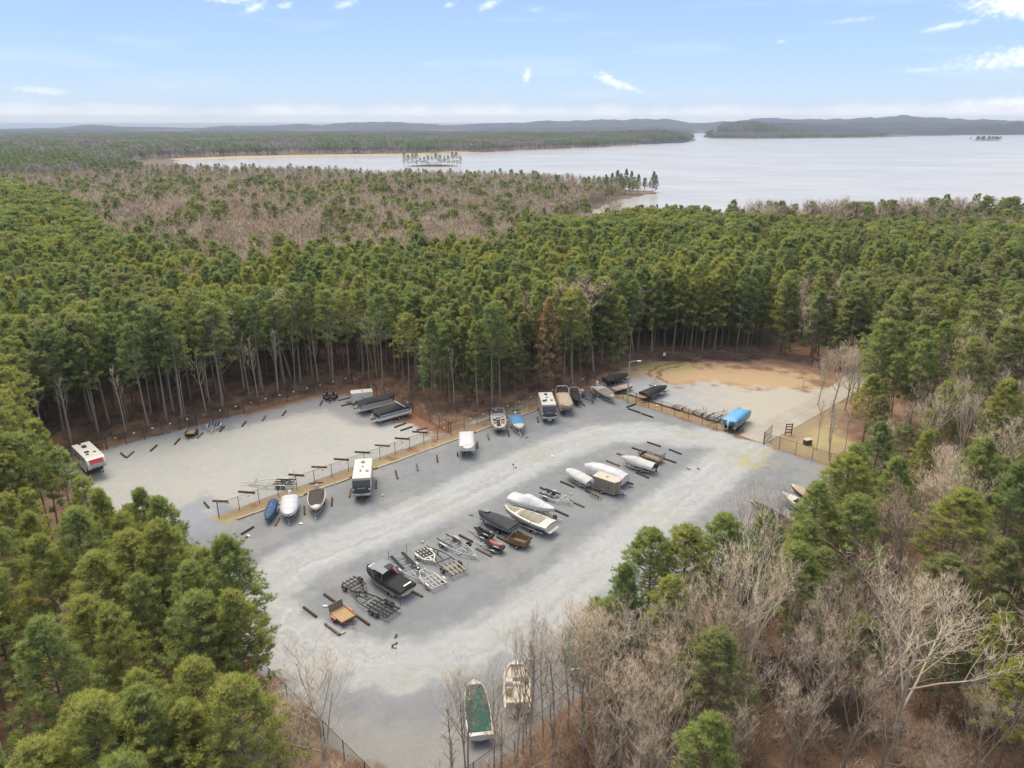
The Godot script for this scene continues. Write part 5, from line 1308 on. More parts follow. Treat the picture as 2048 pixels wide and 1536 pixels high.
	b = boat("deck_boat", "cream open deck boat half hidden by bare saplings", p, 91, {"L": 6.0, "B": 2.5, "D": 0.72, "fine": 6.0, "round": 0.65, "rise": 0.12, "hull": M.gel, "open": 0.9, "depth": 0.42, "liner": M.cream, "deck": M.gel, "outboard": M.dark})
	fl = 0.55 + 0.72 - 0.4
	seat(b, Vector3(1.5, fl, 0.75), Vector3(1.7, 0.34, 0.6), M.cream, Vector3(0, 0, 1)); seat(b, Vector3(1.5, fl, -0.75), Vector3(1.7, 0.34, 0.6), M.cream, Vector3(0, 0, -1))
	seat(b, Vector3(-2.3, fl, 0), Vector3(0.7, 0.36, 2.0), M.cream, Vector3(-1, 0, 0)); seat(b, Vector3(-0.6, fl, -0.7), Vector3(0.7, 0.4, 0.6), M.cream, Vector3(-1, 0, 0))
	g = Geo.new(); g.box(Vector3(0.1, fl + 0.4, -0.72), Vector3(0.6, 0.8, 0.7), Basis(), 0.08); put("console", g, M.gel, b)
	g = Geo.new(); g.box(Vector3(0.5, fl + 0.5, 0), Vector3(0.1, 0.5, 2.2), Basis(), 0.03); put("bulkhead", g, M.white, b)
	under("trailer with pale guide posts under the cream deck boat", p, 91, 6.0, 2.5, {"mat": M.galv, "posts": 1.0, "tongue": 0.7})
	p = Vector2(6.1, -58.6)
	boat("bass_boat", "white boat with a green cover under the edge of the right hand pines", p, 95, {"L": 6.2, "B": 2.2, "D": 0.62, "fine": 4.6, "round": 0.55, "rise": 0.12, "deck": M.gel, "covers": [{"from": 0.03, "to": 1.0, "crown": [0.06, 0.3, 0.4, 0.3, 0.2, 0.05], "mat": M.canvas_green, "drop": 0.05}]})
	under("trailer under the green covered boat below the right hand pines", p, 95, 6.2, 2.2, {"mat": M.galv, "tongue": 0.9})
	p = Vector2(33.9, -85.1)
	boat("ski_boat", "black covered boat with white bow tip poking out from the right hand pines", p, 118, {"L": 6.0, "B": 2.3, "D": 0.72, "rise": 0.3, "fine": 2.3, "deck": M.gel, "covers": [{"to": 0.93, "crown": [0.1, 0.4, 0.5, 0.45, 0.3, 0.05], "mat": M.canvas_black, "drop": 0.05, "cap1": true}]})
	under("white trailer under the black covered boat at the right hand pines", p, 118, 6.0, 2.3, {"mat": M.paint_white, "tongue": 0.6})
	p = Vector2(39.2, -87.4)
	boat("outboard_boat", "white boat with its bow showing between right hand pines", p, 119, {"L": 6.0, "B": 2.3, "D": 0.78, "rise": 0.3, "fine": 2.4, "open": 0.62, "deck": M.gel, "outboard": M.white, "ob_up": 0.1, "arches": [{"x": 0.4, "h": 1.0, "mat": M.white, "w": 1.0}]})
	under("silver trailer under the white boat between the right hand pines", p, 119, 6.0, 2.3, {"tongue": 0.9})
	p = Vector2(41.2, -89.9)
	boat("ski_boat", "maroon and tan covered boat deepest in the right hand pines", p, 120, {"L": 5.6, "B": 2.2, "D": 0.75, "rise": 0.3, "hull": M.maroon, "deck": M.cream, "covers": [{"to": 0.9, "crown": [0.1, 0.4, 0.5, 0.4, 0.2, 0.03], "mat": M.canvas_tan, "drop": 0.02, "cap1": true}]})
	under("silver trailer with a long tongue under the maroon boat", p, 120, 5.6, 2.2, {"tongue": 2.6})
	p = Vector2(-46.2, -80.8)
	boat("outboard_boat", "pale teal covered boat glimpsed behind the foreground pines on the left", p, 150, {"L": 5.4, "B": 2.2, "D": 0.7, "covers": [{"crown": [0.3, 0.45, 0.5, 0.4, 0.3, 0.05], "mat": M.canvas_teal, "drop": 0.25}]})
	under("trailer under the pale teal covered boat", p, 150, 5.4, 2.2, {})

# ------------------------------------------------------------------ small things
func small_things() -> void:
	var rows := {
		"weathered timber parking stop in the row along the back woods": [[-62.0, -105.0, -45, 2.3], [-61.0, -105.2, 90, 2.2], [-58.4, -107.7, 90, 2.3], [-55.7, -110.3, 94, 2.4], [-52.9, -112.8, 88, 2.2], [-50.2, -115.5, 92, 2.3], [-47.2, -117.8, 93, 2.2], [-44.5, -120.4, 93, 2.3], [-41.6, -122.8, 90, 2.2], [-36.1, -127.9, 93, 2.3]],
		"weathered timber parking stop among the black covered pontoon boats": [[-32.2, -130.0, 38, 2.5], [-31.1, -127.1, 39, 2.2], [-28.6, -125.8, 41, 1.9], [-24.2, -120.6, 36, 2.5], [-19.6, -117.2, 48, 2.6], [-18.3, -115.7, 44, 2.5], [-15.6, -115.5, 32, 2.0]],
		"dark timber parking stop in the left lot along the middle fence": [[-15.8, -114.2, -9, 2.7], [-18.5, -111.5, -9, 2.5], [-21.3, -108.7, -8, 2.5], [-24.1, -106.1, -7, 2.5], [-26.9, -103.5, -8, 2.4], [-29.7, -100.8, -4, 2.4], [-32.5, -98.1, -9, 2.4], [-38.1, -92.7, -9, 2.5], [-40.9, -90.1, -4, 2.2], [-42.4, -89.0, -51, 2.0]],
		"timber parking stop between the vehicles along the straw strip": [[-34.4, -82.3, 62, 2.1], [-31.2, -84.5, 92, 2.0], [-28.4, -87.5, -74, 2.3], [-25.2, -89.9, -79, 2.4], [-23.2, -92.5, 97, 2.4], [-19.9, -95.0, 99, 2.4], [-17.4, -98.2, -75, 2.7], [-14.6, -100.7, -78, 2.4], [-11.8, -103.7, -81, 2.6], [-5.7, -108.9, -86, 2.6], [-4.0, -112.1, -84, 2.2], [-0.6, -113.6, -84, 2.4], [4.6, -119.6, -87, 2.5], [13.4, -127.6, -81, 2.4]],
		"black timber lying in front of the lamp post corner": [[22.5, -124.0, -46, 2.7], [24.5, -121.7, -46, 2.6], [22.3, -126.5, 39, 2.4]],
		"brown timber parking stop between the vehicles of the island": [[23.4, -109.2, -42, 2.6], [20.5, -107.0, -42, 2.5], [17.7, -104.9, -42, 2.4], [26.3, -106.3, -48, 2.4], [24.7, -103.1, -42, 2.4], [15.7, -102.1, -46, 2.6], [8.1, -95.1, -45, 2.6], [5.0, -93.2, -46, 2.6], [16.9, -96.0, -44, 2.4], [11.4, -92.2, -50, 2.5], [19.6, -98.0, -48, 2.4], [-3.5, -77.2, -42, 2.6], [-1.0, -79.9, -44, 2.6], [1.6, -81.2, -42, 2.4], [9.0, -89.3, -44, 2.6], [6.7, -86.8, -43, 2.4], [-21.9, -65.6, -42, 2.5], [-18.8, -62.7, -42, 2.6], [-20.2, -67.9, -42, 2.5], [-16.0, -64.3, -42, 2.5], [-10.9, -69.0, -37, 2.2], [-5.9, -80.4, -42, 2.4]]}
	var shapes: Array = []
	for k in 4:
		var g := Geo.new(); var rr: Array = []
		for i in 8:
			var x := -1.25 + 2.5 * i / 7.0; var q := PackedVector3Array(); var s := 0.115 + 0.012 * fine.get_noise_2d(x * 3.0, k * 50.0)
			for e in [[-1, -1], [-1, 0.75], [-0.75, 1], [0.75, 1], [1, 0.75], [1, -1]]: q.push_back(Vector3(x, 0.11 + e[1] * s + 0.01 * fine.get_noise_2d(x * 5.0, k * 9.0 + e[0]), e[0] * s))
			rr.append(q)
		g.loft(rr, true, true, true, true); shapes.append(g.mesh())
	var mats := [M.tie1, M.tie2, M.tie1, M.tie3]
	var i := 0
	for label in rows:
		for r in rows[label]:
			var o := part("parking_timber", shapes[i % 4], M.tie3 if label.begins_with("black") else mats[(i * 7 + 3) % 3], self, Vector3(r[0], 0.028, r[1]))
			o.rotation_degrees.y = r[2]; o.scale.x = r[3] / 2.5
			tag(o, label, "timber", label); i += 1
	# street lamp
	var t := thing("street_lamp", "pale metal street lamp with a single arm at the corner of the fence", "street lamp", Vector3(21.9, 0.03, -128.5))
	var g := Geo.new(); g.tube([Vector3.ZERO, Vector3(0, 4, 0), Vector3(0.02, 8.2, 0)], [0.15, 0.125, 0.09], 10); put("pole", g, M.steel_pole, t)
	g = Geo.new(); g.tube([Vector3(0, 7.9, 0), Vector3(0.6, 8.25, 0.05), Vector3(1.4, 8.32, 0.1)], 0.04, 6); put("arm", g, M.aluminium, t)
	g = Geo.new(); g.box(Vector3(1.75, 8.31, 0.12), Vector3(0.75, 0.14, 0.3), Basis(), 0.05); var hd := put("lamp_head", g, M.sign_white, t)
	g = Geo.new(); g.box(Vector3(1.8, 8.22, 0.12), Vector3(0.5, 0.05, 0.22), Basis(), 0.02); put("lens", g, M.lamp_glass, hd)
	# loose tyre
	t = thing("loose_tyre", "black tyre lying flat on the gravel beside the galvanised trailer", "tyre", Vector3(-5.5, 0.03, -79.0))
	var ty := part("tyre", tyre_mesh, M.tyre, t, Vector3(0, 0.12, 0)); ty.rotation_degrees.x = 90; ty.scale = Vector3.ONE * 1.15
	g = Geo.new(); g.tube([Vector3(-0.12, 0.03, 0.05), Vector3(0.1, 0.035, -0.06)], 0.03, 5); put("debris", g, M.sign_white, t)
	# two white signs on posts and the brown board
	for q in [[33.9, -154.1, "small white sign on a post at the back of the straw field", 10.0], [58.3, -136.5, "small white sign on a post right of the field near the drive", -15.0]]:
		t = thing("sign_post", q[2], "sign", Vector3(q[0], 0.02, q[1]), q[3], "white signs in the field")
		g = Geo.new(); g.bar(Vector3(0, 0, 0), Vector3(0, 1.9, 0), 0.07, 0.07); put("post", g, M.brown_wood, t)
		g = Geo.new(); g.box(Vector3(0, 1.55, 0.05), Vector3(0.55, 0.75, 0.02)); put("sign_plate", g, M.sign_white, t)
	t = thing("notice_board", "brown wooden notice frame on the grass beside the driveway", "notice board", Vector3(47.0, 0.02, -113.2), 8.0)
	for s in [-1.0, 1.0]:
		g = Geo.new(); g.bar(Vector3(s * 0.55, 0, 0), Vector3(s * 0.55, 2.1, 0), 0.12, 0.12); put("post", g, M.brown_wood, t)
	for y in [0.55, 1.05, 1.55, 2.0]:
		g = Geo.new(); g.bar(Vector3(-0.62, y, 0.07), Vector3(0.62, y, 0.07), 0.04, 0.18); put("rail", g, M.brown_wood, t)
	t = thing("utility_box", "dark utility box with pale lid in the brush right of the driveway", "box", Vector3(48.8, 0.02, -109.4), 20.0)
	g = Geo.new(); g.box(Vector3(0, 0.42, 0), Vector3(1.25, 0.84, 0.8), Basis(), 0.04); put("body", g, M.charcoal, t)
	g = Geo.new(); g.box(Vector3(0, 0.9, 0), Vector3(1.35, 0.13, 0.9), Basis(), 0.04); put("lid", g, M.cream, t)
	# white crates by the empty black trailer, and the rack by the box trailer
	for q in [[13.7, -133.7, "white crate behind the empty black trailer, left one"], [16.0, -135.2, "white crate behind the empty black trailer, right one"]]:
		t = thing("crate", q[2], "crate", Vector3(q[0], 0.03, q[1]), 25.0, "white crates")
		g = Geo.new(); g.box(Vector3(0, 0.3, 0), Vector3(0.75, 0.6, 0.6), Basis(), 0.04); put("body", g, M.white, t)
		g = Geo.new(); g.box(Vector3(0, 0.64, 0), Vector3(0.8, 0.08, 0.65), Basis(), 0.03); put("lid", g, M.sign_white, t)
	t = thing("wooden_rack", "low wooden rack lying beside the wheel of the beige box trailer", "rack", Vector3(11.9, 0.03, -91.2), -48.0)
	for s in [-1.0, 1.0]:
		g = Geo.new(); g.bar(Vector3(-0.9, 0.3, s * 0.3), Vector3(0.9, 0.3, s * 0.3), 0.09, 0.09); put("rail", g, M.grey_wood, t)
	for k in 4:
		g = Geo.new(); g.bar(Vector3(-0.8 + k * 0.53, 0.37, -0.34), Vector3(-0.8 + k * 0.53, 0.37, 0.34), 0.1, 0.05); put("slat", g, M.grey_wood, t)
		g = Geo.new(); g.bar(Vector3(-0.8 + k * 0.53, 0, -0.3), Vector3(-0.8 + k * 0.53, 0.27, -0.3), 0.06, 0.06); put("leg", g, M.grey_wood, t)
	# short concrete and wood blocks left on the gravel
	var k := 0
	for q in [[-20.5, -66.6], [-17.6, -62.2], [-18.4, -91.8], [-33.8, -81.0], [-34.2, -79.8], [-6.4, -76.9], [6.4, -104.6], [8.4, -92.2], [6.9, -122.4], [21.6, -105.4], [18.6, -104.0], [24.6, -128.6], [27.2, -126.5], [-11.3, -79.6], [10.2, -122.8], [-27.9, -84.0]]:
		var o := part("chock_block", shapes[k % 4], M.edging if k % 3 else M.sign_white, self, Vector3(q[0], 0.03, q[1]))
		o.scale = Vector3(0.2, 0.8, 1.1); o.rotation_degrees.y = k * 47.0
		tag(o, "short pale wheel chock block left on the gravel", "block", "wheel chock blocks"); k += 1
	for q in [[-12.0, -61.6], [-11.8, -60.6], [-12.1, -60.1], [0.2, -101.6], [0.6, -100.8], [27.0, -100.3], [28.6, -100.2], [-3.9, -85.6], [-5.6, -86.3], [-34.0, -80.6], [2.6, -112.0], [17.2, -94.3]]:
		g = Geo.new(); g.box(Vector3(0, 0.04, 0), Vector3(0.42, 0.08, 0.2), Basis(Vector3.UP, k * 1.3), 0.02); g.box(Vector3(0.3, 0.03, 0.2), Vector3(0.3, 0.06, 0.14), Basis(Vector3.UP, k * 0.7), 0.02)
		var o := put("scrap_wood", g, M.tie1, self, Vector3(q[0], 0.03, q[1])); o.rotation.y = k * 2.1
		tag(o, "dark scrap of wood lying on the gravel", "scrap", "wood scraps"); k += 1
	brush_pile()

func brush_pile() -> void:
	var o := thing("brush_pile", "long heap of cut branches at the back of the straw field", "brush pile", Vector3(45, 0.02, -155.8))
	for s in 6:
		var g := Geo.new()
		for k in 260:
			var a := Vector3(rng.randfn(0.0, 1.7), absf(rng.randfn(0.2, 0.85)), rng.randfn(0.0, 1.1))
			a.y *= maxf(0.1, 1.0 - absf(a.x) / 4.0)
			var d := Vector3(rng.randf_range(-1, 1), rng.randf_range(-0.25, 0.35), rng.randf_range(-1, 1)).normalized() * rng.randf_range(0.8, 2.6)
			var b := a + d; b.y = maxf(0.05, b.y)
			g.tube([a, (a + b) * 0.5 + Vector3(0, rng.randf_range(-0.1, 0.15), 0), b], [0.055 * rng.randf_range(0.5, 1.6), 0.035, 0.012], 3, false)
		put("branch_heap", g, M.twig, o, Vector3(-9.5 + s * 3.7, 0, 1.0 * sin(s * 2.0) - s * 0.1)).set_meta("kind", "stuff")

# ------------------------------------------------------------------ trees
var pine_near: Array = []   # each [trunk mesh, crown mesh, natural height]
var pine_mid: Array = []
var pine_edge: Array = []
var pine_deep: Array = []
var bare_near: Array = []
var bare_mid: Array = []
var stem_mid: Array = []
var hold := {}              # the nearest of each kind, one node to copy from
var spots: Array = []       # [x, z, height, kind, group text, distance]

func crown_r(s: float, R: float, shape: float) -> float:
	return R * pow(maxf(0.0, 1.0 - s), shape) * (0.62 + 0.38 * minf(1.0, s * 4.0))

func pine_mesh(sd: int, H: float, base: float, R: float, nb: int, nt: int, blades: int, len: float, wid: float, shape := 0.6, sides := 7) -> Array:
	var r := RandomNumberGenerator.new(); r.seed = sd
	var t := Geo.new(); var c := Geo.new(); c.colored = true; t.colored = true
	t.col = Color(1, 1, 1)
	var pts: Array = []; var rad: Array = []
	var bend := Vector3(r.randf_range(-0.35, 0.35), 0, r.randf_range(-0.35, 0.35))
	var base_r := H * 0.0105
	for i in 8:
		var f := i / 7.0
		pts.append(Vector3(0, H * f * 0.97, 0) + bend * sin(f * 2.6)); rad.append(lerpf(base_r, 0.025, pow(f, 0.9)) * (1.3 if i == 0 else 1.0))
	t.tube(pts, rad, sides, false)
	var per := maxi(1, nt / nb)
	for b in nb:
		var s := (b + r.randf()) / nb
		s = pow(s, 0.92)
		var y := lerpf(H * base, H * 0.985, s); var f := y / H
		var org := Vector3(0, y, 0) + bend * sin(f * 2.6)
		var az := b * 2.39996 + r.randf_range(-0.4, 0.4)
		var el := lerpf(-0.05, 0.95, s) + r.randf_range(-0.15, 0.2)
		var ln := crown_r(s, R, shape) * r.randf_range(0.62, 1.12) + 0.25
		var out := Vector3(cos(az), 0, sin(az))
		var dir := (out * cos(el) + Vector3.UP * sin(el)).normalized()
		var tip := org + dir * ln; var midp := org + dir * ln * 0.5 - Vector3.UP * ln * 0.05
		if sides > 4: t.tube([org, midp, tip], [0.012 + ln * 0.016, 0.008 + ln * 0.009, 0.01], 3, false)
		var lat := dir.cross(Vector3.UP).normalized()
		var tone := r.randf_range(0.72, 0.98)
		var pom := Vector3.ZERO; var ptone := tone
		for k in per:
			var q := r.randf_range(0.3, 1.0); q = sqrt(q)
			if k % 5:
				q = -1.0
			var p := pom + Vector3(r.randf_range(-1, 1), r.randf_range(-0.7, 1), r.randf_range(-1, 1)) * len * 0.75 if q < 0.0 else org + dir * ln * q + lat * r.randf_range(-1, 1) * ln * 0.30 * (1.15 - 0.5 * q) + Vector3.UP * r.randf_range(-0.12, 0.26) * (0.4 + ln * 0.3)
			var td := (dir * 0.5 + lat * r.randf_range(-0.5, 0.5) + Vector3.UP * 0.75).normalized()
			if q >= 0.0:
				pom = p; ptone = clampf(tone + r.randf_range(-0.2, 0.2), 0.5, 1.0)
			var v := clampf(ptone + r.randf_range(-0.08, 0.08), 0.4, 1.0)
			c.col = Color(v * r.randf_range(0.86, 1.0), v, v * r.randf_range(0.75, 1.0))
			for m in blades:
				var d := (td * 0.75 + Vector3(r.randf_range(-1, 1), r.randf_range(-0.8, 1), r.randf_range(-1, 1))).normalized()
				var sd3 := d.cross(Vector3(r.randf_range(-1, 1), r.randf_range(-1, 1), r.randf_range(-1, 1))).normalized() * wid
				var nn := (td + d * 0.6 + out * 0.35).normalized()
				c.tri(p - sd3, p + sd3, p + d * len * r.randf_range(0.7, 1.15), nn, nn, nn)
	return [t.mesh(), c.mesh(), H, t, c]

func grow(t: Geo, r: RandomNumberGenerator, p: Vector3, d: Vector3, ln: float, rad: float, depth: int, o: Dictionary) -> void:
	var n := 3 if depth < 3 else 2
	var pts: Array = [p]; var rs: Array = [rad]
	var q := p; var dd := d
	var crook: float = o.crook
	for i in n:
		dd = (dd + Vector3(r.randf_range(-1, 1), r.randf_range(-0.6, 0.8), r.randf_range(-1, 1)) * crook + Vector3.UP * o.lift * (0.06 if depth < 2 else 0.12)).normalized()
		q += dd * ln / n; pts.append(q); rs.append(lerpf(rad, rad * 0.5, (i + 1.0) / n))
	var v: float = clampf(0.72 + 0.10 * depth + r.randf_range(-0.08, 0.08), 0.4, 1.0)
	t.col = Color(v, v * lerpf(1.0, o.twig_g, depth / 5.0), v * lerpf(1.0, o.twig_b, depth / 5.0))
	t.tube(pts, rs, 5 if depth < 1 else (4 if depth < 2 else 3), false)
	if depth >= o.depth:
		for k in o.twigs:
			var f := r.randf_range(0.25, 1.0); var a: Vector3 = pts[0].lerp(pts[-1], f)
			var td := (dd * 0.8 + Vector3(r.randf_range(-1, 1), r.randf_range(-0.4, 1), r.randf_range(-1, 1))).normalized()
			var sd = td.cross(Vector3(r.randf_range(-1, 1), r.randf_range(-1, 1), r.randf_range(-1, 1))).normalized() * o.twig_w
			var nn := (td + Vector3.UP + d).normalized()
			t.tri(a - sd, a + sd, a + td * o.twig_l * r.randf_range(0.6, 1.2), nn, nn, nn)
		return
	var kids: int = o.kids[mini(depth, o.kids.size() - 1)]
	for k in kids:
		var f := lerpf(0.38, 1.0, (k + r.randf() * 0.7) / kids) if depth > 0 else lerpf(o.clear, 1.0, (k + r.randf() * 0.7) / kids)
		var ip := clampf(f, 0.0, 1.0) * n; var i0 := mini(int(ip), n - 1)
		var a: Vector3 = pts[i0].lerp(pts[i0 + 1], ip - i0)
		var az := k * 2.4 + r.randf_range(-0.7, 0.7)
		var lat := dd.cross(Vector3.UP if absf(dd.y) < 0.93 else Vector3.RIGHT).normalized()
		var side := lat * cos(az) + lat.cross(dd) * sin(az)
		var spread: float = o.spread * r.randf_range(0.7, 1.3)
		var nd := (dd * cos(spread) + side * sin(spread)).normalized()
		grow(t, r, a, nd, ln * o.shrink * r.randf_range(0.75, 1.2) * (1.0 if depth else lerpf(1.15, 0.6, (f - o.clear) / maxf(0.01, 1.0 - o.clear))), maxf(0.006, lerpf(rs[i0], rs[i0 + 1], ip - i0) * 0.56), depth + 1, o)

func bare_mesh(sd: int, H: float, o := {}) -> Array:
	var d := {"crook": 0.16, "lift": 1.0, "twig_g": 0.965, "twig_b": 0.93, "depth": 4, "twigs": 5, "twig_w": 0.007, "twig_l": 0.55, "kids": [9, 5, 4, 3], "clear": 0.35, "spread": 0.65, "shrink": 0.52, "thick": 0.0125}
	d.merge(o, true)
	var r := RandomNumberGenerator.new(); r.seed = sd
	var limbs := Geo.new(); limbs.colored = true
	grow(limbs, r, Vector3.ZERO, Vector3(r.randf_range(-0.08, 0.08), 1, r.randf_range(-0.08, 0.08)).normalized(), H * 0.78, H * d.thick, 0, d)
	# the first tube is the trunk, the rest the crown
	var nt := 3 * 5 * 6
	var t := Geo.new(); t.colored = true; var c := Geo.new(); c.colored = true
	t.v = limbs.v.slice(0, nt); t.n = limbs.n.slice(0, nt); t.c = limbs.c.slice(0, nt)
	c.v = limbs.v.slice(nt); c.n = limbs.n.slice(nt); c.c = limbs.c.slice(nt)
	return [t.mesh(), c.mesh(), H, t, c]

func leafy(r: float, g: float, b: float) -> StandardMaterial3D:
	var m := mat(r, g, b, 0.75); m.vertex_color_use_as_albedo = true
	m.metallic_specular = 0.25
	m.backlight_enabled = true; m.backlight = Color(0.78, 0.80, 0.55).linear_to_srgb()
	return m

func barky(r: float, g: float, b: float) -> StandardMaterial3D:
	var m := mat(r, g, b, 0.95); m.vertex_color_use_as_albedo = true; m.metallic_specular = 0.2
	return m

func tree_kinds() -> void:
	M.pine1 = leafy(0.405, 0.445, 0.175); M.pine2 = leafy(0.335, 0.395, 0.178); M.pine3 = leafy(0.485, 0.482, 0.165)
	M.olive = leafy(0.365, 0.360, 0.175); M.lime = leafy(0.44, 0.43, 0.11); M.dead = leafy(0.66, 0.44, 0.26)
	M.bark = barky(0.22, 0.17, 0.135); M.bark_pale = barky(0.30, 0.25, 0.205)
	M.twig_far = barky(0.30, 0.28, 0.262); M.twig_grey = barky(0.46, 0.395, 0.325); M.twig_brown = barky(0.40, 0.325, 0.262); M.twig_pale = barky(0.61, 0.525, 0.42); M.twig_dark = barky(0.33, 0.245, 0.185)
	for k in 4: pine_near.append(pine_mesh(100 + k, 17.0, 0.34 + 0.04 * k, 3.7 + 0.25 * k, 96, 2700, 17, 0.36, 0.017, 0.66))
	for k in 7: pine_mid.append(pine_mesh(200 + k, 18.0, 0.46 + 0.03 * (k % 4), 2.8 + 0.2 * (k * 3 % 7), 42 + 4 * k, 1150, 10, 0.46, 0.038, 0.36 + 0.05 * (k % 3)))
	for k in 4: pine_deep.append(pine_mesh(250 + k, 18.0, 0.24 + 0.03 * k, 3.2 + 0.2 * k, 56, 1150, 10, 0.48, 0.042, 0.46 + 0.05 * k))
	for k in 3: pine_edge.append(pine_mesh(300 + k, 16.0, 0.14 + 0.05 * k, 3.6, 76, 1600, 10, 0.44, 0.036, 0.68))
	for k in 4: bare_near.append(bare_mesh(400 + k, 12.0, {"crook": 0.11 + 0.04 * k, "spread": 0.40 + 0.07 * k, "lift": 1.9, "thick": 0.012, "kids": [9, 5, 4, 3], "twigs": 4, "clear": 0.28 + 0.05 * k}))
	for k in 3: bare_mid.append(bare_mesh(500 + k, 14.0, {"depth": 3, "kids": [10, 5, 4], "twigs": 9, "twig_l": 1.1, "twig_w": 0.02, "spread": 0.55}))
	for k in 3: stem_mid.append(bare_mesh(600 + k, 15.0, {"depth": 2, "kids": [9, 4], "twigs": 6, "twig_l": 0.9, "twig_w": 0.014, "spread": 0.42, "clear": 0.5, "shrink": 0.22, "crook": 0.07, "thick": 0.0068}))

# one tree that can be told apart
func tree(kind: String, x: float, z: float, H: float, label: String, group: String, variant := -1, leaf: Material = null, wide := 1.0) -> void:
	var src: Array; var cat := "pine_tree"; var bark: Material = M.bark; var lf: Material = leaf
	match kind:
		"pine_near": src = pine_near
		"pine_mid": src = pine_mid; bark = M.bark_pale
		"pine_edge": src = pine_edge
		"pine_deep": src = pine_deep
		"bare_near": src = bare_near
		"bare_mid": src = bare_mid
		"stem_mid": src = stem_mid
	if kind.begins_with("bare") or kind.begins_with("stem"): cat = "bare_tree"
	elif lf == M.olive or lf == M.lime: cat = "conifer_tree"
	var v := variant if variant >= 0 else rng.randi() % src.size()
	if lf == null: lf = [M.pine1, M.pine2, M.pine3][rng.randi() % 3] if cat != "bare_tree" else [M.twig_grey, M.twig_brown, M.twig_grey, M.twig_pale][rng.randi() % 4]
	if cat == "bare_tree": bark = lf
	var key := "%s/%d/%d" % [kind, v, lf.get_instance_id()]
	var fat := wide * rng.randf_range(0.86, 1.2)
	if group and not label.contains("island") and not label.contains("sandbar"):
		var size := "tall" if H > (17.0 if cat != "bare_tree" else 12.5) else ("short" if H < (14.5 if cat != "bare_tree" else 10.0) else "midsize")
		if not label.contains(" by ") and not label.contains(" past "): label += spot_text(x, z)
		label = "%s %s %s" % [size, "broad" if fat > wide * 1.1 else ("slim" if fat < wide * 0.96 else "full"), label]
	var o: Node3D
	var at := Vector3(x, land_y(x, z) - 0.05, z)
	if not hold.has(key):
		o = thing(cat, label, "tree", at, 0.0, group)
		part("trunk", src[v][0], bark, o); part("crown", src[v][1], lf, o)
		hold[key] = o
	else:
		o = copy(hold[key], cat, at, 0.0, label, group)
	o.rotation_degrees.y = rng.randf() * 360.0
	var s: float = H / src[v][2]
	o.scale = Vector3(s * fat, s, s * fat)

func pine_limit(x: float) -> float: # beyond this line the pines give way to mixed woods
	var q := [[-600, -560], [-345, -539], [-204, -360], [-139, -268], [-104, -222], [-71, -205], [-57, -218], [-48, -232], [-20, -232], [-4, -226], [5, -268], [33, -317], [65, -352], [103, -340], [160, -310], [260, -300], [600, -300]]
	for i in q.size() - 1:
		if x <= q[i + 1][0]: return lerpf(q[i][1], q[i + 1][1], (x - q[i][0]) / float(q[i + 1][0] - q[i][0]))
	return -300.0

var marks := [[-64, -101, "the fifth wheel camper"], [-54, -114, "the plywood floored trailer"], [-45, -122, "the back row of parking timbers"], [-34, -133, "the two dark jet skis"], [-24, -124, "the black covered pontoon boats"], [-12, -118, "the corner where two fences meet"], [-1, -121, "the open white deck boat"], [7, -128, "the cream and grey camper"], [17, -139, "the lamp post corner"], [36, -157, "the white sign in the field"], [48, -157, "the brush pile"], [66, -148, "the right end of the field"], [62, -122, "the driveway"], [55, -100, "the utility box"], [40, -88, "the boats under the right hand pines"], [20, -62, "the near right edge of the gravel"], [6, -50, "the nearest green covered boat"], [-12, -44, "the near corner of the fence"], [-30, -60, "the near left bend of the gravel"], [-46, -78, "the pale teal covered boat"]]

func spot_text(x: float, z: float) -> String:
	var by := ""; var bd := 1e9
	for m in marks:
		var dm := Vector2(x - m[0], z - m[1]).length()
		if dm < bd: bd = dm; by = m[2]
	var row := "front row" if bd < 9.0 else ("second row" if bd < 17.0 else ("third row" if bd < 27.0 else "fourth row"))
	return ", %s by %s" % [row, by] if bd < 38.0 else " deep in the woods past %s" % by

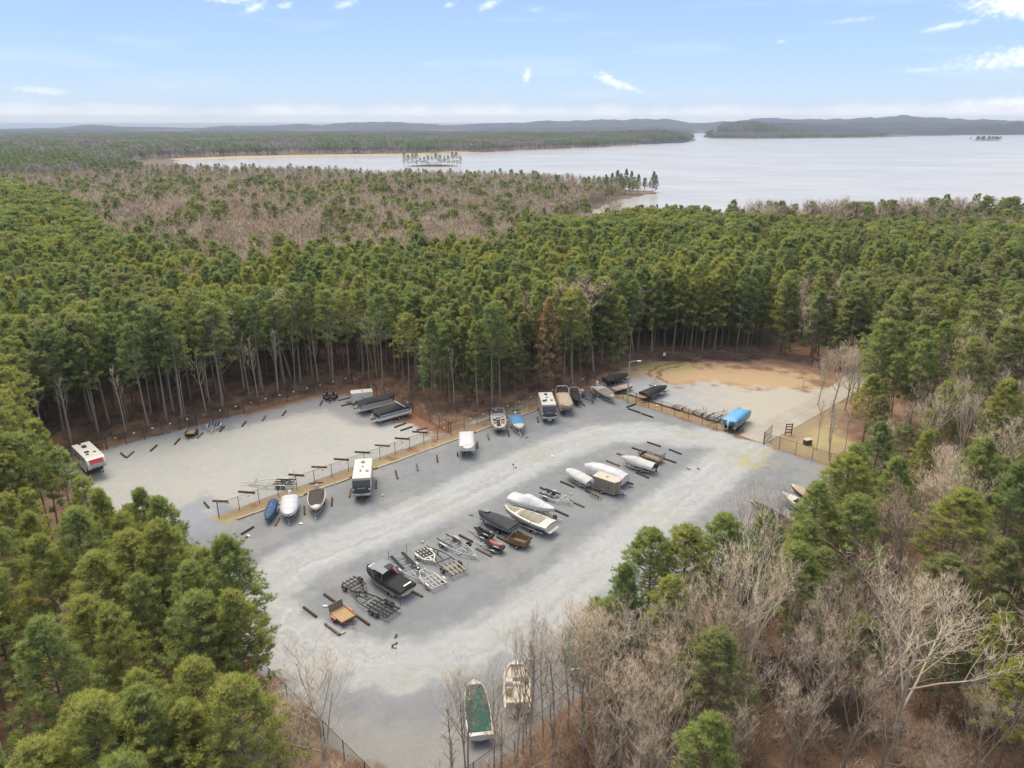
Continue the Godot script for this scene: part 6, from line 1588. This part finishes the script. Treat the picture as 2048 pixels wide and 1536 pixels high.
func woods() -> void:
	tree_kinds()
	var near_label := "tall pine at the left foreground corner of the lot"
	var placed := PackedVector2Array()
	# --- trees that stand out
	var k := 0
	for q in [[12.4, -56.6, 15.5], [19.8, -59.2, 15.5], [16.1, -58.3, 15.0], [9.8, -53.4, 14.0], [8.4, -52.2, 11.5], [7.4, -53.6, 10.5], [13.4, -51.9, 14.0], [23.9, -60.6, 15.0], [25.4, -55.4, 15.0], [31.4, -66.0, 15.5], [36.6, -71.4, 16.0], [45.6, -82.7, 15], [43.0, -72.6, 15], [34.5, -63.9, 15], [46.1, -65.0, 15], [53.9, -69.2, 16], [54.5, -75.6, 16], [28.4, -61.2, 14], [53.5, -85.4, 13], [22.6, -57.0, 13.5], [40.0, -77.0, 14.5]]:
		tree("pine_near", q[0], q[1], q[2], "dense green pine", "pines along the near right edge of the lot", -1, [M.pine1, M.pine1, M.pine3, M.pine2][k % 4], 1.12); placed.push_back(Vector2(q[0], q[1])); k += 1
	tree("pine_near", 13.0, -36.2, 14.5, "single round pine crown at the bottom edge, right of centre", "", 1, M.pine1, 1.25); placed.push_back(Vector2(13, -36.2))
	for q in [[63.3, -116.5, 15], [76.1, -129.3, 15], [64.2, -100.7, 14], [88.6, -129.1, 16], [70.4, -96.1, 16], [58.0, -109.5, 12]]:
		tree("pine_near", q[0], q[1], q[2], "green pine", "pines right of the straw field", -1, M.pine3, 1.2); placed.push_back(Vector2(q[0], q[1]))
	for q in [[29.1, -57.6, 13, 0], [46.3, -58.8, 13, 0], [40.7, -58.1, 12, 0], [57.5, -105.5, 10, 0], [50.2, -58.0, 13, 0], [38.0, -51.0, 10, 0]]:
		tree("pine_near", q[0], q[1], q[2], "olive conifer", "olive conifers in the right hand woods", -1, M.olive, 1.25); placed.push_back(Vector2(q[0], q[1]))
	for q in [[41.7, -51.0, 11], [39.5, -45.0, 11]]:
		tree("pine_near", q[0], q[1], q[2], "yellow green conifer", "yellow green conifers at the right edge", -1, M.lime, 1.3); placed.push_back(Vector2(q[0], q[1]))
	tree("bare_near", 20.1, -49.3, 17.5, "large pale bare tree with dense fan of twigs, lower right of centre", "", 0, M.twig_pale, 1.15)
	tree("bare_near", 31.4, -45.4, 17.5, "large white barked bare tree with forking limbs near the lower right corner", "", 3, M.twig_pale, 1.1)
	tree("bare_near", -14.2, -42.6, 12, "pale twisted bare tree at the bottom edge, left of centre", "", 2, M.twig_pale, 1.1)
	tree("bare_near", 73.8, -113.7, 16, "large pale bare tree right of the straw field", "", 1, M.twig_pale, 1.2)
	for q in [[20.1, -49.3], [31.4, -45.4], [-14.2, -42.6], [73.8, -113.7]]: placed.push_back(Vector2(q[0], q[1]))
	for q in [[15.7, -49.2, 14], [11.8, -48.9, 13], [7.7, -48.2, 12], [17.8, -48.2, 13], [24.8, -47.4, 12], [28.7, -53.7, 12], [40.4, -65.2, 14], [26.9, -45.0, 11], [21.8, -42.9, 11], [8.6, -44.9, 11], [6.2, -46.0, 11], [13.0, -45.9, 12], [18.9, -46.4, 11], [9.8, -42.0, 10], [6.4, -41.5, 9], [28.2, -41.4, 10], [31.7, -39.6, 9], [11.7, -43.4, 11], [3.3, -43.5, 9], [6.9, -51.6, 11], [7.6, -50.2, 12], [6.0, -48.6, 12], [0.6, -41.5, 9], [24.0, -52.0, 12], [35.5, -54.5, 12], [33.5, -50.0, 11], [16.0, -42.0, 10], [36.5, -43.0, 10]]:
		tree("bare_near", q[0], q[1], q[2], "bare tree", "bare trees in the lower right woods"); placed.push_back(Vector2(q[0], q[1]))
	for q in [[1.6, -46.6, 13.5], [-3.4, -43.2, 12], [3.4, -46.9, 12], [-0.8, -42.6, 10], [6.2, -50.2, 12], [4.9, -49.3, 11], [-4.5, -41.6, 9], [-5.8, -39.6, 8], [-1.6, -40.2, 8], [-4.9, -44.6, 9], [0.3, -45.0, 11]]:
		tree("stem_mid", q[0], q[1], q[2], "thin bare sapling", "saplings before the nearest boats", -1, M.twig_grey, 1.3); placed.push_back(Vector2(q[0], q[1]))
	for q in [[-3.7, -44.4, 10.5], [0.9, -46.9, 12], [2.7, -48.2, 12], [-1.4, -44.0, 10]]:
		tree("bare_near", q[0], q[1], q[2], "slim tan bare tree", "saplings before the nearest boats", -1, M.twig_grey, 0.6); placed.push_back(Vector2(q[0], q[1]))
	for q in [[-17.2, -41.8, 10], [-15.6, -40.6, 8], [-19.6, -43.6, 9], [-12.0, -39.0, 7]]:
		tree("bare_near", q[0], q[1], q[2], "pale bare tree", "small bare trees at the near corner", -1, M.twig_pale); placed.push_back(Vector2(q[0], q[1]))
	for q in [[58.6, -123.4, 12], [60.1, -119.3, 12], [65.8, -95.4, 14], [57.5, -127.0, 10], [61.5, -124.5, 11], [64.0, -128.0, 11], [69.0, -124.0, 12], [70.0, -104.0, 13], [62.5, -84.0, 15], [58.0, -93.5, 14], [75.5, -99.5, 15], [82.0, -118.0, 15], [48.5, -69.5, 15], [57.0, -66.0, 14]]:
		tree("bare_near", q[0], q[1], q[2], "pale bare tree", "bare trees beside the driveway", -1, M.twig_pale); placed.push_back(Vector2(q[0], q[1]))
	for q in [[49.3, -107.0, 10], [50.6, -105.2, 9], [51.8, -107.8, 10], [52.8, -110.5, 9], [49.9, -103.4, 9], [53.5, -106.0, 9]]:
		tree("stem_mid", q[0], q[1], q[2], "thin sapling", "saplings by the utility box", -1, M.twig_grey); placed.push_back(Vector2(q[0], q[1]))
	tree("pine_edge", 7.2, -135.5, 18.5, "dead brown pine at the edge of the woods behind the campers", "", 0, M.dead, 0.95)
	tree("bare_mid", 17.4, -146.6, 19.5, "wide grey bare tree rising above the pines behind the lamp post", "", 1, M.twig_grey, 1.2)
	for q in [[-9.1, -129.3, 15, 2], [-3.6, -132.5, 18, 0], [14.2, -144.0, 17, 0], [22.7, -146.9, 16, 0], [-14.6, -126.3, 17, 1], [2.4, -137.4, 15, 2], [-5.5, -128.0, 13, 1], [0.5, -133.0, 14, 2], [19.0, -149.0, 15, 1], [62.0, -158.0, 17, 0], [66.5, -153.0, 16, 1], [71.0, -150.0, 15, 0]]:
		tree("pine_edge", q[0], q[1], q[2], "full crowned pine", "full crowned pines at the woods edge", -1, [M.pine1, M.pine2, M.olive][q[3]]); placed.push_back(Vector2(q[0], q[1]))
	for q in [[7.2, -135.5], [8.0, -133.0], [17.4, -146.6]]: placed.push_back(Vector2(q[0], q[1]))
	# --- everything else, scattered by zone
	var gaps := FastNoiseLite.new(); gaps.seed = 61; gaps.frequency = 0.02
	var r := RandomNumberGenerator.new(); r.seed = 99
	var step := 3.55
	var rows := int(1000.0 / step)
	for iz in rows:
		var z0 := -26.0 - iz * step
		var half := 34.0 - z0 * 0.86
		var n := int(half * 2.0 / step)
		for ix in n:
			var x := -half + (ix + 0.5 * (iz % 2)) * step + r.randf_range(-1.2, 1.2); var z := z0 + r.randf_range(-1.2, 1.2)
			var u := r.randf(); var u2 := r.randf(); var u3 := r.randf()
			var p := Vector2(x, z)
			if z > -170.0:
				if absf(x) < 90.0:
					var s := signed_dist(p, lot_poly)
					if s < 2.6 or signed_dist(p, field_poly) < (2.2 if x < 56 else 3.0): continue
			var dist := Vector2(x, z).length()
			if dist > 640.0 and (iz + ix) % 3: continue
			var kind := "pine"; var H := 0.0; var where := ""
			var gn := gaps.get_noise_2d(x, z)
			if z > -105.0 and x < 0.0: # left foreground
				if u > 0.66: continue
				if x < -30.0 and z > -47.0 and p.distance_to(Vector2(-37, -42)) < 8.0 and u > 0.12: continue
				if x > -16.5: continue
				if p.distance_to(Vector2(-59.5, -91.5)) < 7.5: continue
				H = lerpf(14.5, 18.0, u2); where = "left"
				if p.distance_to(Vector2(-47, -71)) < 8.5: H = lerpf(12.0, 14.0, u2)
				if u3 > 0.93: kind = "bare"; H *= 0.7
			elif z > -105.0: # right foreground
				if u > 0.46: continue
				var nearest := 1e9
				for q in placed: nearest = minf(nearest, p.distance_squared_to(q))
				if nearest < 7.5: continue
				if u3 > 0.42 + 0.5 * gn: kind = "bare"; H = lerpf(9.0, 13.0, u2)
				else: kind = "olive"; H = lerpf(9.0, 14.0, u2)
				if x > 52.0 and kind == "bare" and u2 > 0.45: kind = "pine"; H = lerpf(13.0, 16.0, u)
				where = "right"
			elif z > pine_limit(x) + 18.0:
				H = lerpf(14.5, 20.0, sqrt(u2)) * (1.0 + 0.15 * gn); where = "back"
				if x > 62.0:
					if u > 0.62: continue
					if u3 > 0.74 - 0.7 * gn: kind = "bare"; H = lerpf(11, 15, u2)
					elif u3 > 0.45: kind = "olive"
					where = "far_right"
				else:
					if u > 0.93: continue
					var behind := minf(line_dist(p, [Vector2(-72, -101), Vector2(-32.4, -138.4), Vector2(-10.8, -115.0), Vector2(15.2, -138.0)]), 99.0)
					if x < -8.0 and behind < 9.0 and u3 > 0.45: kind = "stem"; H = lerpf(12, 17, u2)
					elif u3 > 0.95: kind = "bare"; H = lerpf(12, 17, u2)
					elif u3 > 0.88: kind = "olive"
			else:
				if u > 0.62: continue
				where = "mixed"
				H = lerpf(13.0, 18.0, u2)
				if u3 > 0.13 + 0.85 * gn + (0.42 if x > 60 else 0.0): kind = "bare"; H = lerpf(11.0, 15.5, u2)
				elif u > 0.2: kind = "olive"
			if dist < 150.0:
				var near2 := 1e9
				for q in placed: near2 = minf(near2, p.distance_squared_to(q))
				if near2 < 4.5: continue
			if z < -230.0:
				var sd := signed_dist(p, lake_poly)
				if sd < 4.0: continue
				if sd < 26.0 and x > 30.0 and z > -500.0: H = lerpf(13.0, 22.0, u2)
				if z < -640.0: H *= 0.8
				if x > 40.0 and x < 175.0 and z < -395.0: H = lerpf(8.0, 12.5, u2)
				if z < -940.0: continue
			spots.append([x, z, H, kind, where, dist, u3])
	# the nearest in view are trees of their own, the rest is the forest as a mass
	spots.sort_custom(func(a, b): return a[5] < b[5])
	var count := {"pine": 90, "bare": 60, "stem": 0, "olive": 20}
	var most := {"pine": 300, "bare": 300, "stem": 120, "olive": 150}
	var words := {"left": "tall green pine in the left foreground woods beside the lot", "right": "green pine in the right foreground woods", "back": "slim pine in the woods behind the lot", "far_right": "pine in the woods right of the straw field", "mixed": "pine in the far mixed woods"}
	var tint := {M.twig_dark: "dark", M.pine1: "green", M.pine2: "dark green", M.pine3: "yellowish green", M.olive: "olive", M.twig_grey: "grey", M.twig_brown: "brown", M.twig_pale: "pale"}
	var mass := {}
	for s in spots:
		var spot := spot_text(s[0], s[1])
		var kind: String = s[3]; var dist: float = s[5]
		var seen = absf(s[0]) < -s[1] * 0.74 + 6.0 and dist > 30.0 and dist < 260.0
		if seen and count[kind] < most[kind]:
			count[kind] += 1
			var ch := int(s[6] * 997.0)
			match kind:
				"pine":
					var lfm: Material = [M.pine1, M.pine2, M.pine1, M.pine3][ch % 4] if s[4] != "left" else [M.pine1, M.pine3, M.pine3][ch % 3]
					var deep: bool = edge_dist(Vector2(s[0], s[1]), lot_poly) > 14.0 and edge_dist(Vector2(s[0], s[1]), field_poly) > 14.0
					tree("pine_near" if dist < 84.0 else ("pine_deep" if deep else "pine_mid"), s[0], s[1], s[2], "%s pine%s" % [tint[lfm], spot], "pines " + words[s[4]].substr(words[s[4]].find(" in ") + 1), ch % (4 if dist < 84.0 or deep else 7), lfm)
				"olive":
					tree("pine_near" if dist < 84.0 else "pine_mid", s[0], s[1], s[2], "olive green conifer" + spot, "olive conifers in the woods", ch % 4, M.olive, 1.15)
				"bare":
					tree("bare_near" if dist < 84.0 else "bare_mid", s[0], s[1], s[2], "%s leafless tree%s" % [tint[[M.twig_grey, M.twig_brown, M.twig_grey, M.twig_pale][ch % 4]], spot], "leafless trees in the woods", ch % 3, [M.twig_grey, M.twig_brown, M.twig_grey, M.twig_pale][ch % 4], 0.78 if s[4] == "right" else 1.0)
				"stem":
					tree("stem_mid", s[0], s[1], s[2], "thin %s leafless trunk%s" % [["pale", "grey"][ch % 2], spot], "thin leafless trunks along the back fence", ch % 3, [M.twig_pale, M.twig_grey][ch % 2])
		else:
			var lod := "mid" if dist < 230.0 else ("far" if dist < 480.0 else "last")
			var lf: String = kind
			if kind == "pine": lf = ["pine1", "pine2", "pine3"][int(clampf(1.5 + 4.0 * gaps.get_noise_2d(s[0] * 2.0 + 300.0, s[1] * 2.0) + (s[6] - 0.45) * 2.0, 0.0, 2.99))]
			if kind == "stem": lf = "bare"
			if lf == "bare": lf = ["bare", "bare_brown"][int(s[6] * 57.0) % 2]
			var key := lod + "/" + lf
			if not mass.has(key): mass[key] = []
			mass[key].append(s)
	forest_mass(mass)
	undergrowth()

func joined(a: Array, leaf: Material, bark: Material) -> ArrayMesh:
	var m := ArrayMesh.new()
	a[3].add_to(m); a[4].add_to(m)
	m.surface_set_material(0, bark); m.surface_set_material(1, leaf)
	return m

func forest_mass(mass: Dictionary) -> void:
	var far_pine: Array = []; var last_pine: Array = []; var far_bare: Array = []; var last_bare: Array = []
	for k in 4:
		far_pine.append(pine_mesh(700 + k, 18.0, 0.26 + 0.03 * k, 3.4 + 0.25 * k, 38, 520, 8, 0.68, 0.095, 0.38, 4))
		last_pine.append(pine_mesh(720 + k, 18.0, 0.40, 3.7, 20, 150, 7, 1.05, 0.22, 0.42, 3))
	for k in 2:
		far_bare.append(bare_mesh(740 + k, 14.0, {"depth": 2, "kids": [12, 7], "twigs": 14, "twig_l": 1.5, "twig_w": 0.03, "spread": 0.55}))
		last_bare.append(bare_mesh(760 + k, 14.0, {"depth": 2, "kids": [9, 4], "twigs": 9, "twig_l": 1.7, "twig_w": 0.055, "spread": 0.55}))
	var tops := {}
	for q in [["pine_forest", "dense mass of green pine crowns stretching from the lot toward the lake", "forest"], ["mixed_forest", "grey leafless woods reaching down to the lake shore", "forest"]]:
		var o := Node3D.new(); o.name = q[0]; add_child(o); tag(o, q[1], q[2]); o.set_meta("kind", "stuff"); tops[q[0]] = o
	for key in mass:
		var lod: String = key.split("/")[0]; var lf: String = key.split("/")[1]
		var bare: bool = lf.begins_with("bare")
		var src: Array = {"mid": bare_mid, "far": far_bare, "last": last_bare}[lod] if bare else {"mid": pine_deep, "far": far_pine, "last": last_pine}[lod]
		var leaf: Material = (M.twig_grey if lf == "bare" else M.twig_brown) if bare else M[lf]
		for v in mini(4, src.size()):
			var list: Array = []
			for i in mass[key].size():
				if i % mini(4, src.size()) == v: list.append(mass[key][i])
			if list.is_empty(): continue
			var mm := MultiMesh.new(); mm.transform_format = MultiMesh.TRANSFORM_3D
			mm.mesh = joined(src[v], leaf, leaf if bare else M.bark); mm.instance_count = list.size()
			for i in list.size():
				var s: Array = list[i]; var f: float = s[2] / src[v][2]
				mm.set_instance_transform(i, Transform3D(Basis(Vector3.UP, s[6] * 40.0).scaled(Vector3(f, f / lerpf(0.85, 1.3, fposmod(s[6] * 173.0, 1.0)), f) * lerpf(0.85, 1.3, fposmod(s[6] * 173.0, 1.0))), Vector3(s[0], land_y(s[0], s[1]) - 0.05, s[1])))
			var mi := MultiMeshInstance3D.new(); mi.name = "bare_crowns" if bare else "pine_crowns"; mi.multimesh = mm
			mi.set_meta("kind", "stuff")
			tops["mixed_forest" if bare else "pine_forest"].add_child(mi, true)
	# woods across the water and on the near headlands
	var o := Node3D.new(); o.name = "far_shore_forest"; add_child(o); tag(o, "hazy woods on the far shores of the lake", "forest"); o.set_meta("kind", "stuff")
	var r := RandomNumberGenerator.new(); r.seed = 5
	var lists := {"pine2": [], "olive": [], "bare_brown": []}
	var nz := FastNoiseLite.new(); nz.seed = 17; nz.frequency = 0.004
	var tries := 0
	while tries < 52000:
		tries += 1
		var a := deg_to_rad(r.randf_range(-42, 42)); var d := sqrt(r.randf()) * 3900.0
		if d < 900.0: continue
		var x := d * sin(a); var z := -d * cos(a)
		var p := Vector2(x, z)
		var y := land_y(x, z)
		for rg in ranges: y = maxf(y, range_y(rg, x, z))
		if y < LAKE_Y + 0.3: continue
		if z > -1150.0 and not (x < -430.0 and z < -500.0): continue
		if Geometry2D.is_point_in_polygon(p, lake_poly) and y < LAKE_Y + 4.0: continue
		if edge_dist(p, lake_poly) < (75.0 if z > -1560.0 and x < -100.0 and x > -620.0 else 12.0): continue
		var n := nz.get_noise_2d(x, z) + r.randf_range(-0.3, 0.3)
		lists["pine2" if n > 0.02 else ("olive" if n > -0.03 else "bare_brown")].append([x, y, z, r.randf_range(13, 19), r.randf() * TAU])
	for lf in lists:
		var bare: bool = lf.begins_with("bare")
		var mm := MultiMesh.new(); mm.transform_format = MultiMesh.TRANSFORM_3D
		mm.mesh = joined((last_bare if bare else last_pine)[0], M.twig_far if bare else M[lf], M.twig_far if bare else M.bark)
		mm.instance_count = lists[lf].size()
		for i in lists[lf].size():
			var s: Array = lists[lf][i]; var f: float = s[3] / (14.0 if bare else 18.0)
			mm.set_instance_transform(i, Transform3D(Basis(Vector3.UP, s[4]).scaled(Vector3(f * 2.2, f, f * 2.2)), Vector3(s[0], s[1] - 0.4, s[2])))
		var mi := MultiMeshInstance3D.new(); mi.name = "far_crowns"; mi.multimesh = mm; mi.set_meta("kind", "stuff"); o.add_child(mi, true)

func undergrowth() -> void:
	# leafless brush under the trees
	var r := RandomNumberGenerator.new(); r.seed = 12
	var g := Geo.new(); g.colored = true
	for k in 190:
		var a := r.randf() * TAU; var b := Vector3(r.randf_range(-0.5, 0.5), 0, r.randf_range(-0.5, 0.5))
		var v := r.randf_range(0.55, 1.0); g.col = Color(v, v * 0.95, v * 0.9)
		var d := Vector3(cos(a) * 0.6, r.randf_range(0.5, 1.4), sin(a) * 0.6).normalized()
		var p := b + d * r.randf_range(0.0, 1.2); var s := d.cross(Vector3(r.randf_range(-1, 1), 0.2, r.randf_range(-1, 1))).normalized() * 0.011
		var n := (d + Vector3.UP).normalized()
		g.tri(p - s, p + s, p + (d + Vector3(r.randf_range(-0.5, 0.5), 0, r.randf_range(-0.5, 0.5))) * r.randf_range(0.5, 1.1), n, n, n)
	var m := g.mesh(); m.surface_set_material(0, M.twig_dark)
	var list: Array = []
	while list.size() < 3400:
		var x := r.randf_range(-75, 80); var z := r.randf_range(-165, -27)
		var p := Vector2(x, z); var s := signed_dist(p, lot_poly)
		if s < 1.2 or signed_dist(p, field_poly) < 1.2: continue
		var right := z > -100.0 and x > -16.0
		if not right and (s > 14.0 or r.randf() > 0.35): continue
		if absf(x) > -z * 0.8 + 6.0: continue
		list.append(Transform3D(Basis(Vector3.UP, r.randf() * TAU).scaled(Vector3.ONE * r.randf_range(0.5, 1.5 if right else 1.0)), Vector3(x, 0.0, z)))
	var mm := MultiMesh.new(); mm.transform_format = MultiMesh.TRANSFORM_3D; mm.mesh = m; mm.instance_count = list.size()
	for i in list.size(): mm.set_instance_transform(i, list[i])
	var mi := MultiMeshInstance3D.new(); mi.name = "undergrowth"; mi.multimesh = mm; add_child(mi)
	tag(mi, "leafless brown brush covering the forest floor around the lot", "undergrowth"); mi.set_meta("kind", "stuff")

# ------------------------------------------------------------------ the lake shore
func mound(called: String, at: Vector2, a: float, b: float, h: float, turn: float, m: Material) -> void:
	var g := Geo.new(); var rings: Array = []
	for i in 7:
		var f := i / 6.0; var q := PackedVector3Array()
		for j in 28:
			var t := TAU * j / 28.0; var k := (1.0 - f * 0.94) * (1.0 + 0.16 * wob.get_noise_2d(cos(t) * 12.0 + at.x, sin(t) * 12.0))
			q.push_back(Vector3(at.x, LAKE_Y - 0.6 + (h + 0.6) * sin(f * PI * 0.5), at.y) + Basis(Vector3.UP, deg_to_rad(turn)) * Vector3(cos(t) * a * k, 0, sin(t) * b * k))
		rings.append(q)
	g.loft(rings, true, false, true); structure(called, g.mesh(), m)

func house(label: String, at: Vector2, turn: float, L: float, W: float, wallm: Material, roofm: Material) -> void:
	var t := thing("house", label, "house", Vector3(at.x, land_y(at.x, at.y) - 0.3, at.y), turn, "houses in the woods by the lake")
	var g := Geo.new(); g.side(PackedVector2Array([Vector2(-W * 0.5, 0), Vector2(-W * 0.5, 5.0), Vector2(0, 5.0 + W * 0.34), Vector2(W * 0.5, 5.0), Vector2(W * 0.5, 0)]), -L * 0.5, L * 0.5); put("wall", g, wallm, t)
	var rf := Node3D.new(); rf.name = "roof"; t.add_child(rf)
	for s in [-1.0, 1.0]:
		g = Geo.new(); g.bar(Vector3(s * (W * 0.5 + 0.5), 4.72, 0), Vector3(0, 5.15 + W * 0.34, 0), L + 0.9, 0.16); put("roof_slope", g, roofm, rf)
	g = Geo.new(); g.box(Vector3(W * 0.2, 6.6 + W * 0.1, L * 0.2), Vector3(0.8, 2.4, 0.8)); put("chimney", g, M.tie2, rf)
	for s in [-1.0, 1.0]:
		for k in 4:
			for y in [1.6, 3.9]:
				g = Geo.new(); g.box(Vector3(s * (W * 0.5 + 0.02), y, (k - 1.5) * L * 0.22), Vector3(0.05, 1.3, 1.0)); put("window", g, M.glass, t)
	g = Geo.new(); g.box(Vector3(W * 0.1, 1.1, L * 0.5 + 0.03), Vector3(1.0, 2.1, 0.06)); put("door", g, M.brown_wood, t)

func shore_things() -> void:
	var sand := mottled(mat(0.40, 0.29, 0.18, 0.95), 0.04, 0.6, 0.02, 1.0)
	var straw := mottled(mat(0.52, 0.42, 0.27, 0.95), 0.04, 0.65, 0.01, 1.0)
	var dirt := mottled(mat(0.17, 0.125, 0.085, 0.95), 0.04, 0.5, 0.02, 1.0)
	mound("island", Vector2(-117, -1112), 46, 13, 2.6, 8, dirt)
	mound("island", Vector2(1724, -2788), 62, 30, 3.0, 0, dirt)
	mound("sandbar", Vector2(108, -672), 40, 9, 1.1, 32, sand)
	for q in [[Vector2(-575, -1290), Vector2(-480, -1385), Vector2(-370, -1465), Vector2(-205, -1512), Vector2(-90, -1650)]]:
		var g := Geo.new(); var rr: Array = []
		for p in q:
			var i: int = q.find(p)
			var d: Vector2 = (q[mini(i + 1, q.size() - 1)] - q[maxi(i - 1, 0)]).normalized(); var nn := Vector2(d.y, -d.x)
			var w := 26.0 + 18.0 * sin(i * 1.9)
			if nn.y > 0.0: nn = -nn
			rr.append(PackedVector3Array([Vector3(p.x - nn.x * 30, LAKE_Y + 0.05, p.y - nn.y * 30), Vector3(p.x, LAKE_Y + 1.0, p.y), Vector3(p.x + nn.x * w, LAKE_Y + 1.9, p.y + nn.y * w)]))
		for i in rr.size() - 1:
			for j in 2:
				g.tri(rr[i][j], rr[i + 1][j], rr[i + 1][j + 1], Vector3.UP, Vector3.UP, Vector3.UP); g.tri(rr[i][j], rr[i + 1][j + 1], rr[i][j + 1], Vector3.UP, Vector3.UP, Vector3.UP)
		structure("beach", g.mesh(), straw)
	house("white house with grey roof among trees near the shore, left of centre", Vector2(-70, -500), 20, 15, 9, M.white, M.grey)
	house("house with pale blue roof in the woods left of the sandbar", Vector2(27, -560), -35, 16, 9, M.cream, M.tarp_blue)
	house("white roofed house half hidden by trees at the right edge", Vector2(143, -206), 60, 14, 9, M.cream, M.white)
	house("small grey roofed house on the far point across the lake", Vector2(-330, -1560), 10, 18, 11, M.white, M.grey)

func island_trees() -> void:
	var r := RandomNumberGenerator.new(); r.seed = 44
	for k in 15:
		var f := k / 14.0
		var x := -158.0 + 82.0 * f; var z := -1112.0 + r.randf_range(-5, 5)
		tree("pine_mid", x, z, r.randf_range(11, 19), "small dark pine standing on the narrow island", "pines on the narrow island", -1, M.pine2)
		get_child(-1).position.y = LAKE_Y + 0.7
	for k in 22:
		tree("bare_mid", -158.0 + 82.0 * k / 21.0, -1110.0 + r.randf_range(-6, 6), r.randf_range(5, 9), "low leafless shrub on the narrow island", "shrubs on the narrow island", -1, M.twig_brown, 1.6)
		get_child(-1).position.y = LAKE_Y + 0.7
	for k in 26:
		var a := r.randf() * TAU; var q := sqrt(r.randf())
		tree("pine_edge", 1724 + cos(a) * q * 54, -2788 + sin(a) * q * 22, r.randf_range(10, 15), "dark tree on the small round island at the right", "trees on the small round island", -1, M.pine2, 1.7)
		get_child(-1).position.y = LAKE_Y + 1.2
	for q in [[88, -660, 18], [93, -662, 20], [97, -668, 17], [101, -664, 21], [106, -668, 19], [113, -672, 16], [128, -680, 18], [131, -682, 15], [82, -655, 17]]:
		tree("pine_edge", q[0], q[1], q[2], "dark pine on the sandbar point by the water", "pines on the sandbar point", -1, M.pine2)
		get_child(-1).position.y = LAKE_Y + 0.6
